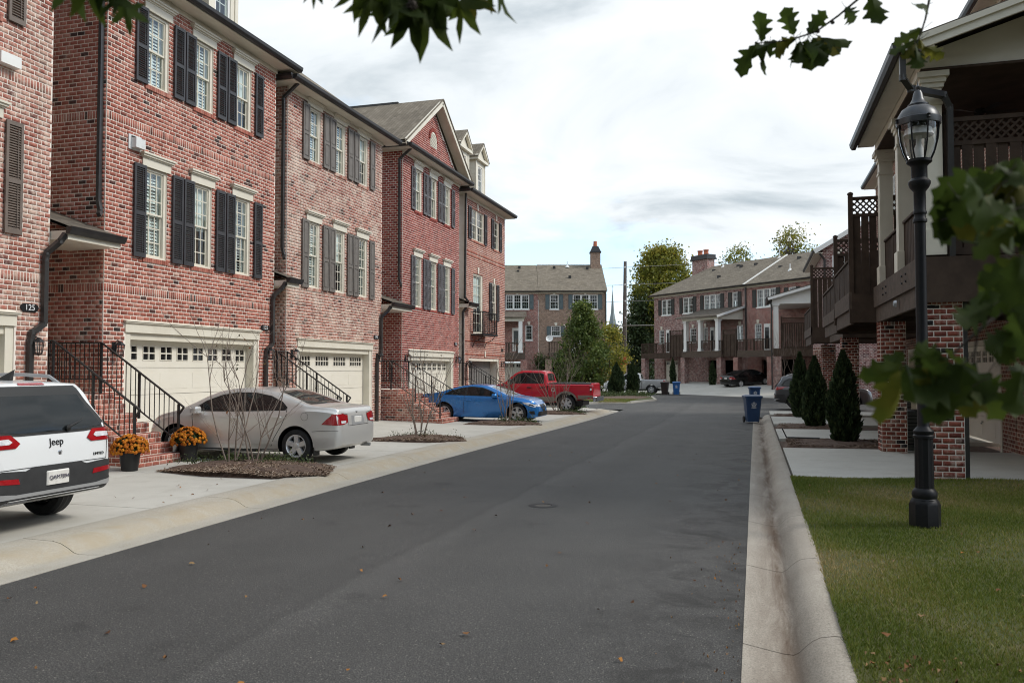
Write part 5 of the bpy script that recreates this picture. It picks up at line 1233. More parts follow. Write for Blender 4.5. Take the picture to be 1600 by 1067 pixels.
# end house of the right-hand row: gable wall towards the camera
r5 = thing('brick_townhouse', 'townhouse whose pale edged gable peeps over the right deck screens', 'house', (4.05, 54.0, 0), R(0))
mb = MB(); wall_faces(mb, 0, 9, -.4, 9.3, [(.55, 1.35, 7.4, 8.9)], 0, .2); mb.add([(0, .0, 9.3), (9, .0, 9.3), (4.5, .0, 12.0)], [(0, 1, 2)]); mb.quad((0, 0, -.4), (0, 10, -.4), (0, 10, 9.3), (0, 0, 9.3)); mb.build('wall', MAT['far_mix'], r5)
win_set(r5, .55, 1.35, 7.4, 8.9, 1)
mb = MB(); mb.add([(-.5, -.4, 9.2), (4.5, -.4, 12.2), (4.5, 10.4, 12.2), (-.5, 10.4, 9.2), (9.5, -.4, 9.2), (9.5, 10.4, 9.2)], [(0, 1, 2, 3), (1, 4, 5, 2)]); mb.build('roof', MAT['shingle'], r5)
mb = MB(); mb.bar((-.5, -.42, 9.1), (4.5, -.42, 12.1), .06, .26); mb.bar((9.5, -.42, 9.1), (4.5, -.42, 12.1), .06, .26); mb.build('rake_board', MAT['trim_white'], r5)
gutter_run(r5, (-.5, 10.4, 9.05), (-.5, -.4, 9.05)); mb = MB(); mb.box(-.5, 0, -.3, 10.3, 9.0, 9.05); mb.build('soffit', MAT['trim'], r5)
downspout(r5, [(-.2, -.3, 9.0), (.1, -.12, 8.6), (.1, -.1, 0)], .12)
# driveway before the angled houses
mb = MB(); mb.add([(-1, .3, .72), (30, .3, .72), (30, -4.5, .50), (-1, -4.5, .50), (30, -10.0, -.13), (-1, -10.0, -.13), (30, -10.0, -.5), (-1, -10.0, -.5), (-1, .3, -.5), (-1, -4.5, -.5)], [(0, 1, 2, 3), (3, 2, 4, 5), (5, 4, 6, 7), (0, 3, 9, 8), (3, 5, 7, 9)])
tag(mb.build('driveway_far', MAT['concrete'], None, (OCx, OCy, 0), (0, 0, RC)), kind='structure')
# house with white gabled porch at the end of the right row
d1 = RH('townhouse with white gabled porch end beyond the grey SUV', 67.0)
right_shell(d1, 67.0, 75.0, (68.5, 73.0), 10.0, 'far_red')
mb = MB(); d1.box(mb, 1.3, 1.95, 67.3, 67.95, -.4, 3.0); mb.build('brick_pillar', MAT['far_mix'], d1.h)
deck_body(d1, 1.4, 67.3, 74, 2.9, 3.5)
mb = MB(); d1.box(mb, 1.4, 1.78, 67.4, 67.78, 3.5, 7.0); d1.box(mb, 1.32, 1.86, 67.32, 67.86, 6.85, 7.0); mb.build('column', MAT['trim_white'], d1.h)
mb = MB(); D = d1.L; d1.box(mb, 1.35, 1.85, 67.4, 74, 7.0, 7.3); d1.box(mb, 1.85, 5.4, 67.4, 67.7, 7.0, 7.3)
mb.add([D(1.3, 67.38, 7.0), D(5.4, 67.38, 7.0), D(5.4, 67.38, 8.6), D(1.3, 67.38, 7.45)], [(0, 1, 2, 3)]); mb.quad(D(1.9, 67.5, 7.02), D(5.4, 67.5, 7.02), D(5.4, 74, 7.02), D(1.9, 74, 7.02)); mb.build('porch_beam', MAT['trim_white'], d1.h)
mb = MB(); vs = []
for Y in (67.0, 74.3): vs += [D(.95, Y, 7.42), D(5.42, Y, 8.68), D(5.42, Y, 8.78), D(.95, Y, 7.52)]
mb.add(vs, [(0, 1, 2, 3), (4, 5, 6, 7), (0, 1, 5, 4), (3, 2, 6, 7), (0, 3, 7, 4)]); mb.build('porch_roof', MAT['shingle_dark'], d1.h)
mb = MB(); mb.bar(D(1.0, 66.98, 7.36), D(5.4, 66.98, 8.6), .05, .2); mb.build('rake_board', MAT['trim_white'], d1.h)
gutter_run(d1.h, D(1.0, 74.2, 7.35), D(1.0, 66.98, 7.35))
downspout(d1.h, [D(1.1, 67.1, 7.3), D(1.25, 67.25, 6.9), D(1.25, 67.25, .0)], .12)
screen(d1, 2.0, 5.3, 68.2, 3.5, 5.95)
# ------------------------------------------------------------------ the block facing the street end
BLn = 17.0; OBx, OBy = -15.17 - .9593 * BLn, 87.03 - .2825 * BLn; RB = math.atan2(.2825, .9593)
def BX(u): return BLn - u
b2 = thing('brick_townhouse', 'tan brick end townhouse with slate green shutters and a chimney', 'house', (OBx, OBy, 0), RB)
ops = [(BX(6.0), BX(5.05), 8.3, 9.85), (BX(3.55), BX(.89), 8.3, 9.85), (BX(5.87), BX(4.85), 5.44, 6.5), (BX(3.9), BX(2.7), 3.6, 6.3), (BX(6.0), BX(.8), -.4, 2.9)]
mb = MB(); wall_faces(mb, BX(7.23), BX(0), -.4, 10.1, ops, 0, .25); x = BX(0); mb.quad((x, 0, -.4), (x, 11, -.4), (x, 11, 10.1), (x, 0, 10.1)); mb.add([(x, -.1, 10.1), (x, 11.1, 10.1), (x, 5.5, 13.5)], [(0, 1, 2)]); mb.build('wall', MAT['far_tan'], b2)
win_set(b2, BX(6.0), BX(5.05), 8.3, 9.85, 1, 'sh_teal', (2, 2), 3); win_set(b2, BX(3.55), BX(.89), 8.3, 9.85, 3, 'sh_teal', (2, 2), 3); win_set(b2, BX(5.87), BX(4.85), 5.44, 6.5, 1, 'sh_teal', (2, 2), 4)
mb = MB(); mb.box(BX(3.9), BX(2.7), .0, .08, 3.6, 6.3); mb.build('patio_door', MAT['trim_white'], b2)
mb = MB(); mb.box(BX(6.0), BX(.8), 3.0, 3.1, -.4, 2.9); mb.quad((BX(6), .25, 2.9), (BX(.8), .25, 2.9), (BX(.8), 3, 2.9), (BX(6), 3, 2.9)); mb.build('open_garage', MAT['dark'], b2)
mb = MB(); mb.box(BX(6.1), BX(.7), -.05, .3, 2.78, 2.92); mb.box(BX(6.1), BX(5.95), -.05, .3, -.4, 2.78); mb.box(BX(.85), BX(.7), -.05, .3, -.4, 2.78); mb.build('garage_surround', MAT['trim'], b2)
eaves(b2, BX(7.23), BX(0) - .3, 0, 10.1, .3, False)
mb = MB(); mb.add([(BX(7.23), -.4, 10.2), (BX(-.12), -.4, 10.2), (BX(-.12), 5.5, 13.75), (BX(7.23), 5.5, 13.75), (BX(7.23), 11.4, 10.2), (BX(-.12), 11.4, 10.2)], [(0, 1, 2, 3), (3, 2, 5, 4)]); mb.build('roof', MAT['shingle'], b2)
mb = MB(); mb.box(BX(1.15), BX(.1), 4.6, 5.7, 12.6, 15.0); ch = mb.build('chimney', MAT['far_tan'], b2)
mb = MB(); mb.box(BX(1.25), BX(0), 4.5, 5.8, 15.0, 15.15); mb.add([(BX(1.2), 4.55, 15.15), (BX(.05), 4.55, 15.15), (BX(.05), 5.75, 15.15), (BX(1.2), 5.75, 15.15), (BX(.95), 4.8, 15.75), (BX(.3), 4.8, 15.75), (BX(.3), 5.5, 15.75), (BX(.95), 5.5, 15.75)], [(0, 1, 5, 4), (1, 2, 6, 5), (2, 3, 7, 6), (3, 0, 4, 7), (4, 5, 6, 7)]); mb.build('chimney_cap', MAT['iron'], ch)
mb = MB(); mb.lathe([(.24, 0), (.2, .6), (.1, .62)], 10, (BX(.62), 5.15, 15.75)); mb.build('chimney_pot', MAT['terracotta'], ch)
far_deck(b2, BX(6.2), BX(.3), 2.4, 3.6, 1.15, 2.95); far_pillar(b2, BX(6.25), 2.3, 2.95, .7, 'far_tan'); far_pillar(b2, BX(.6), 2.3, 2.95, .7, 'far_tan')
downspout(b2, [(BX(.05), -.1, 10), (BX(.05), -.1, 0)], .14)
roof_vents(b2, [(BX(3.8), 4.9, 13.6, 1), (BX(3.7), 2.4, 12.0, 0), (BX(5.3), 4.6, 13.3, 0), (BX(1.6), 4.4, 13.2, 0)])
b1 = thing('brick_townhouse', 'red brick townhouse with white porch column behind the red pickup', 'house', (OBx, OBy, 0), RB)
ops = [(BX(10.7), BX(8.2), 8.3, 9.85), (BX(8.6), BX(7.85), 5.0, 6.6), (BX(10.0), BX(9.2), 3.8, 6.3), (BX(11), BX(9.0), -.4, 2.7)]
mb = MB(); wall_faces(mb, 0, BX(7.24), -.4, 10.08, ops, 0, .25); mb.build('wall', MAT['far_red'], b1)
win_set(b1, BX(10.7), BX(8.2), 8.3, 9.85, 3, 'sh_teal'); win_set(b1, BX(8.6), BX(7.85), 5.0, 6.6, 1)
mb = MB(); mb.box(BX(10.0), BX(9.2), .0, .08, 3.8, 6.3); mb.box(BX(9.85), BX(9.35), -.01, 0, 4.5, 6.0, 1); mb.build('patio_door', [MAT['trim_white'], MAT['ac']], b1)
garage_door(b1, BX(11), BX(9.0), .0, 2.6, .2, 3, 2)
eaves(b1, 0, BX(7.23), 0, 10.08, .3, False)
mb = MB(); mb.add([(0, -.4, 10.18), (BX(7.25), -.4, 10.18), (BX(7.25), 5.5, 13.7), (0, 5.5, 13.7), (0, 11.4, 10.18), (BX(7.25), 11.4, 10.18)], [(0, 1, 2, 3), (3, 2, 5, 4)]); mb.build('roof', MAT['shingle'], b1)
mb = MB(); mb.box(BX(12), BX(8.7), -2.5, 0, 7.15, 7.3); mb.box(BX(12), BX(8.8), -2.6, -2.2, 6.85, 7.15); mb.build('porch_beam', MAT['trim'], b1)
mb = MB(); mb.add([(BX(12.3), -3, 7.28), (BX(8.5), -3, 7.28), (BX(8.5), 0, 8.1), (BX(12.3), 0, 8.1)], [(0, 1, 2, 3)]); mb.build('porch_roof', MAT['shingle_dark'], b1)
mb = MB(); mb.box(BX(9.35), BX(8.95), -2.6, -2.2, 3.6, 6.85); mb.box(BX(9.4), BX(8.9), -2.65, -2.15, 3.6, 3.85); mb.build('column', MAT['trim_white'], b1)
mb = MB(); mb.box(BX(11.4), BX(11.0), -2.6, -2.2, .0, 6.85); mb.build('column', MAT['trim_white'], b1)
far_deck(b1, BX(12), BX(8.7), 2.5, 3.6, 1.05, 2.95); far_pillar(b1, BX(8.8), 2.4, 2.95, .7, 'far_red')
roof_vents(b1, [(BX(9.2), 4.7, 13.3, 0), (BX(9.35), 4.0, 12.8, 0), (BX(11), 4.7, 13.3, 1)])
# dish and heat pump on the balcony
bm = Matrix.Translation((OBx, OBy, 0)) @ Matrix.Rotation(RB, 4, 'Z')
def onB(u, off, z): return tuple(bm @ Vector((BX(u), -off, z)))
dish = thing('satellite_dish', 'white satellite dish on the tan townhouse balcony corner', 'satellite dish', onB(6.05, 2.55, 4.75), RB)
mb = MB(); mb.lathe([(0, .0), (.15, .02), (.3, .08), (.38, .13)], 14, (0, 0, 0)); me = mb.mesh('reflector', MAT['galv']); obj('reflector', me, dish, (-.1, -.15, .28), (R(62), R(-20), 0))
mb = MB(); mb.tube([(0, 0, 0), (0, 0, .2), (-.1, -.12, .28)], .03, 6); mb.tube([(-.1, -.15, .15), (-.25, -.55, .22)], .02, 5); mb.build('mount', MAT['metal'], dish)
# small red cottage far behind, steeple, pole
cot = thing('cottage', 'small dark red cottage with low brown roof far behind the evergreens', 'house', (-17.5, 112, 0), R(15))
mb = MB(); mb.box(-5, 6, 0, 6, -.4, 2.9); mb.build('wall', MAT['far_red'], cot)
mb = MB(); mb.add([(-5.5, -.6, 2.9), (6.5, -.6, 2.9), (6.5, 3, 5.4), (-5.5, 3, 5.4), (6.5, 6.6, 2.9), (-5.5, 6.6, 2.9)], [(0, 1, 2, 3), (3, 2, 4, 5)]); mb.build('roof', MAT['shingle_dark'], cot)
mb = MB(); mb.box(-5.5, 6.5, -.65, -.6, 2.75, 3.0); mb.build('fascia', MAT['trim_white'], cot)
window(cot, 3.4, 1.2, 2.3, 1.3, 2, (1, 1), 'trim_white', False, None, -.02, None, False)
st = thing('church_steeple', 'slender grey church steeple between the two brick blocks', 'steeple', (-33.0, 198.3, 0), R(20))
mb = MB(); mb.box(-1.3, 1.3, -1.3, 1.3, -.4, 10.2); mb.box(-1.0, 1.0, -1.0, 1.0, 10.2, 12.8); mb.box(-1.15, 1.15, -1.15, 1.15, 12.4, 12.7); mb.build('tower', M('slate', (.10, .105, .115), (.15, .155, .165), 1, .7), st)
mb = MB(); mb.lathe([(.95, 12.8), (.42, 15.5), (.0, 21.6)], 8, smooth=False); mb.build('spire', M('copper_slate', (.16, .19, .20), (.20, .23, .24), 1, .6), st)
mb = MB(); mb.tube([(0, 0, 21.4), (0, 0, 22.3)], .06, 5); mb.bar((-.3, 0, 21.95), (.3, 0, 21.95), .08, .08); mb.build('cross', MAT['metal'], st)
pl = thing('utility_pole', 'tall grey wooden utility pole between the two brick blocks', 'utility pole', (-14.35, 94.6, 0))
mb = MB(); mb.tube([(0, 0, -.4), (.0, 0, 7), (.1, 0, 14.3)], [.27, .24, .18], 8); mb.build('shaft', M('weathered_pole', (.10, .085, .075), (.15, .13, .115), 3, .9), pl)
ins = MB()
for z in (13.6, 11.6, 9.7, 7.8): ins.lathe([(.05, -.1), (.09, 0), (.05, .1)], 8, (.1, -.28, z)); ins.bar((.05, 0, z), (.1, -.28, z), .05, .05)
ins.build('insulator', MAT['galv'], pl)
for z, lab in ((13.6, 'topmost overhead wire at the utility pole'), (11.6, 'second overhead wire from the top of the pole'), (9.7, 'third overhead wire from the top of the pole'), (6.9, 'lowest thick overhead cable at the utility pole')):
    mb = MB(); pts = []
    for i in range(25):
        t = i / 24; x = -75 + 105 * t; k = (x + 14.3)
        pts.append((x, 94.3 - .12 * k, z - .00004 * 0 + .0012 * k * k - .012 * abs(k)))
    mb.tube(pts, 0.05 if z < 7 else .02, 4, cap=False); tag(mb.build('overhead_wire', M('cable_' + str(z), (.30, .29, .27), rough=.6)), lab, 'wire')
# ------------------------------------------------------------------ vehicles (local frame: x forward, y left, z up, origin on the ground)
def paint(name, col, metal=.6, rough=.28, flake=True):
    t = NT(name); t.color(col); t.set(Roughness=rough, Metallic=metal)
    t.b.inputs['Coat Weight'].default_value = .7; t.b.inputs['Specular IOR Level'].default_value = .3; t.b.inputs['Coat Roughness'].default_value = .04
    if flake:
        w = t.coord('Object'); n = t.noise(2.2, 3, .5, w).outputs['Fac']
        rr = t.n('ShaderNodeMapRange'); t.l(n, rr.inputs[0]); rr.inputs[3].default_value = rough * .85; rr.inputs[4].default_value = rough * 1.25; t.l(rr.outputs[0], t.b.inputs['Roughness'])
    return t.mat
MAT['cglass'] = M('car_glass', (.010, .012, .013), rough=.03, spec=.5)
MAT['cblack'] = M('car_black_trim', (.012, .012, .012), rough=.45)
MAT['cplastic'] = M('car_plastic', (.022, .022, .023), (.030, .030, .031), 8, .6)
MAT['tyre'] = M('tyre_rubber', (.012, .012, .012), (.022, .021, .021), 12, .8)
MAT['alloy'] = M('alloy_rim', (.68, .68, .68), rough=.32, metal=.55)
MAT['chrome'] = M('chrome', (.75, .75, .76), rough=.12, metal=1.0)
MAT['red_lens'] = M('red_lens', (.26, .006, .010), (.36, .010, .014), 9, .12, coat=1)
MAT['clear_lens'] = M('clear_lens', (.55, .55, .57), (.8, .8, .82), 18, .1, coat=1)
MAT['plate'] = M('number_plate', (.62, .60, .56), (.72, .70, .66), 14, .5)
MAT['beige'] = M('beige_cladding', (.22, .19, .155), rough=.45, coat=.4)
MAT['satin'] = M('satin_silver', (.36, .36, .36), rough=.4, metal=.3)

def pchip(pts):
    x = np.array([p[0] for p in pts], float); y = np.array([p[1] for p in pts], float); h = np.diff(x); d = np.diff(y) / h; n = len(x); m = np.zeros(n)
    for i in range(1, n - 1):
        if d[i - 1] * d[i] > 0: w1, w2 = 2 * h[i] + h[i - 1], h[i] + 2 * h[i - 1]; m[i] = (w1 + w2) / (w1 / d[i - 1] + w2 / d[i])
    m[0], m[-1] = d[0], d[-1]
    def f(t):
        t = min(max(t, x[0]), x[-1]); i = min(max(int(np.searchsorted(x, t)) - 1, 0), n - 2); s = (t - x[i]) / h[i]
        return float(y[i] * (1 + 2 * s) * (1 - s) ** 2 + m[i] * h[i] * s * (1 - s) ** 2 + y[i + 1] * s * s * (3 - 2 * s) + m[i + 1] * h[i] * s * s * (s - 1))
    return f
class Car:
    def __init__(self, name, label, cat, loc, rz, spec, paintm):
        self.o = thing(name, label, cat, loc, rz); S = self.S = spec; self.pm = paintm
        top, belt, bot, wid = (pchip(S[k]) for k in ('top', 'belt', 'bot', 'w')); k = S.get('k', .4)
        self.top = top
        xs = sorted({round(p[0], 3) for p in S['top']} | {round(p[0], 3) for p in S['w']} | set(np.round(np.linspace(S['top'][0][0], S['top'][-1][0], 56), 3)))
        xs = [xs[0]] + [b for a, b in zip(xs, xs[1:]) if b - a > .006]
        rows = []
        for x in xs:
            zt, zb, w = top(x), bot(x), wid(x); zl = min(belt(x), zt - .035); zb = min(zb, zl - .12); H = zl - zb; t = zt - zl
            r = min(.17, t * .62); wb = w * .955 if t > .1 else w * (.955 - .05 * (1 - t / .1)); wt = max(.12, wb - k * (t - r))
            rows.append([(0, zb), (w * .55, zb), (w * .86, zb), (w * .955, zb + .02), (w * .985, zb + .09), (w * .997, zb + .34 * H), (w, zb + .55 * H), (w * .995, zb + .76 * H), (w * .985, zl - .045), (wb, zl),
                         (wb - k * (t - r) * .5, zl + (t - r) * .5), (wt, zt - r), (wt - r * .22, zt - r * .5), (wt - r * .62, zt - r * .16), (wt * .55, zt - .012 * min(1, t * 8)), (0, zt)])
        n = len(rows[0]); V = []; F = []
        for x, row in zip(xs, rows):
            V += [(x, y, z) for y, z in row] + [(x, -y, z) for y, z in row[-2:0:-1]]
        N = 2 * n - 2
        for i in range(len(xs) - 1):
            for j in range(N): q = (j + 1) % N; F.append((i * N + j, i * N + q, (i + 1) * N + q, (i + 1) * N + j))
        F.append(tuple(range(N))); F.append(tuple(range((len(xs) - 1) * N + N - 1, (len(xs) - 1) * N - 1, -1)))
        self.bvh = BVHTree.FromPolygons([Vector(v) for v in V], F)
        mb = MB(); mb.add(V, F, 0, True); me = mb.mesh('body', [paintm, MAT['cblack']])
        body = obj('body', me, self.o)
        # wheel wells
        cut = MB(); W2 = S['width'] / 2
        for ax in S['axles']:
            Rw = S['R'] + S.get('well', .055)
            cut.lathe([(0, -W2 - .3), (Rw, -W2 - .3), (Rw, W2 + .3), (0, W2 + .3)], 40, (ax, 0, S['R'] + .01), 1, False, 'y')
        cme = cut.mesh('cut', [paintm, MAT['cblack']]); co = bpy.data.objects.new('cut', cme); COL.objects.link(co); co.parent = self.o
        md = body.modifiers.new('b', 'BOOLEAN'); md.operation = 'DIFFERENCE'; md.object = co; md.solver = 'EXACT'
        bpy.context.view_layer.update()
        nm = bpy.data.meshes.new_from_object(body.evaluated_get(bpy.context.evaluated_depsgraph_get()))
        body.modifiers.clear(); body.data = nm; bpy.data.objects.remove(co)
        nm.polygons.foreach_set('use_smooth', np.ones(len(nm.polygons), bool))
        try: nm.set_sharp_from_angle(angle=R(30))
        except Exception: pass
        self.body = body
        core = MB(); core.box(S['top'][0][0] + .5, S['top'][-1][0] - .5, -W2 * .72, W2 * .72, S['R'] * .75, S['R'] * .75 + .2); core.build('underbody', MAT['cblack'], self.o)
        for ax in S['axles']:
            for s in (1, -1): self.wheel(ax, s)
    def hit(self, axis, a, b, s=1):
        if axis == 'side': o, d = Vector((a, 3.0 * s, b)), Vector((0, -s, 0))
        elif axis == 'rear': o, d = Vector((-6, a, b)), Vector((1, 0, 0))
        elif axis == 'front': o, d = Vector((6, a, b)), Vector((-1, 0, 0))
        else: o, d = Vector((a, b, 4)), Vector((0, 0, -1))
        p, nrm, i, dist = self.bvh.ray_cast(o, d)
        if p is None:
            q = {'side': Vector((a, .8 * s, b)), 'rear': Vector((self.S['top'][0][0], a, b)), 'front': Vector((self.S['top'][-1][0], a, b)), 'top': Vector((a, b, 1.3))}[axis]
            p, nrm, i, dist = self.bvh.find_nearest(q)
        if nrm.dot(d) > 0: nrm = -nrm
        return p, nrm
    def patch(self, name, poly, axis, mat, off=.004, sides=(1, -1), parent=None, grid=.06, mirror=False):
        """a panel that follows the body; outline in (x,z) side, (y,z) rear/front or (x,y) top"""
        P = [Vector(p) for p in poly]; out = []
        dense = []
        for a, b in zip(P, P[1:] + P[:1]):
            m = max(1, int((b - a).length / .035)); dense += [a + (b - a) * (i / m) for i in range(m)]
        xs = [p.x for p in dense]; ys = [p.y for p in dense]; pts = list(dense); ne = len(dense)
        gx = min(xs) + grid / 2
        while gx < max(xs):
            gy = min(ys) + grid / 2
            while gy < max(ys):
                ins = False; j = ne - 1
                for i in range(ne):
                    if (dense[i].y > gy) != (dense[j].y > gy) and gx < (dense[j].x - dense[i].x) * (gy - dense[i].y) / (dense[j].y - dense[i].y) + dense[i].x: ins = not ins
                    j = i
                if ins and min((Vector((gx, gy)) - d).length for d in dense) > .018: pts.append(Vector((gx, gy)))
                gy += grid
            gx += grid
        res = delaunay_2d_cdt(pts, [(i, (i + 1) % ne) for i in range(ne)], [list(range(ne))], 1, 1e-5)
        vv, ff = res[0], res[2]
        objs = []
        for s in (sides if axis == 'side' or mirror else (1,)):
            mb = MB(); V = []
            for p in vv:
                h, n = self.hit(axis, p.x, p.y * (s if False else 1), s) if not mirror else self.hit(axis, p.x * s if axis in ('rear', 'front') else p.x, p.y * s if axis == 'top' else p.y)
                V.append(h + n * off)
            mb.add(V, [tuple(f) for f in ff], 0, True); objs.append(mb.build(name, mat, parent or self.o))
        return objs
    def seam(self, name, line, axis='side', w=.012, mat=None, off=.0035, sides=(1, -1), closed=False):
        for s in sides:
            mb = MB(); P = [Vector(p) for p in line]; dense = []
            segs = list(zip(P, P[1:] + (P[:1] if closed else [])))
            for a, b in segs:
                m = max(1, int((b - a).length / .05)); dense += [a + (b - a) * (i / m) for i in range(m)]
            dense.append(segs[-1][1]); V = []
            for i, p in enumerate(dense):
                d = dense[min(i + 1, len(dense) - 1)] - dense[max(i - 1, 0)]; n2 = Vector((-d.y, d.x)).normalized() * (w / 2)
                for q in (p + n2, p - n2):
                    h, n = self.hit(axis, q.x if axis == 'side' else q.x * s, q.y, s); V.append(h + n * off)
            mb.add(V, [(2 * i, 2 * i + 1, 2 * i + 3, 2 * i + 2) for i in range(len(dense) - 1)]); mb.build(name, mat or MAT['cblack'], self.o)
    def block(self, name, axis, a, b, size, mat, s=1, sink=.01, bev=.012):
        p, n = self.hit(axis, a, b, s); l, d, h = size; mb = MB()
        mb.bbox(-l / 2, l / 2, -d / 2, d / 2, -h / 2, h / 2, min(bev, h * .4))
        rot = Matrix.Identity(3) if axis in ('side', 'top') else Matrix.Rotation(R(90), 3, 'Z')
        return mb.build(name, mat, self.o, tuple(p + n * (d / 2 - sink)), rot)
    def wheel(self, ax, s):
        S = self.S; Rr = S['R']; w = S.get('tw', .2); rim = S['rim']; st = S.get('spokes', 5); W2 = S['width'] / 2
        key = ('wheel', Rr, rim, w, st, S.get('split', 0), S.get('rimmat', 'alloy'))
        def ty():
            mb = MB(); a = w / 2
            mb.lathe([(rim - .01, -a + .02), (rim + .015, -a), (Rr - .03, -a + .005), (Rr - .006, -a + .03), (Rr, -a * .5), (Rr, a * .5), (Rr - .006, a - .03), (Rr - .03, a - .005), (rim + .015, a), (rim - .01, a - .02), (rim - .02, a - .05)], 36, axis='y')
            for g in (-.3, 0, .3): mb.lathe([(Rr + .0005, w * g - .006), (Rr + .0005, w * g + .006)], 36, axis='y', m=1)
            return mb.mesh('wheel', [MAT['tyre'], MAT['cblack']])
        def ri():
            mb = MB(); a = w / 2
            mb.lathe([(rim, a - .012), (rim - .012, a - .008), (rim - .03, a - .03), (rim - .035, -a + .03)], 36, axis='y')
            mb.lathe([(rim - .03, -a * .2), (.0, -a * .2)], 24, axis='y', m=1)
            mb.lathe([(rim * .62, -a * .1), (rim * .62, .0), (0, .0)], 24, axis='y', m=2)
            mb.lathe([(.065, -a * .2), (.065, a - .035), (.05, a - .022), (.0, a - .02)], 20, axis='y')
            for k in range(st):
                t0 = 2 * math.pi * k / st
                for dt in ((-.16, .16) if S.get('split') else (0,)):
                    t = t0 + dt; c, sn = math.cos(t), math.sin(t); r0, r1 = .045, rim - .018; w0, w1 = (.026, .02) if S.get('split') else (.042, S.get('sw', .036))
                    vs = []
                    for r_, ww, yy in ((r0, w0, a - .03), (r1, w1, a - .018)):
                        for q in (-1, 1): vs.append((r_ * sn + q * ww * c, yy, r_ * c - q * ww * sn))
                        for q in (-1, 1): vs.append((r_ * sn + q * ww * 1.25 * c, yy - .045, r_ * c - q * ww * 1.25 * sn))
                    mb.add(vs, [(0, 1, 5, 4), (0, 2, 6, 4), (1, 3, 7, 5)])
            return mb.mesh('rim', [MAT[S.get('rimmat', 'alloy')], MAT['cblack'], MAT['metal']])
        y = s * (W2 - w / 2 - S.get('inset', .025))
        o = obj('wheel', cached(key + ('t',), ty), self.o, (ax, y, Rr - .004), (0, 0, 0 if s > 0 else math.pi))
        obj('rim', cached(key + ('r',), ri), o)
    def text(self, body, size, p, mat, axis='rear', name='badge', ext=.003):
        h, n = self.hit(axis, p[0], p[1])
        if axis == 'rear': X, Z = Vector((0, -1, 0)), Vector((-1, 0, 0))
        Y = Vector((0, 0, 1)); nn = Vector((n.x, 0, n.z)).normalized(); Y = nn.cross(X).normalized() if axis == 'rear' else Y
        m = Matrix(((X.x, Y.x, nn.x), (X.y, Y.y, nn.y), (X.z, Y.z, nn.z)))
        return text(body, size, self.o, tuple(h + n * .006), m, mat, ext, name)
def offs(poly, c, s): return [(c[0] + (x - c[0]) * s, c[1] + (y - c[1]) * s) for x, y in poly]

SEDAN = dict(width=1.75, R=.322, rim=.218, axles=(-1.325, 1.375), spokes=5, sw=.046, k=.40,
    top=[(-2.245, .64), (-2.225, .72), (-2.185, .93), (-2.14, 1.03), (-2.05, 1.055), (-1.75, 1.075), (-1.55, 1.105), (-1.1, 1.27), (-.75, 1.375), (-.4, 1.425), (0, 1.437), (.35, 1.405), (.7, 1.305), (1.3, 1.02), (1.45, .965), (1.8, .88), (2.05, .77), (2.17, .65), (2.245, .46)],
    belt=[(-2.245, .62), (-2.2, .84), (-2.1, .99), (-1.6, 1.03), (-1.0, .985), (0, .935), (1.0, .905), (1.4, .89), (1.9, .78), (2.245, .44)],
    bot=[(-2.245, .34), (-2.1, .27), (-1.7, .22), (0, .175), (1.9, .18), (2.245, .25)],
    w=[(-2.245, .60), (-2.215, .70), (-2.12, .79), (-1.9, .84), (-1.3, .868), (0, .875), (1.3, .868), (1.8, .84), (2.05, .76), (2.18, .62), (2.245, .42)])
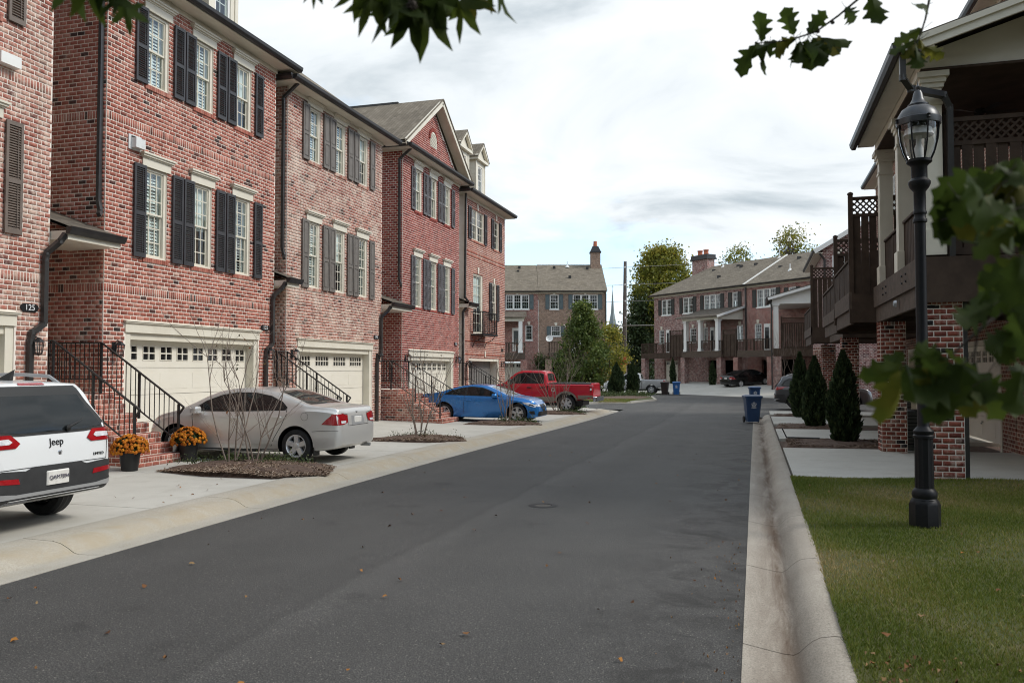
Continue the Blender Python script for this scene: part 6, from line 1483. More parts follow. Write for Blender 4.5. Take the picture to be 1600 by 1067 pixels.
def sedan(name, label, loc, rz, pm, full=True, plate_txt=None):
    c = Car(name, label, 'car', loc, rz, SEDAN, pm)
    dlo = [(1.10, .955), (.75, 1.165), (.40, 1.285), (.05, 1.335), (-.35, 1.33), (-.72, 1.27), (-1.0, 1.155), (-1.13, 1.05), (-1.09, .995), (0, .96)]
    c.patch('window_trim', dlo, 'side', MAT['cblack'], .003)
    c.patch('window', [(.98, .985), (.72, 1.145), (.38, 1.262), (.05, 1.312), (-.06, 1.312), (-.10, .985)], 'side', MAT['cglass'], .006)
    c.patch('window', [(-.20, .99), (-.16, 1.314), (-.37, 1.305), (-.71, 1.245), (-.97, 1.135), (-1.09, 1.045), (-1.06, 1.015)], 'side', MAT['cglass'], .006)
    c.patch('rear_window', [(-1.52, -.60), (-1.52, .60), (-.95, .535), (-.78, .50), (-.78, -.50), (-.95, -.535)], 'top', MAT['cglass'], .004)
    c.patch('windscreen', [(1.30, -.66), (1.34, 0), (1.30, .66), (.62, .55), (.55, 0), (.62, -.55)], 'top', MAT['cglass'], .004)
    c.patch('tail_light', [(.40, .90), (.44, .76), (.60, .73), (.80, .72), (.80, .925), (.60, .935)], 'rear', MAT['red_lens'], .008, mirror=True)
    c.patch('tail_light', [(-2.17, .725), (-1.87, .735), (-1.97, .83), (-2.08, .92), (-2.14, .925)], 'side', MAT['red_lens'], .008)
    c.patch('reverse_light', [(.50, .80), (.52, .755), (.68, .75), (.68, .80)], 'rear', MAT['clear_lens'], .011, mirror=True)
    c.seam('trunk_seam', [(-.62, .945), (-.40, .92), (-.42, .70), (.42, .70), (.40, .92), (.62, .945)], 'rear', .008, sides=(1,))
    c.patch('plate_recess', [(-.27, .70), (.27, .70), (.24, .885), (-.24, .885)], 'rear', MAT['satin'] if full else MAT['cblack'], .003)
    c.block('number_plate', 'rear', 0, .79, (.31, .02, .155), MAT['plate'])
    c.block('badge', 'rear', 0, .945, (.075, .015, .06), MAT['chrome'])
    c.seam('bumper_seam', [(-2.23, .62), (-1.8, .615), (-1.68, .60)], 'side', .006)
    c.seam('door_seam', [(1.02, .93), (.99, .75), (.96, .50), (.90, .30)], 'side'); c.seam('door_seam', [(-.15, .96), (-.16, .6), (-.18, .30)], 'side')
    c.seam('door_seam', [(-1.12, 1.02), (-1.13, .92), (-1.02, .70), (-.86, .45), (-.80, .30)], 'side')
    c.seam('side_moulding', [(-.92, .37), (.98, .37)], 'side', .05, pm, .012)
    c.seam('fuel_door', [(-1.52 + .075 * math.cos(a), .885 + .075 * math.sin(a)) for a in np.linspace(0, 2 * math.pi, 19)[:-1]], 'side', .005, sides=(1,), closed=True)
    for s in (1, -1):
        for x, z in ((.02, .845), (-.93, .865)): c.block('door_handle', 'side', x, z, (.2, .05, .034), pm, s)
        p, n = c.hit('side', .88, .97, s); mb = MB(); mb.bbox(-.10, .09, -.07, .12, -.055, .075, .045); mb.build('mirror', pm, c.o, (p.x, p.y + s * .09, p.z + .01))
        for ax in SEDAN['axles']: pass
    c.patch('headlight', [(1.98, .60), (2.14, .55), (2.10, .66), (1.80, .78), (1.78, .72)], 'side', MAT['clear_lens'], .006)
    mb = MB(); mb.lathe([(.0, -.14), (.035, -.14), (.035, .06), (.028, .06), (.028, -.05)], 10, (-2.12, -.45, .27), axis='x'); mb.build('exhaust', MAT['metal'], c.o)
    mb = MB(); mb.box(-1.72, -1.70, .62, .84, .14, .36); mb.box(-1.72, -1.70, -.84, -.62, .14, .36); mb.build('mud_flap', MAT['cblack'], c.o)
    c.seam('lower_lip', [(-.95, .225), (1.0, .215)], 'side', .05, MAT['cplastic'], .006)
    return c
sv = sedan('silver_sedan', 'silver four door sedan parked nose to the cream garage door', (-9.80, 14.92, .112), math.pi, paint('silver_paint', (.62, .61, .585), .45, .32))

SUV = dict(width=1.86, R=.36, rim=.235, axles=(-1.36, 1.34), spokes=5, k=.26, tw=.23, rimmat='alloy',
    top=[(-2.31, .68), (-2.295, .80), (-2.265, 1.02), (-2.235, 1.12), (-2.02, 1.47), (-1.95, 1.60), (-1.88, 1.65), (-1.5, 1.675), (-.5, 1.69), (.2, 1.675), (.55, 1.60), (1.25, 1.17), (1.4, 1.11), (1.9, 1.03), (2.15, .93), (2.27, .72), (2.31, .52)],
    belt=[(-2.31, .66), (-2.26, 1.0), (-2.15, 1.10), (-1.0, 1.085), (0, 1.05), (1.3, 1.01), (1.9, .94), (2.2, .75), (2.31, .5)],
    bot=[(-2.31, .40), (-2.0, .31), (0, .25), (2.0, .27), (2.31, .36)],
    w=[(-2.31, .70), (-2.285, .79), (-2.2, .86), (-2.0, .90), (-1.5, .925), (0, .93), (1.5, .925), (2.0, .86), (2.2, .74), (2.31, .55)])
def suv(name, label, loc, rz, pm, jeep=True):
    c = Car(name, label, 'car', loc, rz, SUV, pm)
    c.patch('window_trim', [(1.15, 1.06), (.55, 1.47), (.2, 1.56), (-.8, 1.575), (-1.6, 1.54), (-1.85, 1.42), (-2.02, 1.17), (-1.9, 1.135), (-.5, 1.10)], 'side', MAT['cblack'], .003)
    for q in ([(.98, 1.10), (.52, 1.44), (.2, 1.53), (-.05, 1.535), (-.08, 1.12)], [(-.17, 1.12), (-.14, 1.537), (-.95, 1.54), (-.98, 1.13)], [(-1.05, 1.14), (-1.03, 1.535), (-1.57, 1.50), (-1.80, 1.38), (-1.92, 1.17)]): c.patch('window', q, 'side', MAT['cglass'], .006)
    c.patch('rear_window_surround', [(-.80, 1.10), (-.45, 1.075), (.45, 1.075), (.80, 1.10), (.70, 1.36), (.60, 1.605), (-.60, 1.605), (-.70, 1.36)], 'rear', MAT['cblack'], .004)
    c.patch('rear_window', [(-.72, 1.13), (-.45, 1.105), (.45, 1.105), (.72, 1.13), (.63, 1.36), (.575, 1.50), (-.575, 1.50), (-.63, 1.36)], 'rear', MAT['cglass'], .008)
    c.patch('brake_light', [(-.18, 1.615), (.18, 1.615), (.17, 1.64), (-.17, 1.64)], 'rear', MAT['red_lens'], .008)
    c.patch('tail_light', [(.46, 1.0), (.52, .955), (.86, .955), (.88, 1.10), (.56, 1.095)], 'rear', MAT['red_lens'], .012, mirror=True)
    c.patch('tail_light', [(-2.25, .955), (-1.93, 1.0), (-1.86, 1.08), (-2.2, 1.10)], 'side', MAT['red_lens'], .012)
    c.patch('lamp_element', [(.56, 1.02), (.60, 1.0), (.80, 1.0), (.80, 1.05), (.60, 1.055)], 'rear', MAT['clear_lens'], .015, mirror=True)
    c.patch('windscreen', [(1.2, -.72), (1.24, 0), (1.2, .72), (.58, .62), (.5, 0), (.58, -.62)], 'top', MAT['cglass'], .004)
    c.patch('lower_bumper', [(-.88, .385), (.88, .385), (.90, .70), (.70, .725), (.42, .705), (.32, .74), (-.32, .74), (-.42, .705), (-.70, .725), (-.90, .70)], 'rear', MAT['cplastic'], .012)
    c.patch('cladding', [(-2.27, .40), (-1.80, .40), (-1.80, .62), (-1.86, .74), (-2.26, .72)], 'side', MAT['cplastic'], .012)
    c.patch('cladding', [(-.92, .26), (.92, .26), (.92, .42), (-.92, .42)], 'side', MAT['cplastic'], .012)
    for ax in SUV['axles']:
        arc = [(ax + (.46) * math.cos(a), .37 + .46 * math.sin(a)) for a in np.linspace(R(5), R(175), 15)] + [(ax + .412 * math.cos(a), .37 + .412 * math.sin(a)) for a in np.linspace(R(175), R(5), 15)]
        c.patch('arch_trim', arc, 'side', MAT['cplastic'], .016)
    c.patch('skid_plate', [(-.80, .43), (.80, .43), (.89, .53), (.79, .50), (.55, .468), (-.55, .468), (-.79, .50), (-.89, .53)], 'rear', MAT['satin'], .022)
    c.patch('reflector', [(.50, .575), (.80, .60), (.80, .65), (.52, .635)], 'rear', MAT['red_lens'], .018, mirror=True)
    c.seam('tailgate_seam', [(-.74, .735), (-.78, .95)], 'rear', .008, sides=(1, -1)); c.seam('tailgate_seam', [(-.74, .735), (.74, .735)], 'rear', .008, sides=(1,))
    for q in ([(1.06, 1.05), (1.0, .7), (.92, .45)], [(-.12, 1.1), (-.14, .45)], [(-1.02, 1.12), (-1.0, .95), (-.95, .7)]): c.seam('door_seam', q, 'side')
    pl = c.block('number_plate', 'rear', .0, .60, (.31, .03, .155), MAT['plate'], 1, .0)
    for s in (1, -1):
        for x, z in ((.06, .94), (-.86, .96)): c.block('door_handle', 'side', x, z, (.22, .05, .036), pm, s)
        p, n = c.hit('side', .86, 1.08, s); mb = MB(); mb.bbox(-.11, .09, -.08, .13, -.07, .10, .05); mb.build('mirror', pm, c.o, (p.x, p.y + s * .11, p.z + .02))
        mb = MB(); y = s * .56; mb.tube([(-1.75, y, 1.63), (-1.6, y, 1.715), (-1.2, y, 1.735), (.1, y, 1.735), (.3, y, 1.70), (.4, y, 1.63)], .022, 8); mb.build('roof_rail', MAT['satin'], c.o)
    mb = MB(); mb.tube([(.46 - .46, 0, 0)] if False else [(-2.245, -.20, 1.135), (-2.20, -.42, 1.19), (-2.15, -.58, 1.26)], [.02, .012, .006], 6); mb.lathe([(.0, -.03), (.035, -.02), (.03, .02), (0, .03)], 10, (-2.25, -.2, 1.13), axis='x'); mb.build('rear_wiper', MAT['cblack'], c.o)
    mb = MB(); mb.add([(-1.62, -.03, 1.665), (-1.62, .03, 1.665), (-1.42, .02, 1.675), (-1.42, -.02, 1.675), (-1.68, 0, 1.80)], [(0, 1, 4), (1, 2, 4), (2, 3, 4), (3, 0, 4)], 0); mb.build('aerial', MAT['cblack'], c.o)
    mb = MB(); mb.bbox(-.10, .10, -.17, .17, -.045, .045, .03); mb.box(-.104, -.10, -.12, .12, -.025, .025, 1); mb.build('exhaust_finisher', [MAT['chrome'], MAT['dark']], c.o, (-2.2, .52, .42))
    c.block('tailgate_button', 'rear', -.06, .865, (.06, .015, .05), MAT['chrome'])
    return c
jp = suv('white_suv', 'white SUV with black lower bumper parked at the left edge', (-9.85, 7.50, .10), math.pi, paint('white_paint', (.72, .73, .73), 0, .3, False))
jp.text('Jeep', .115, (-.02, .985), MAT['cblack']); jp.text('LIMITED', .045, (-.62, .80), MAT['cblack'])
_p, _n = jp.hit('rear', 0, .60)
text('QAM7894', .064, jp.o, (_p.x - .040, 0, .60), Matrix(((0, 0, -1), (-1, 0, 0), (0, 1, 0))), M('plate_ink', (.03, .025, .06), rough=.6), .001, 'plate_lettering')
gs = suv('grey_suv', 'dark grey SUV parked behind the conical evergreens', (3.25, 44.6, gz(46) + .06), 0.0, paint('grey_paint', (.075, .075, .08), .6, .3))

COUPE = dict(width=1.825, R=.335, rim=.235, axles=(-1.27, 1.54), spokes=5, split=1, k=.44,
    top=[(-2.32, .62), (-2.29, .76), (-2.24, .95), (-2.15, 1.005), (-1.8, 1.045), (-1.5, 1.085), (-.95, 1.255), (-.45, 1.355), (-.1, 1.377), (.25, 1.355), (.62, 1.25), (1.15, 1.005), (1.3, .955), (1.75, .885), (2.05, .79), (2.2, .68), (2.29, .55), (2.32, .42)],
    belt=[(-2.32, .6), (-2.22, .92), (-1.5, .985), (-.5, .945), (.6, .905), (1.2, .875), (1.8, .79), (2.15, .64), (2.32, .4)],
    bot=[(-2.32, .34), (-2.0, .24), (0, .16), (2.0, .16), (2.32, .22)],
    w=[(-2.32, .66), (-2.28, .76), (-2.1, .86), (-1.5, .91), (0, .90), (1.5, .91), (1.95, .86), (2.15, .74), (2.27, .58), (2.32, .45)])
def coupe(name, label, loc, rz, pm):
    c = Car(name, label, 'car', loc, rz, COUPE, pm)
    c.patch('window_trim', [(.92, .925), (.55, 1.135), (.2, 1.255), (-.2, 1.29), (-.6, 1.255), (-1.0, 1.14), (-1.28, 1.015), (-1.2, .985), (-.5, .965)], 'side', MAT['cblack'], .003)
    c.patch('window', [(.80, .95), (.52, 1.11), (.2, 1.225), (-.2, 1.262), (-.36, 1.252), (-.40, .985)], 'side', MAT['cglass'], .006)
    c.patch('window', [(-.48, .99), (-.43, 1.245), (-.6, 1.225), (-.98, 1.115), (-1.2, 1.015)], 'side', MAT['cglass'], .006)
    c.patch('windscreen', [(1.16, -.66), (1.2, 0), (1.16, .66), (.5, .54), (.42, 0), (.5, -.54)], 'top', MAT['cglass'], .004)
    c.patch('rear_window', [(-1.48, -.58), (-1.48, .58), (-.75, .5), (-.75, -.5)], 'top', MAT['cglass'], .004)
    c.patch('tail_light', [(-2.26, .78), (-2.0, .82), (-1.98, .90), (-2.2, .93)], 'side', MAT['red_lens'], .008)
    c.patch('headlight', [(2.18, .555), (2.19, .63), (1.98, .72), (1.72, .745), (1.80, .68), (2.0, .60)], 'side', MAT['clear_lens'], .006)
    c.patch('headlight', [(.34, .56), (.66, .58), (.68, .665), (.34, .645)], 'front', MAT['clear_lens'], .006, mirror=True)
    c.patch('lamp_mask', [(2.13, .59), (1.98, .64), (1.93, .68), (2.1, .645)], 'side', MAT['cblack'], .009)
    c.patch('grille', [(.03, .50), (.28, .50), (.30, .645), (.04, .65)], 'front', MAT['cblack'], .008, mirror=True)
    c.patch('air_intake', [(-.62, .24), (.62, .24), (.58, .40), (-.58, .40)], 'front', MAT['cblack'], .006)
    c.patch('air_intake', [(2.17, .30), (2.02, .32), (1.98, .42), (2.15, .43)], 'side', MAT['cblack'], .006)
    c.seam('door_seam', [(1.0, .90), (.98, .6), (.94, .3)], 'side'); c.seam('door_seam', [(-.46, .97), (-.50, .6), (-.48, .3)], 'side'); c.seam('crease', [(1.1, .70), (0, .735), (-1.6, .80)], 'side', .012, pm, .010)
    for s in (1, -1):
        c.block('door_handle', 'side', -.30, .80, (.2, .05, .034), pm, s)
        p, n = c.hit('side', .70, .94, s); mb = MB(); mb.bbox(-.10, .09, -.07, .12, -.05, .075, .045); mb.build('mirror', pm, c.o, (p.x, p.y + s * .10, p.z + .02))
    c.block('number_plate', 'front', 0, .44, (.31, .02, .12), MAT['cblack'])
    return c
bm_ = coupe('blue_coupe', 'metallic blue coupe parked nose towards the street', (-9.78, 29.5, gz(30) + .105), 0.0, paint('blue_paint', (.03, .19, .52), .4, .25))

TRUCK = dict(width=2.0, R=.40, rim=.255, axles=(-1.62, 1.92), spokes=6, split=1, k=.30, tw=.26, well=.075,
    top=[(-2.85, .98), (-2.835, 1.28), (-2.79, 1.33), (-2.7, 1.335), (-.78, 1.335), (-.74, 1.36), (-.66, 1.74), (-.58, 1.86), (-.35, 1.91), (.45, 1.91), (.78, 1.82), (1.34, 1.34), (1.46, 1.28), (2.3, 1.19), (2.62, 1.09), (2.78, .85), (2.85, .58)],
    belt=[(-2.85, .95), (-2.82, 1.24), (-2.7, 1.275), (-.8, 1.275), (-.5, 1.26), (1.3, 1.22), (2.3, 1.10), (2.7, .88), (2.85, .55)],
    bot=[(-2.85, .62), (-2.4, .58), (-1.2, .44), (0, .42), (2.2, .42), (2.85, .46)],
    w=[(-2.85, .93), (-2.8, .965), (-2.6, .99), (0, 1.0), (2.2, 1.0), (2.55, .95), (2.75, .82), (2.85, .66)])
def truck(name, label, loc, rz, pm, two_tone=True, sc_=1.0):
    c = Car(name, label, 'pickup truck', loc, rz, TRUCK, pm)
    c.patch('window', [(1.08, 1.34), (.66, 1.70), (.42, 1.765), (.10, 1.77), (.06, 1.33)], 'side', MAT['cglass'], .006)
    c.patch('window', [(-.02, 1.33), (.02, 1.77), (-.40, 1.745), (-.50, 1.70), (-.52, 1.33)], 'side', MAT['cglass'], .006)
    c.patch('window_trim', [(1.2, 1.30), (.70, 1.74), (.42, 1.80), (-.42, 1.78), (-.55, 1.72), (-.58, 1.30)], 'side', MAT['cblack'], .003)
    c.patch('rear_window', [(-.62, 1.42), (.62, 1.42), (.56, 1.76), (-.56, 1.76)], 'rear', MAT['cglass'], .006)
    c.patch('windscreen', [(1.3, -.76), (1.34, 0), (1.3, .76), (.82, .66), (.76, 0), (.82, -.66)], 'top', MAT['cglass'], .004)
    c.patch('bed', [(-2.70, -.80), (-2.70, .80), (-.86, .80), (-.86, -.80)], 'top', MAT['cblack'], .006)
    c.seam('bed_rail', [(-2.8, 1.30), (-.80, 1.30)], 'side', .05, MAT['cblack'], .008)
    c.patch('tail_light', [(-2.80, .93), (-2.70, .93), (-2.70, 1.24), (-2.80, 1.24)], 'side', MAT['red_lens'], .010); c.patch('tail_light', [(.80, .93), (.92, .93), (.92, 1.24), (.80, 1.24)], 'rear', MAT['red_lens'], .010, mirror=True)
    c.patch('reverse_light', [(-2.795, 1.0), (-2.72, 1.0), (-2.72, 1.10), (-2.795, 1.10)], 'side', MAT['clear_lens'], .014)
    if two_tone:
        c.patch('cladding', [(-1.08, .44), (1.40, .44), (1.40, .70), (-1.08, .70)], 'side', MAT['beige'], .006); c.patch('cladding', [(-2.83, .62), (-2.16, .60), (-2.16, .78), (-2.83, .78)], 'side', MAT['beige'], .006)
        for ax in TRUCK['axles']:
            arc = [(ax + .56 * math.cos(a), .41 + .56 * math.sin(a)) for a in np.linspace(R(12), R(168), 17)] + [(ax + .478 * math.cos(a), .41 + .478 * math.sin(a)) for a in np.linspace(R(168), R(12), 17)]
            c.patch('arch_trim', arc, 'side', MAT['beige'], .02)
    for q in ([(1.34, 1.28), (1.30, .8), (1.22, .5)], [(-.02, 1.3), (-.04, .5)], [(-.62, 1.3), (-.60, .5)]): c.seam('door_seam', q, 'side')
    c.seam('cab_gap', [(-.76, 1.32), (-.76, .50)], 'side', .03); c.seam('tailgate_seam', [(-.76, 1.3), (-.76, .72)], 'rear', .012, sides=(1, -1))
    c.seam('fuel_door', [(-1.02 + .075 * math.cos(a), 1.02 + .075 * math.sin(a)) for a in np.linspace(0, 2 * math.pi, 17)[:-1]], 'side', .03, MAT['galv'], .008, closed=True)
    mb = MB(); mb.bbox(-.09, .09, -.92, .92, -.12, .11, .03); mb.build('rear_bumper', MAT['chrome'], c.o, (-2.92, 0, .62))
    mb = MB(); mb.bbox(-.10, .08, -.95, .95, -.14, .12, .04); mb.build('front_bumper', MAT['chrome'], c.o, (2.86, 0, .60))
    c.patch('grille', [(-.5, .80), (.5, .80), (.5, 1.02), (-.5, 1.02)], 'front', MAT['chrome'], .01); c.patch('headlight', [(.55, .80), (.80, .82), (.80, 1.0), (.55, 1.02)], 'front', MAT['clear_lens'], .01, mirror=True)
    for s in (1, -1):
        for x in (.12, -.50): c.block('door_handle', 'side', x, 1.12, (.2, .05, .05), MAT['cblack'], s)
        p, n = c.hit('side', 1.0, 1.35, s); mb = MB(); mb.bbox(-.08, .08, -.09, .14, -.10, .16, .04); mb.build('mirror', MAT['cblack'], c.o, (p.x, p.y + s * .14, p.z))
    if sc_ != 1: c.o.scale = (sc_, sc_, sc_)
    return c
truck('red_pickup', 'red pickup with beige lower trim parked nose to the houses', (-9.85, 37.6, gz(38) + .10), math.pi, paint('red_paint', (.50, .008, .022), 0, .3))
truck('silver_pickup', 'silver pickup half hidden behind the two island evergreens', (-9.75, 69.6, gz(60)), math.pi, paint('pale_silver_paint', (.50, .50, .50), .5, .32), False, .92)
bs = sedan('black_sedan', 'black sedan on the far concrete driveway', (-.75, 72.9, .57), R(44), paint('black_paint', (.008, .008, .009), .2, .22), False); bs.o.location.z = .49; bs.o.rotation_euler = (0, R(-4.2), R(44))
# ------------------------------------------------------------------ plants
def unit(n): v = rng.normal(0, 1, (n, 3)); return v / np.linalg.norm(v, axis=1)[:, None]
def leaf_mesh(name, pts, L, W, mat, tone, droop=.3, dirs=None):
    n = len(pts); a = unit(n) if dirs is None else dirs + unit(n) * .35
    a[:, 2] -= droop; a /= np.linalg.norm(a, axis=1)[:, None]
    b = np.cross(a, unit(n)); b /= np.maximum(np.linalg.norm(b, axis=1)[:, None], 1e-6)
    s = rng.uniform(.65, 1.25, n)[:, None]; V = np.zeros((n, 4, 3)); c = np.cross(a, b) * (W * .25) * s
    V[:, 0] = pts - a * L / 2 * s; V[:, 1] = pts - b * W / 2 * s + c; V[:, 2] = pts + a * L / 2 * s; V[:, 3] = pts + b * W / 2 * s + c
    return np_mesh(name, V.reshape(-1, 3), np.arange(n * 4).reshape(n, 4), tone, mat)
FOL = {
 'maple': tone_mat('maple_leaves', [(0, (.045, .075, .018)), (.5, (.11, .155, .036)), (.8, (.18, .22, .05)), (1, (.30, .29, .08))], .5, .35, .4),
 'autumn': tone_mat('autumn_leaves', [(0, (.10, .115, .02)), (.4, (.23, .235, .035)), (.75, (.37, .32, .055)), (1, (.46, .29, .06))], .5, .3, .4),
 'rust': tone_mat('rust_leaves', [(0, (.05, .055, .015)), (.5, (.15, .10, .03)), (1, (.36, .12, .035))], .5, .3, .3),
 'dark': tone_mat('dark_leaves', [(0, (.018, .030, .012)), (.6, (.05, .078, .025)), (1, (.10, .12, .04))], .5, .3, .2),
 'arbor': tone_mat('arborvitae_leaves', [(0, (.014, .026, .011)), (.5, (.038, .062, .024)), (.85, (.066, .095, .036)), (1, (.12, .14, .06))], .6, .25, .1),
 'shrub': tone_mat('shrub_leaves', [(0, (.03, .05, .015)), (.6, (.065, .095, .03)), (1, (.13, .14, .05))], .5, .3, .25)}
def tree(name, label, loc, h, shape, nclu, per, spread, L, mat, trunk_r=.12, trunk_h=None, base=.15, group=None, limbs=26, tonef=None, cat='tree'):
    """shape(t) -> crown radius at height fraction t (0 at crown base, 1 at top)"""
    o = thing(name, label, cat, loc, rng.uniform(0, 6), group)
    z0 = h * base; t = rng.random(nclu) ** .85; r = np.array([shape(q) for q in t]); a = rng.uniform(0, 2 * math.pi, nclu); rr = r * np.sqrt(rng.uniform(.12, 1.0, nclu)) * rng.uniform(.75, 1.1, nclu)
    C_ = np.stack([rr * np.cos(a), rr * np.sin(a), z0 + t * (h - z0)], 1)
    cs = rng.uniform(.55, 1.3, nclu) * spread
    P = (C_[:, None, :] + rng.normal(0, 1, (nclu, per, 3)) * cs[:, None, None] * np.array((1, 1, .75))).reshape(-1, 3)
    P = P[P[:, 2] > z0 * .6]
    ct = np.repeat(rng.normal(0, .17, nclu), per)[:len(P)]
    hh = (P[:, 2] - z0) / (h - z0); tone = np.clip(.42 + ct + rng.normal(0, .14, len(P)) + (0 if tonef is None else tonef(P)), 0, 1)
    obj('crown', leaf_mesh('crown', P, L, L * .6, FOL[mat], tone), o)
    mb = MB(); th = h * .86; lean = rng.normal(0, .02 * h, 2)
    axis = lambda q: Vector((lean[0] * q * q, lean[1] * q * q, th * q))
    mb.tube([axis(q) - Vector((0, 0, .1 if q == 0 else 0)) for q in (0, .08, .3, .6, 1)], [trunk_r * 1.35, trunk_r, trunk_r * .8, trunk_r * .5, .02], 8)
    for i in rng.choice(nclu, min(limbs, nclu), replace=False):
        c = Vector(C_[i]); q = max(.12, min(.9, (c.z - .35 * math.hypot(c.x, c.y)) / th)); p = axis(q); m = (p + c) / 2 + Vector(rng.normal(0, .05 * h, 3)) * .4
        mb.tube([p, m, c], [trunk_r * .38 * (1 - q * .6), trunk_r * .2, .008], 5)
    mb.build('trunk', MAT['bark'], o)
    return o
def arborvitae(label, x, y, z, h, r, n=5200, group=None):
    o = thing('arborvitae', label, 'evergreen', (x, y, z), rng.uniform(0, 6), group)
    t = rng.random(n); prof = np.clip(np.sin(np.pi * np.clip(t * .80 + .17, 0, 1)) ** .75, 0, 1) * (1 - t * .52); prof = np.where(t > .86, prof * (1 - (t - .86) / .14 * .8), prof)
    a = rng.uniform(0, 2 * math.pi, n); wob = .97 + .17 * np.sin(a * 3 + t * 9) + .13 * np.sin(a * 7 - t * 17) + .08 * np.sin(a * 13 + t * 41)
    rr = r * prof * wob * np.sqrt(rng.uniform(.60, 1.25, n)); P = np.stack([rr * np.cos(a), rr * np.sin(a), .05 + t * (h - .05)], 1)
    d = np.stack([np.cos(a) * .55, np.sin(a) * .55, np.full(n, 1.0)], 1)
    tone = np.clip(.45 + .16 * np.sin(a * 5 + t * 23) + rng.normal(0, .2, n), 0, 1)
    obj('crown', leaf_mesh('crown', P, .17 * h / 2.3, .075 * h / 2.3, FOL['arbor'], tone, 0, d), o)
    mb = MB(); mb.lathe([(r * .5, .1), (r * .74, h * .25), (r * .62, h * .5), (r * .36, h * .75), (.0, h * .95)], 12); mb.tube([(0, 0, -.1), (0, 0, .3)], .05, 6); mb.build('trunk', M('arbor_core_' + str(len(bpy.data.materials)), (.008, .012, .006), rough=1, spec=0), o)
    return o
arborvitae('tallest conical evergreen at the right beside the second brick pillar', 2.12, 22.3, .10, 2.24, .385, 9000)
arborvitae('middle conical evergreen on the right, before the grey SUV', 1.88, 28.9, .02, 2.28, .385, 6500)
arborvitae('farthest conical evergreen on the right, beside the grey SUV', 1.74, 35.6, -.04, 2.6, .385, 5000)
arborvitae('left one of the two evergreens on the street island', -9.9, 61.2, gz(60) + .18, 2.35, .62, 4200)
arborvitae('right one of the two evergreens on the street island', -8.9, 62.6, gz(60) + .18, 2.45, .5, 3600)
def onC(u, n, z): return (OCx + u * .7193 - n * .6947, OCy - u * .6947 - n * .7193, z)
arborvitae('slim evergreen by the far garage with the cream door', *onC(6.6, 3.2, .5), 2.5, .32, 1500)
arborvitae('slim evergreen behind the black sedan', *onC(12.6, 3.8, .45), 2.2, .36, 1500)

# trees at the end of the street
tree('maple_tree', 'full green young tree before the tan townhouse', (-12.7, 62.4, gz(60)), 7.0, lambda t: 2.75 * (1 - t) ** .8 * (.6 + .4 * min(1, t * 4)) + .12, 360, 44, .26, .20, 'maple', .10, base=.15, tonef=lambda P: .02 * (P[:, 2] - 3))
tree('yellowing_tree', 'small yellowing tree right of the full green tree', (-11.9, 70.0, -.1), 5.6, lambda t: 1.7 * math.sin(math.pi * min(1, .2 + t * .8)) ** .7 + .1, 110, 34, .28, .22, 'autumn', .08, base=.25)
tree('crape_shrub', 'rusty orange autumn shrub at the end of the island', (-11.6, 63.0, gz(60) + .1), 2.1, lambda t: .55 * math.sin(math.pi * min(1, .25 + t * .75)) ** .6 + .05, 40, 26, .18, .14, 'rust', .035, base=.3)
tree('yellow_shrub', 'rounded yellow green shrub left of the island evergreens', (-12.6, 72.5, -.1), 2.9, lambda t: 1.6 * math.sin(math.pi * min(1, .3 + t * .7)) ** .6, 90, 36, .28, .2, 'autumn', .04, base=.15)
tree('broad_tree', 'big yellow green broadleaf tree behind the wide angled townhouse', (-11.8, 112.0, 0), 18.0, lambda t: 4.7 * math.sin(math.pi * min(1, .22 + t * .74)) ** .6 + .2, 520, 40, .62, .42, 'autumn', .35, base=.22, limbs=46, tonef=lambda P: .035 * (P[:, 2] - 14) - .05)
tree('dark_tree', 'dark leafy tree between the utility pole and the angled townhouse', (-14.3, 108.4, 0), 10.8, lambda t: 2.1 * math.sin(math.pi * min(1, .25 + t * .72)) ** .6, 150, 54, .6, .40, 'dark', .25, base=.06)
tree('dark_tree', 'low dark tree at the foot of the utility pole', (-21.0, 122.0, 0), 6.8, lambda t: 2.8 * math.sin(math.pi * min(1, .3 + t * .7)) ** .6, 150, 48, .7, .42, 'dark', .2, base=.05)
tree('thin_tree', 'thin pale treetop showing above the middle of the angled roof', (-2.0, 118.0, 0), 18.6, lambda t: 3.4 * math.sin(math.pi * min(1, .3 + t * .66)) ** .7, 110, 18, .55, .34, 'autumn', .25, base=.55, limbs=90, tonef=lambda P: -.12)
tree('thin_tree', 'airy yellow treetop above the right end of the angled roof', (4.6, 114.0, 0), 20.2, lambda t: 3.9 * math.sin(math.pi * min(1, .3 + t * .66)) ** .7, 130, 17, .6, .34, 'autumn', .28, base=.55, limbs=110)
tree('distant_tree', 'dark tree low beside the church steeple', (-36.5, 176.0, 0), 10.5, lambda t: 4.5 * math.sin(math.pi * min(1, .3 + t * .7)) ** .6, 120, 40, .9, .6, 'dark', .3, base=.05)
tree('distant_tree', 'green tree right of the steeple foot, far away', (-27.5, 170.0, 0), 8.5, lambda t: 4.0 * math.sin(math.pi * min(1, .3 + t * .7)) ** .6, 110, 40, .9, .6, 'maple', .3, base=.05)
tree('porch_shrub', 'leafy shrub between the garages of the end block', onB(7.0, 1.6, 0.3), 3.0, lambda t: .75 * math.sin(math.pi * min(1, .3 + t * .7)) ** .6, 50, 30, .24, .2, 'shrub', .04, base=.1)
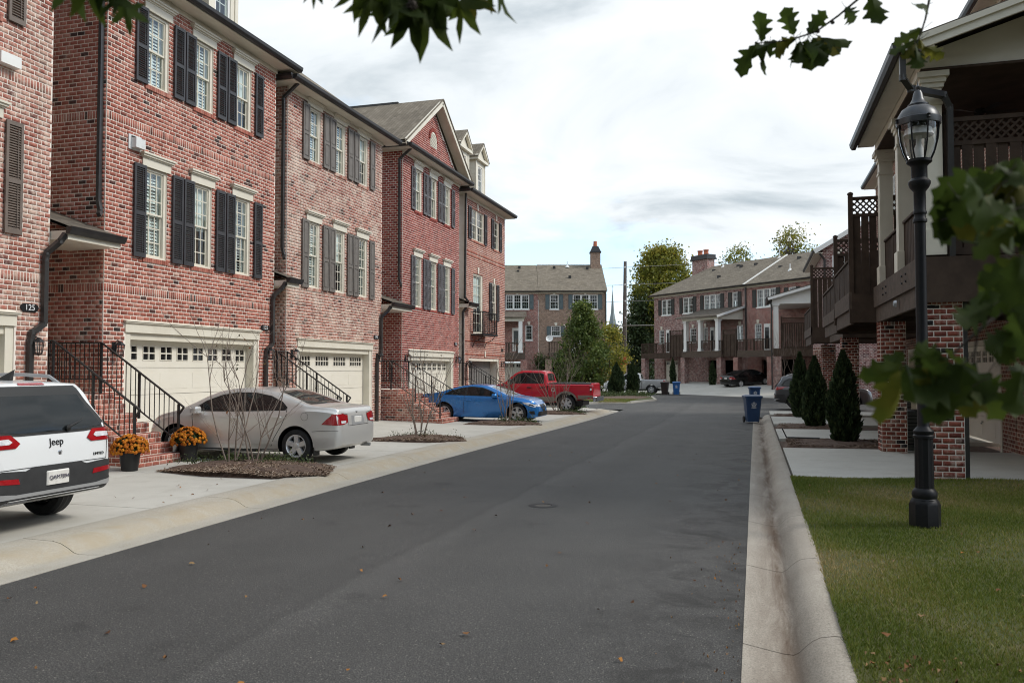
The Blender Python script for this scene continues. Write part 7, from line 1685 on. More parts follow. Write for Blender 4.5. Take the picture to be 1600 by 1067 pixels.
def low_plants(name, label, region, n, zf, L=.07, mat='shrub', clumps=14, sp=.14, hh=.16):
    C_ = region(clumps); P = np.repeat(C_, n // clumps, 0); m = len(P); k = rng.normal(0, sp, (m, 2)); z = np.abs(rng.normal(0, hh, m)) * np.exp(-(k ** 2).sum(1) / (2 * sp * sp) * .6)
    XY = P + k; Z = np.array([zf(a, b) for a, b in XY]) + z
    return tag(obj(name, leaf_mesh(name, np.column_stack([XY, Z]), L, L * .55, FOL[mat], np.clip(rng.normal(.5, .25, m), 0, 1), -.3)), label, 'ground cover', kind='stuff')
low_plants('ground_cover', 'low green ground cover in the bed before the silver sedan', lambda n: np.stack([rng.uniform(-10.2, -7.9, n), rng.uniform(13.0, 13.7, n)], 1), 1500, lambda x, y: .18, .045, clumps=24, hh=.10)
low_plants('ground_cover', 'low green ground cover in the bed beyond the silver sedan', lambda n: np.stack([rng.uniform(-9.2, -7.5, n), rng.uniform(20.1, 20.9, n)], 1), 700, lambda x, y: .10, .045, clumps=14, hh=.10)
low_plants('ground_cover', 'sparse green plants in the bed beside the blue coupe', lambda n: np.stack([rng.uniform(-8.6, -7.3, n), rng.uniform(27.3, 28.4, n)], 1), 500, lambda x, y: .05, .07, clumps=8)
low_plants('ground_cover', 'sparse green plants in the bed beside the red pickup', lambda n: np.stack([rng.uniform(-8.6, -7.2, n), rng.uniform(35.0, 36.1, n)], 1), 500, lambda x, y: 0, .07, clumps=8)
low_plants('ground_cover', 'low shrubs around the island evergreens', lambda n: np.stack([rng.uniform(-12.0, -7.4, n), rng.uniform(55.5, 61.5, n)], 1), 4200, lambda x, y: gz(60) + .2, .12, clumps=50, sp=.3, hh=.16)
low_plants('ground_cover', 'low green plants left of the cross street kerb', lambda n: np.stack([rng.uniform(-12.5, -8.5, n), rng.uniform(42.0, 42.6, n)], 1), 900, lambda x, y: gz(42) + .05, .1, clumps=14, sp=.2, hh=.25)

def bare_shrub(label, x, y, z, stems, h, seed, group='bare multi-stemmed shrubs in the mulch beds'):
    r_ = random.Random(seed); o = thing('bare_shrub', label, 'shrub', (x, y, z), 0); lv = []
    def grow(mb, p, d, L, rad, lvl):
        pts = [p]; q = p.copy(); dd = d.copy(); n = 4
        for i in range(n):
            dd = (dd + Vector((r_.gauss(0, .10), r_.gauss(0, .10), .07))).normalized(); q = q + dd * (L / n); pts.append(q.copy())
        mb.tube(pts, [rad * (1 - .62 * i / n) for i in range(n + 1)], 5 if lvl < 2 else 3, cap=False)
        if lvl < 3:
            for k in range(r_.randint(2, 4) if lvl else r_.randint(4, 6)):
                i = r_.randint(1, n); s = dd + Vector((r_.gauss(0, .55), r_.gauss(0, .55), r_.uniform(-.1, .35))); grow(mb, pts[i], s.normalized(), L * r_.uniform(.32, .6), rad * .42, lvl + 1)
        elif r_.random() < .12: lv.append(pts[-1])
    for s in range(stems):
        mb = MB(); a = 2 * math.pi * s / stems + r_.uniform(-.4, .4); t = r_.uniform(.12, .42)
        grow(mb, Vector((math.cos(a) * .10, math.sin(a) * .10, -.08)), Vector((math.cos(a) * t, math.sin(a) * t, 1)).normalized(), h * r_.uniform(.75, 1.0), .017, 0)
        mb.build('stem', MAT['twig'], o)
    if lv: obj('leaf', leaf_mesh('leaf', np.array([tuple(v) for v in lv]), .06, .03, FOL['rust'], rng.random(len(lv)), .4), o)['kind'] = 'stuff'
    return o
bare_shrub('bare grey shrub in front of the silver sedan front door', -9.15, 13.0, .28, 4, 2.0, 3)
bare_shrub('bare grey shrub in front of the silver sedan rear door', -8.75, 13.15, .28, 4, 2.0, 5)
bare_shrub('bare shrub between the silver sedan and the blue coupe', -8.45, 20.15, .2, 7, 2.3, 8)
bare_shrub('bare shrub over the bonnet of the blue coupe', -8.3, 27.6, .1, 6, 2.3, 11)
bare_shrub('bare shrub before the red pickup doors', -8.3, 35.4, .02, 8, 2.4, 14)
bare_shrub('thin brown shrub before the far white porch', 1.9, 60.5, -.1, 7, 4.2, 21)

# chrysanthemum pots
MAT['mum'] = tone_mat('orange_petals', [(0, (.30, .075, .008)), (.5, (.50, .15, .012)), (1, (.62, .25, .02))], .6, .2, .2)
MAT['pot'] = M('black_plastic_pot', (.010, .010, .010), rough=.5)
def mums(label, x, y, z, s=1.0):
    o = thing('flower_pot', label, 'flower pot', (x, y, z))
    mb = MB(); mb.lathe([(.0, .0), (.135, .0), (.175, .30), (.19, .30), (.19, .335), (.165, .335), (.155, .28), (0, .28)], 20); mb.build('pot', MAT['pot'], o)
    n = 950; d = unit(n); d[:, 2] = np.abs(d[:, 2]); P = d * np.array((.285, .285, .235)) * rng.uniform(.7, .95, n)[:, None] + np.array((0, 0, .36))
    obj('foliage', leaf_mesh('foliage', P, .06, .04, FOL['shrub'], rng.random(n), 0), o)
    k = 270; d = unit(k * 2); d = d[d[:, 2] > -.22][:k]; k = len(d); C_ = d * np.array((.30, .30, .25)) * rng.uniform(.94, 1.05, k)[:, None] + np.array((0, 0, .37))
    V = []; F = []; T = []
    for c, nn in zip(C_, d):                                  # each flower: a dome of petals
        t1 = np.cross(nn, (0, 0, 1.0)); t1 = t1 / (np.linalg.norm(t1) + 1e-6); t2 = np.cross(nn, t1); rad = rng.uniform(.021, .031); b = len(V); tn = rng.random()
        for rr, hh in ((1.0, -.004), (.95, .010), (.5, .018)):
            for q in range(7): a = 2 * math.pi * q / 7; w = rr * rad * (1 + .15 * (q % 2)); V.append(c + t1 * math.cos(a) * w + t2 * math.sin(a) * w + nn * hh)
        for lv in (0, 7):
            for q in range(7): F.append((b + lv + q, b + lv + (q + 1) % 7, b + lv + 7 + (q + 1) % 7, b + lv + 7 + q)); T.append(min(1, max(0, tn + rng.normal(0, .12))))
        for q in (0, 2, 4): F.append((b + 14 + q, b + 14 + q + 1, b + 14 + (q + 2) % 7, b + 14 + 6)); T.append(tn)
    tag(obj('blooms', np_mesh('blooms', np.array(V), np.array(F), np.array(T), MAT['mum']), o), kind='stuff')
    o.scale = (s, s, s)
mums('left pot of orange chrysanthemums beside the white SUV', -10.62, 12.15, .115)
mums('right pot of orange chrysanthemums by the silver sedan bumper', -10.66, 13.78, .115, 1.05)
mb = MB(); mb.bbox(-.2, .2, -.25, .25, 0, .28, .03); mb.box(-.202, .202, -.252, .252, .16, .22, 1)
tag(mb.build('storage_tub', [M('tub_blue_grey', (.10, .12, .22), rough=.5), MAT['red_lens']], None, (-11.2, 11.6, .13)), 'small blue and red tub between the white SUV and the flower pot', 'tub')

# ------------------------------------------------------------------ overhanging branches near the camera
def at_px(x, y, Z): return Vector((0, 0, CAMH)) + (_f + _r * ((x - 800) / FPX) - _u * ((y - 533.5) / FPX)) * Z
def leaf_shape(kind, seed):
    r_ = random.Random(seed)
    if kind == 'star':                                         # sweetgum: five pointed lobes
        tips = [(90, 1.0), (38, .92), (142, .92), (-12, .72), (192, .72)]; tips.sort(key=lambda q: q[0]); out = [(0, 0)]
        pts = []
        for i, (a, q) in enumerate(tips):
            a2 = a + r_.uniform(-5, 5)
            for da, k in ((-13, .62), (0, 1.0), (13, .62)): pts.append((q * k * math.cos(R(a2 + da)), q * k * math.sin(R(a2 + da)) + .15))
            if i < 4: m = (tips[i][0] + tips[i + 1][0]) / 2; pts.append((.33 * math.cos(R(m)), .33 * math.sin(R(m)) + .15))
        out = [(.05, 0)] + pts + [(-.05, 0)]
    else:                                                      # red oak: pinnate pointed lobes
        half = [(.02, 0), (.16, .10), (.15, .20), (.31, .32), (.33, .38), (.19, .44), (.22, .52), (.38, .64), (.39, .70), (.21, .74), (.20, .80), (.28, .92), (.12, .98), (.0, 1.08)]
        half = [(x * r_.uniform(.9, 1.15), y) for x, y in half]; out = half + [(-x * r_.uniform(.85, 1.1), y) for x, y in half[-2::-1]]
    return out
def leaf_obj_mesh(kind, seed, mat):
    o2 = leaf_shape(kind, seed); r_ = random.Random(seed + 50); mb = MB(); curl, fold = r_.uniform(-.5, .7), r_.uniform(.1, .6)
    def P(x, y): return (x, y, -abs(x) * fold + curl * (y - .4) ** 2 * .9 + .05 * math.sin(x * 9 + y * 5))
    pts = [Vector(p) for p in o2]; ne = len(pts); mid = [Vector((0, y)) for y in (.12, .28, .44, .6, .76)]
    res = delaunay_2d_cdt(pts + mid, [(i, (i + 1) % ne) for i in range(ne)], [list(range(ne))], 1, 1e-5)
    mb.add([P(v.x, v.y) for v in res[0]], [tuple(f) for f in res[2]], 0, True)
    mb.tube([(0, 0, curl * .14), (.02, -.18, curl * .14 + .05), (.0, -.34, .12)], [.012, .010, .010], 4, 1)
    return mb.mesh('leaf', [mat, MAT['twig_dark']])
def leaf_mat(name, c1, c2, tr=.35):
    t = NT(name); w = t.coord('World'); n = t.noise(9, 5, .6, w).outputs['Fac']; c = t.ramp(n, [(.3, c1), (.62, c2)]); t.color(c); t.set(Roughness=.62); t.b.inputs['Specular IOR Level'].default_value = .22
    tl = t.n('ShaderNodeBsdfTranslucent'); t.l(c, tl.inputs[0]); mx = t.n('ShaderNodeMixShader'); mx.inputs[0].default_value = tr
    t.l(t.b.outputs[0], mx.inputs[1]); t.l(tl.outputs[0], mx.inputs[2]); t.l(mx.outputs[0], t.out.inputs['Surface']); return t.mat
LM = [leaf_mat('leaf_dark_green', (.028, .048, .010), (.054, .082, .015), .5), leaf_mat('leaf_green', (.044, .072, .011), (.088, .118, .019), .55), leaf_mat('leaf_turning', (.07, .09, .012), (.17, .155, .025), .55)]
LMESH = {k: [leaf_obj_mesh(k, s, LM[s % 3 if s % 4 else 0]) for s in range(9)] for k in ('star', 'oak')}
def put_leaf(par, kind, p, d, size, seed, face=None):
    """leaf with stalk at p pointing along d, its blade turned roughly to the viewer"""
    r_ = random.Random(seed); y = Vector(d).normalized(); n = (face or -_f) + Vector((r_.gauss(0, .45), r_.gauss(0, .45), r_.gauss(0, .45))); x = y.cross(n).normalized(); z = x.cross(y)
    m = Matrix(((x.x, y.x, z.x), (x.y, y.y, z.y), (x.z, y.z, z.z))) @ Matrix.Scale(size, 3)
    o = bpy.data.objects.new('leaf', LMESH[kind][r_.randrange(9)]); COL.objects.link(o); o.parent = par
    o.matrix_local = Matrix.Translation(Vector(p) - par.location) @ m.to_4x4(); return o
def twig(par, pts, r0, r1, mat='twig_dark'):
    mb = MB(); L = len(pts); mb.tube([Vector(p) - par.location for p in pts], [r0 + (r1 - r0) * i / (L - 1) for i in range(L)], 6); return mb.build('twig', MAT[mat], par)
oak = thing('oak_tree', 'oak tree whose blurred leafy branches hang in along the right edge', 'tree', (4.6, -2.2, .15))
def oak_leaves(spec, Z, size, seed):
    k = seed
    for (x, y, n, sx, sy) in spec:
        for i in range(n):
            r_ = random.Random(k * 7 + 1); k += 1
            px, py = x + r_.gauss(0, sx), y + r_.gauss(0, sy); z = Z + r_.gauss(0, .10)
            d = -_u * r_.uniform(.2, 1.0) + _r * r_.gauss(-.15, .7) + _f * r_.gauss(0, .35)
            put_leaf(oak, 'oak', at_px(px, py, z), d, size * r_.uniform(.7, 1.25), k)
oak_leaves([(1560, 275, 17, 24, 20), (1588, 335, 19, 16, 30), (1520, 310, 8, 26, 14), (1596, 425, 9, 12, 24), (1565, 460, 5, 20, 16), (1596, 525, 7, 12, 26), (1450, 545, 3, 26, 8), (1428, 570, 7, 18, 14), (1495, 572, 8, 22, 10), (1535, 585, 4, 12, 12), (1580, 585, 3, 12, 10)], 1.95, .10, 100)
twig(oak, [at_px(1700, 250, 2.0), at_px(1610, 300, 1.97), at_px(1545, 320, 1.95), at_px(1470, 345, 1.95)], .007, .0015)
twig(oak, [at_px(1700, 400, 2.05), at_px(1600, 445, 2.0), at_px(1560, 490, 1.97), at_px(1525, 520, 1.95), at_px(1470, 570, 1.95), at_px(1420, 585, 1.95)], .007, .0015)
twig(oak, [at_px(1528, 515, 1.95), at_px(1522, 560, 1.95), at_px(1515, 600, 1.95)], .003, .0012)
twig(oak, [at_px(1700, 250, 2.0), Vector((2.2, .6, 2.9)), Vector((3.6, -.6, 4.4)), Vector((4.6, -2.2, 4.6))], .007, .05, 'bark'); twig(oak, [at_px(1700, 400, 2.05), at_px(1730, 300, 2.1), Vector((2.0, .5, 2.6)), Vector((3.3, -.2, 4.0))], .007, .03, 'bark')
# finer oak twigs against the sky
def sky_twig(pts, Z, leaves, size, seed):
    twig(oak, [at_px(x, y, Z) for x, y in pts], .006, .002); k = seed
    for x, y, dx, dy in leaves: k += 1; put_leaf(oak, 'oak', at_px(x, y, Z), _r * dx - _u * dy + _f * random.Random(k).gauss(0, .4), size * random.Random(k + 9).uniform(.8, 1.15), k)
sky_twig([(1420, -60), (1340, 0), (1310, 25), (1275, 50), (1250, 58), (1215, 66), (1180, 68)], 3.3, [(1190, 66, -.3, -1), (1180, 70, -.4, 1), (1196, 72, .1, 1), (1215, 66, -1, .3), (1240, 58, -.8, .7), (1240, 55, -.5, -.9), (1262, 52, .4, -.5), (1255, 62, -.6, 1), (1262, 62, .1, 1), (1270, 60, .6, 1), (1275, 58, 1, .9), (1250, 66, -.2, 1), (1258, 70, .05, 1), (1282, 60, .9, .1), (1268, 66, .3, 1), (1246, 60, -.9, .5), (1322, 12, .1, .9), (1360, -8, .2, .8)], .115, 300)
sky_twig([(1470, -80), (1452, 0), (1446, 30), (1438, 55), (1432, 68)], 3.3, [(1448, 10, -.5, .2), (1442, 45, -.8, .3), (1436, 62, -.9, .3), (1434, 66, -.9, .8), (1438, 60, .1, 1), (1444, 72, .5, .6), (1430, 72, .0, 1)], .10, 340)
balls = MB()
for x, y in ((1287, 31), (1287, 38), (1301, 36), (1278, 50), (1450, 75), (1436, 80)): balls.lathe([(0, -.008), (.008, -.003), (.008, .004), (0, .009)], 8, at_px(x, y, 3.3) - oak.location)
balls.build('acorn', MAT['twig_dark'], oak)
# the tree the branches belong to, standing right of and behind the viewer
mb = MB(); mb.tube([(0, 0, -.3), (0, 0, 1.0), (-.1, .1, 3.2), (-.2, .3, 6.0), (-.2, .5, 9.5)], [.34, .25, .22, .16, .04], 12); mb.build('trunk', MAT['bark'], oak)
n = 16000; nc = 260; Cc = unit(nc) * np.cbrt(rng.uniform(.2, 1, nc))[:, None] * np.array((4.6, 3.6, 2.6)) + np.array((-.9, .5, 8.4)); P = np.repeat(Cc, n // nc, 0); P = P + rng.normal(0, .42, P.shape)
P = P[(P[:, 2] > 4.9 + np.clip(P[:, 1] - 2.2, 0, 9) * .9)]
obj('crown', leaf_mesh('crown', P, .17, .10, FOL['dark'], np.clip(rng.normal(.5, .2, len(P)), 0, 1)), oak)
gum = thing('sweetgum_branch', 'sweetgum branch with pointed star leaves hanging into the top edge', 'tree branch', tuple(at_px(660, -60, 2.6)))
def gum_leaf(x, y, dx, dy, size, seed, Z=2.6): put_leaf(gum, 'star', at_px(x, y, Z), _r * dx - _u * dy + _f * random.Random(seed).gauss(0, .35), size * .88 * Z / 1.9, seed)
twig(gum, [at_px(900, -80, 2.65), at_px(780, -30, 2.62), at_px(690, -12, 2.6), at_px(600, -14, 2.6), at_px(500, -25, 2.6)], .006, .0025)
for i, q in enumerate([(585, -8, -.5, 1, .10), (612, -5, .1, 1, .125), (640, 10, .25, 1, .115), (664, 5, -.1, 1, .13), (600, -10, -1, .6, .09), (690, -5, .05, 1, .10), (716, 0, .45, 1, .105), (730, -12, .9, .6, .08), (570, -20, -.9, .4, .09), (650, -5, .6, .8, .10), (780, -18, .3, 1, .085), (765, -26, -.5, .9, .075), (495, -34, -.2, 1, .075), (488, -30, .4, .9, .06), (628, -14, -.4, .9, .10), (676, -16, .3, .9, .10)]): gum_leaf(*q, 400 + i)
twig(gum, [at_px(500, -25, 2.6), at_px(350, -60, 2.4), at_px(200, -40, 2.1), at_px(120, -30, 2.1)], .003, .002)
for i, q in enumerate([(105, -45, .1, 1, .115), (135, -35, .25, 1, .11), (120, -55, -.4, 1, .10), (150, -40, .7, .8, .10), (180, -12, .1, 1, .085), (196, 8, .0, 1, .07)]): gum_leaf(*q, 450 + i, 2.1)
sb = MB(); sb.lathe([(0, -.016), (.011, -.012), (.016, 0), (.011, .012), (0, .016)], 12)
for d in unit(60): sb.tube([tuple(d * .014), tuple(d * .023)], [.0022, .0004], 4, cap=False)
twig(gum, [at_px(640, -14, 2.6), at_px(644, 5, 2.58)], .0012, .001)
sb.build('seed_ball', MAT['twig_dark'], gum, tuple(at_px(644, 9, 2.58) - gum.location))

# unseen trees added behind the viewer to block sky light from that side
n = 18000; nc = 400; Cc = np.stack([rng.uniform(-26, 24, nc), rng.uniform(-15, -9, nc), 1.0 + 17 * rng.random(nc) ** .9], 1); P = np.repeat(Cc, n // nc, 0) + rng.normal(0, .8, (n // nc * nc, 3))
tag(obj('unseen_treeline', leaf_mesh('unseen_treeline', P, .85, .6, FOL['dark'], np.clip(rng.normal(.45, .2, len(P)), 0, 1))), 'unseen belt of dark trees added behind the viewer to cut sky light', 'trees', kind='stuff')
# fallen leaves
MAT['fallen'] = tone_mat('fallen_leaf', [(0, (.08, .04, .025)), (.45, (.20, .095, .04)), (.8, (.24, .16, .08)), (1, (.36, .15, .03))], .8, .15)
def fallen(name, label, n, reg, zf, L):
    P = reg(n); Z = np.array([zf(a, b) for a, b in P]) + .012; n = len(P)
    V = np.zeros((n, 6, 3)); a = rng.uniform(0, 6.28, n); s = L * rng.uniform(.5, 1.3, n)
    for i in range(6):
        t = a + i * math.pi / 3; rr = s * rng.uniform(.35, 1, n); V[:, i] = np.stack([P[:, 0] + rr * np.cos(t), P[:, 1] + rr * np.sin(t), Z + rng.uniform(-.006, .022, n)], 1)
    F = np.arange(n * 6).reshape(n, 6); me = np_mesh(name, V.reshape(-1, 3), F, rng.random(n), MAT['fallen']); return tag(obj(name, me), label, 'leaves', kind='stuff')
fallen('fallen_leaves', 'small orange leaves scattered over the asphalt', 70, lambda n: np.stack([rng.uniform(-6.0, -.2, n), 4.2 + 15 * rng.random(n) ** 2], 1), lambda x, y: gz(y), .026)
fallen('fallen_leaves', 'dry leaves and debris along the asphalt edge at the right gutter', 90, lambda n: np.stack([-.12 - np.abs(rng.normal(0, .22, n)), rng.uniform(4.3, 9.5, n)], 1), lambda x, y: gz(y) - .004, .009)
fallen('fallen_leaves', 'dry brown leaves lying on the lawn', 60, lambda n: np.stack([rng.uniform(.7, 4.2, n), 4.4 + 9.5 * rng.random(n) ** 1.4], 1), lambda x, y: lawn_z(x, y) + .025, .03)
fallen('fallen_leaves', 'brown leaf litter at the bottom lawn corner by the kerb', 130, lambda n: np.stack([.62 + np.abs(rng.normal(0, .35, n)), rng.uniform(4.2, 5.6, n)], 1), lambda x, y: lawn_z(x, y) + .01, .018)
fallen('fallen_leaves', 'few dark leaves on the left driveway', 14, lambda n: np.stack([rng.uniform(-9, -7.6, n), rng.uniform(7, 12, n)], 1), lambda x, y: .10, .03)
tag(obj('red_leaf', LMESH['star'][2].copy(), None, (2.45, 7.2, lawn_z(2.45, 7.2) + .05), (R(14), R(10), 1.0), (.075,) * 3), 'bright red fallen leaf on the lawn by the right edge', 'leaf').data.materials[0] = M('red_leaf_mat', (.55, .02, .02), (.62, .04, .03), 8, .6)
# ------------------------------------------------------------------ street lamp
lp = thing('street_lamp', 'tall black street lamp with glass lantern standing on the lawn', 'street lamp', (1.82, 10.3, .13))
lp.scale = (1, 1, .965)
IR = M('lamp_black_paint', (.010, .010, .012), (.014, .014, .015), 20, .45, spec=.18)
mb = MB()
oct_ = [(.165, -.05), (.165, .0), (.165, .26), (.150, .30), (.135, .32)]
mb.lathe(oct_, 8, smooth=False)
mb.lathe([(.135, .32), (.125, .335), (.132, .36), (.132, .40), (.115, .43), (.098, .45)], 24); mb.build('base', IR, lp)
mb = MB(); fl = []
prof = [(.098, .45), (.094, 1.02)]
for r_, z in prof: pass
n = 24; vs = []
for r_, z in ((.100, .45), (.096, 1.03)):
    for k in range(n): t = 2 * math.pi * k / n; q = r_ * (1 if k % 2 else .93); vs.append((q * math.cos(t), q * math.sin(t), z))
mb.add(vs, [(k, (k + 1) % n, n + (k + 1) % n, n + k) for k in range(n)])
mb.lathe([(.096, 1.03), (.112, 1.035), (.112, 1.06), (.098, 1.075), (.108, 1.09), (.108, 1.115), (.07, 1.16), (.062, 1.18), (.058, 3.55), (.058, 3.56), (.075, 3.57), (.075, 3.60), (.062, 3.62), (.062, 3.66), (.072, 3.67), (.072, 3.69), (.064, 3.71), (.064, 3.93), (.10, 3.98), (.118, 4.02), (.118, 4.05), (.085, 4.09), (.085, 4.23), (.10, 4.25), (.135, 4.28), (.135, 4.31)], 24); mb.build('post', IR, lp)
mb = MB(); mb.lathe([(.125, 4.31), (.14, 4.33), (.165, 4.40), (.195, 4.52), (.212, 4.66), (.215, 4.74)], 28); mb.build('globe', MAT['lamp_glass'], lp)
mb = MB(); mb.lathe([(.215, 4.72), (.232, 4.72), (.238, 4.75), (.238, 4.79), (.225, 4.80)], 28); mb.lathe([(.225, 4.80), (.215, 4.84), (.175, 4.91), (.12, 4.945), (.105, 4.95)], 28); mb.lathe([(.105, 4.95), (.11, 4.955), (.11, 4.97), (.085, 4.99), (.062, 5.04), (.05, 5.10), (.035, 5.135), (.0, 5.14)], 24); mb.lathe([(.015, 5.13), (.012, 5.15), (.028, 5.17), (.028, 5.185), (.012, 5.20), (.006, 5.22), (0, 5.27)], 12)
mb.build('hood', M('hood_grey', (.045, .047, .052), (.07, .073, .08), 10, .4, .3), lp)
for k in range(8):
    t = 2 * math.pi * (k + .35) / 8; mb = MB(); c, s = math.cos(t), math.sin(t)
    mb.tube([(.13 * c, .13 * s, 4.31), (.172 * c, .172 * s, 4.40), (.205 * c, .205 * s, 4.53), (.225 * c, .225 * s, 4.74)], .010, 6)
    if k % 2 == 0: mb.lathe([(0, -.03), (.02, -.02), (.012, 0), (.02, .02), (0, .035)], 8, (.245 * c, .245 * s, 4.77))
    mb.build('rib', IR, lp)
mb = MB(); mb.lathe([(.16, 4.60), (.14, 4.68), (.06, 4.72)], 20); mb.lathe([(.05, 4.33), (.05, 4.45), (.03, 4.5), (.03, 4.6)], 12); mb.build('reflector', MAT['galv'], lp)

# ------------------------------------------------------------------ wheelie bins
BLUE = M('blue_bin_plastic', (.010, .038, .105), (.014, .05, .13), 5, .45); BLUE2 = M('bright_blue_bin_plastic', (.015, .10, .30), (.02, .12, .34), 5, .45)
def bin_(label, x, y, z, rz, mat, emblem=True, body='body'):
    o = thing('wheelie_bin', label, 'bin', (x, y, z), rz)
    mb = MB(); w0, w1, d0, d1, h = .22, .29, .24, .33, .94
    def ring(w, d, z_, b=.05): return [(-w, -d + b, z_), (-w + b, -d, z_), (w - b, -d, z_), (w, -d + b, z_), (w, d - b, z_), (w - b, d, z_), (-w + b, d, z_), (-w, d - b, z_)]
    rs = ring(w0, d0, .05) + ring(w1, d1, h) + ring(w1 + .03, d1 + .03, h) + ring(w1 + .03, d1 + .03, h + .05)
    fs = [tuple(range(7, -1, -1))]
    for k in (0, 8, 16):
        for i in range(8): fs.append((k + i, k + (i + 1) % 8, k + 8 + (i + 1) % 8, k + 8 + i))
    mb.add(rs, fs); mb.build('body', mat, o)
    mb = MB(); a = ring(w1 + .045, d1 + .045, h + .045); b = ring(w1 + .04, d1 + .04, h + .085); c = ring(w1 - .08, d1 - .10, h + .13)
    mb.add(a + b + c, [(i, (i + 1) % 8, 8 + (i + 1) % 8, 8 + i) for i in range(8)] + [(8 + i, 8 + (i + 1) % 8, 16 + (i + 1) % 8, 16 + i) for i in range(8)] + [tuple(range(16, 24))], 0, True)
    mb.build('lid', mat, o)
    mb = MB(); mb.tube([(-.22, d1 + .02, h + .02), (-.22, d1 + .12, h + .03), (.22, d1 + .12, h + .03), (.22, d1 + .02, h + .02)], .016, 6); mb.build('handle', mat, o)
    for s in (-1, 1): mb = MB(); mb.lathe([(.0, -.03), (.11, -.03), (.125, -.015), (.125, .015), (.11, .03), (0, .03)], 18, (s * (w0 + .05), d0 + .02, .125), axis='x'); mb.build('wheel', MAT['tyre'], o)
    if emblem:                                                 # white star flower and word block printed on the front
        mb = MB(); yy = lambda z_: -(d0 + (d1 - d0) * (z_ - .05) / (h - .05)) - .004
        for k in range(5):
            t = R(90 + 72 * k); cx, cz = .062 * math.cos(t), .70 + .062 * math.sin(t); pts = []
            for j in range(10): q = 2 * math.pi * j / 10; px, pz = cx + .036 * math.cos(q), cz + .036 * math.sin(q); pts.append((px, yy(pz), pz))
            for j in range(10): q = 2 * math.pi * j / 10; px, pz = cx + .022 * math.cos(q), cz + .022 * math.sin(q); pts.append((px, yy(pz) - .001, pz))
            mb.add(pts, [(j, (j + 1) % 10, 10 + (j + 1) % 10, 10 + j) for j in range(10)])
        for i in range(4): mb.add([(-.09 + .047 * i, yy(.57) - .001, .57), (-.055 + .047 * i, yy(.57) - .001, .57), (-.055 + .047 * i, yy(.60) - .001, .60), (-.09 + .047 * i, yy(.60) - .001, .60)], [(0, 1, 2, 3)])
        mb.build('emblem', MAT['white_plastic'], o)
    return o
bin_('dark blue wheelie bin standing in the gutter at the right kerb', -.12, 33.0, gz(33) + .005, R(12), BLUE)
bin_('dark blue wheelie bin farther off, behind the nearer one', -.05, 49.5, gz(49) + .005, R(8), BLUE)
bin_('bright blue wheelie bin beside the silver pickup', -6.05, 67.0, gz(60), R(5), BLUE2)
bin_('dark brown wheelie bin beside the bright blue one', -6.95, 66.9, gz(60), R(-4), M('brown_bin', (.022, .012, .010), (.03, .017, .014), 5, .5), False)

# ------------------------------------------------------------------ autumn decorations at the far end
fg = thing('hanging_figure', 'dark haired dressed up figure with raised arm hung on the tan balcony wall', 'decoration', onB(3.6, .35, 5.0), RB)
def skin(name, V, E, Rr, mat, par, lv=1):
    me = bpy.data.meshes.new(name); me.from_pydata(V, E, []); o = bpy.data.objects.new(name, me); COL.objects.link(o)
    m = o.modifiers.new('s', 'SKIN'); o.modifiers.new('d', 'SUBSURF').levels = lv
    for i, r_ in enumerate(Rr): me.skin_vertices[0].data[i].radius = (r_, r_); me.skin_vertices[0].data[i].use_root = i == 0
    bpy.context.view_layer.update(); nm = bpy.data.meshes.new_from_object(o.evaluated_get(bpy.context.evaluated_depsgraph_get())); bpy.data.objects.remove(o)
    nm.materials.clear(); nm.materials.append(mat); nm.polygons.foreach_set('use_smooth', np.ones(len(nm.polygons), bool)); return obj(name, nm, par)
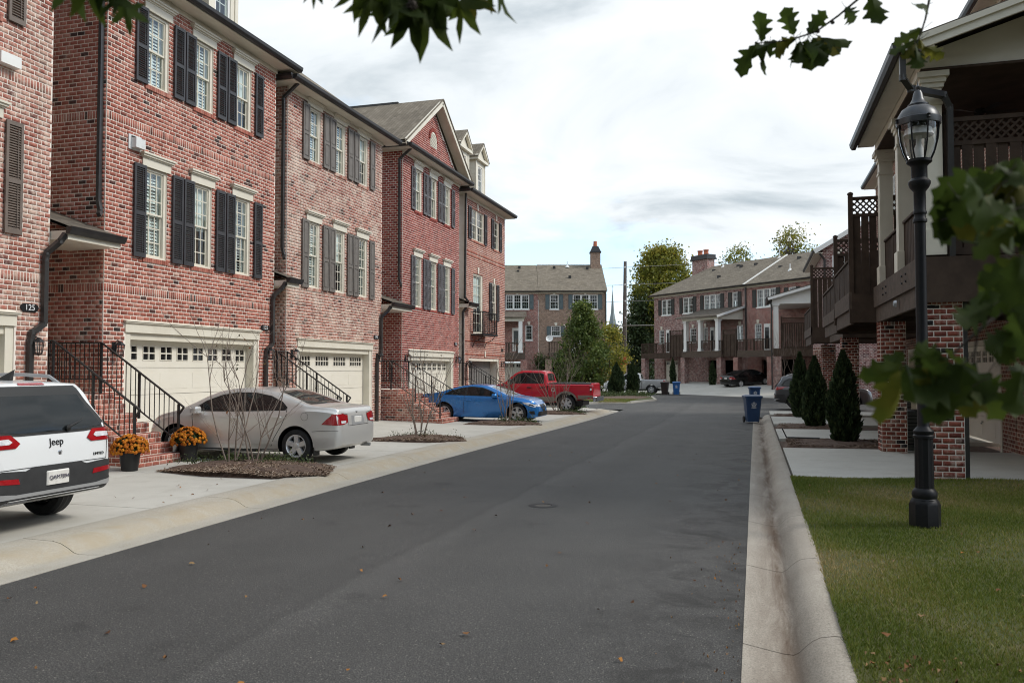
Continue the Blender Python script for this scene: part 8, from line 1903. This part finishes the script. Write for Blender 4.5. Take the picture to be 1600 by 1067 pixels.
skin('body', [(0, 0, .55), (0, 0, .85), (0, 0, 1.18), (0, 0, 1.33), (0, -.02, 1.52), (-.32, 0, 1.16), (-.62, -.05, 1.30), (-.95, -.05, 1.62), (.32, 0, 1.16), (.62, -.05, 1.10), (.95, -.05, 1.12), (-.12, 0, .1), (-.14, 0, -.4), (.12, 0, .1), (.14, 0, -.4)], [(0, 1), (1, 2), (2, 3), (3, 4), (2, 5), (5, 6), (6, 7), (2, 8), (8, 9), (9, 10), (0, 11), (11, 12), (0, 13), (13, 14)], [.17, .18, .19, .08, .15, .10, .08, .06, .10, .08, .06, .12, .08, .12, .08], M('white_costume', (.68, .62, .58), rough=.8), fg)
mb = MB(); mb.lathe([(0, -.24), (.15, -.2), (.22, -.02), (.19, .14), (.0, .22)], 12, (0, .03, 1.55)); mb.build('hair', MAT['dark'], fg)
mb = MB(); mb.tube([(-.62, -.06, 1.30), (-.72, -.06, 1.40)], [.11, .10], 8); mb.build('cuff', MAT['red_lens'], fg)
fl = thing('garden_flag', 'red and yellow banner beside the island evergreen', 'flag', (-13.1, 82.5, .1), R(20))
mb = MB(); mb.tube([(0, 0, 0), (0, 0, 3.6)], .03, 6); mb.build('pole', MAT['galv'], fl)
mb = MB(); mb.add([(.03, 0, 1.6), (.75, .05, 1.55), (.75, -.03, 2.3), (.03, 0, 2.3)], [(0, 1, 2, 3)], 1); mb.add([(.03, 0, 2.3), (.75, -.03, 2.3), (.78, .04, 3.5), (.03, 0, 3.5)], [(0, 1, 2, 3)], 0)
mb.build('cloth', [M('flag_red', (.50, .03, .03), rough=.8), M('flag_yellow', (.55, .36, .06), rough=.8)], fl)
pk = thing('orange_inflatable', 'bright orange lawn decoration left of the island evergreens', 'decoration', (-13.4, 74.0, .75))
mb = MB(); prof = [(0, -.45), (.4, -.38), (.62, 0), (.5, .34), (.15, .42), (.1, .55), (0, .58)]; vs = []
n = 24
for r_, z in prof:
    for k in range(n): t = 2 * math.pi * k / n; q = r_ * (1 + .06 * math.cos(t * 8)); vs.append((q * math.cos(t), q * math.sin(t), z))
mb.add(vs, [(i * n + k, i * n + (k + 1) % n, (i + 1) * n + (k + 1) % n, (i + 1) * n + k) for i in range(len(prof) - 1) for k in range(n)], 0, True); mb.build('shell', M('orange_fabric', (.62, .13, .03), rough=.6), pk)
mb = MB(); mb.tube([(0, 0, -.9), (0, 0, -.4)], .15, 8); mb.build('stand', MAT['dark'], pk)
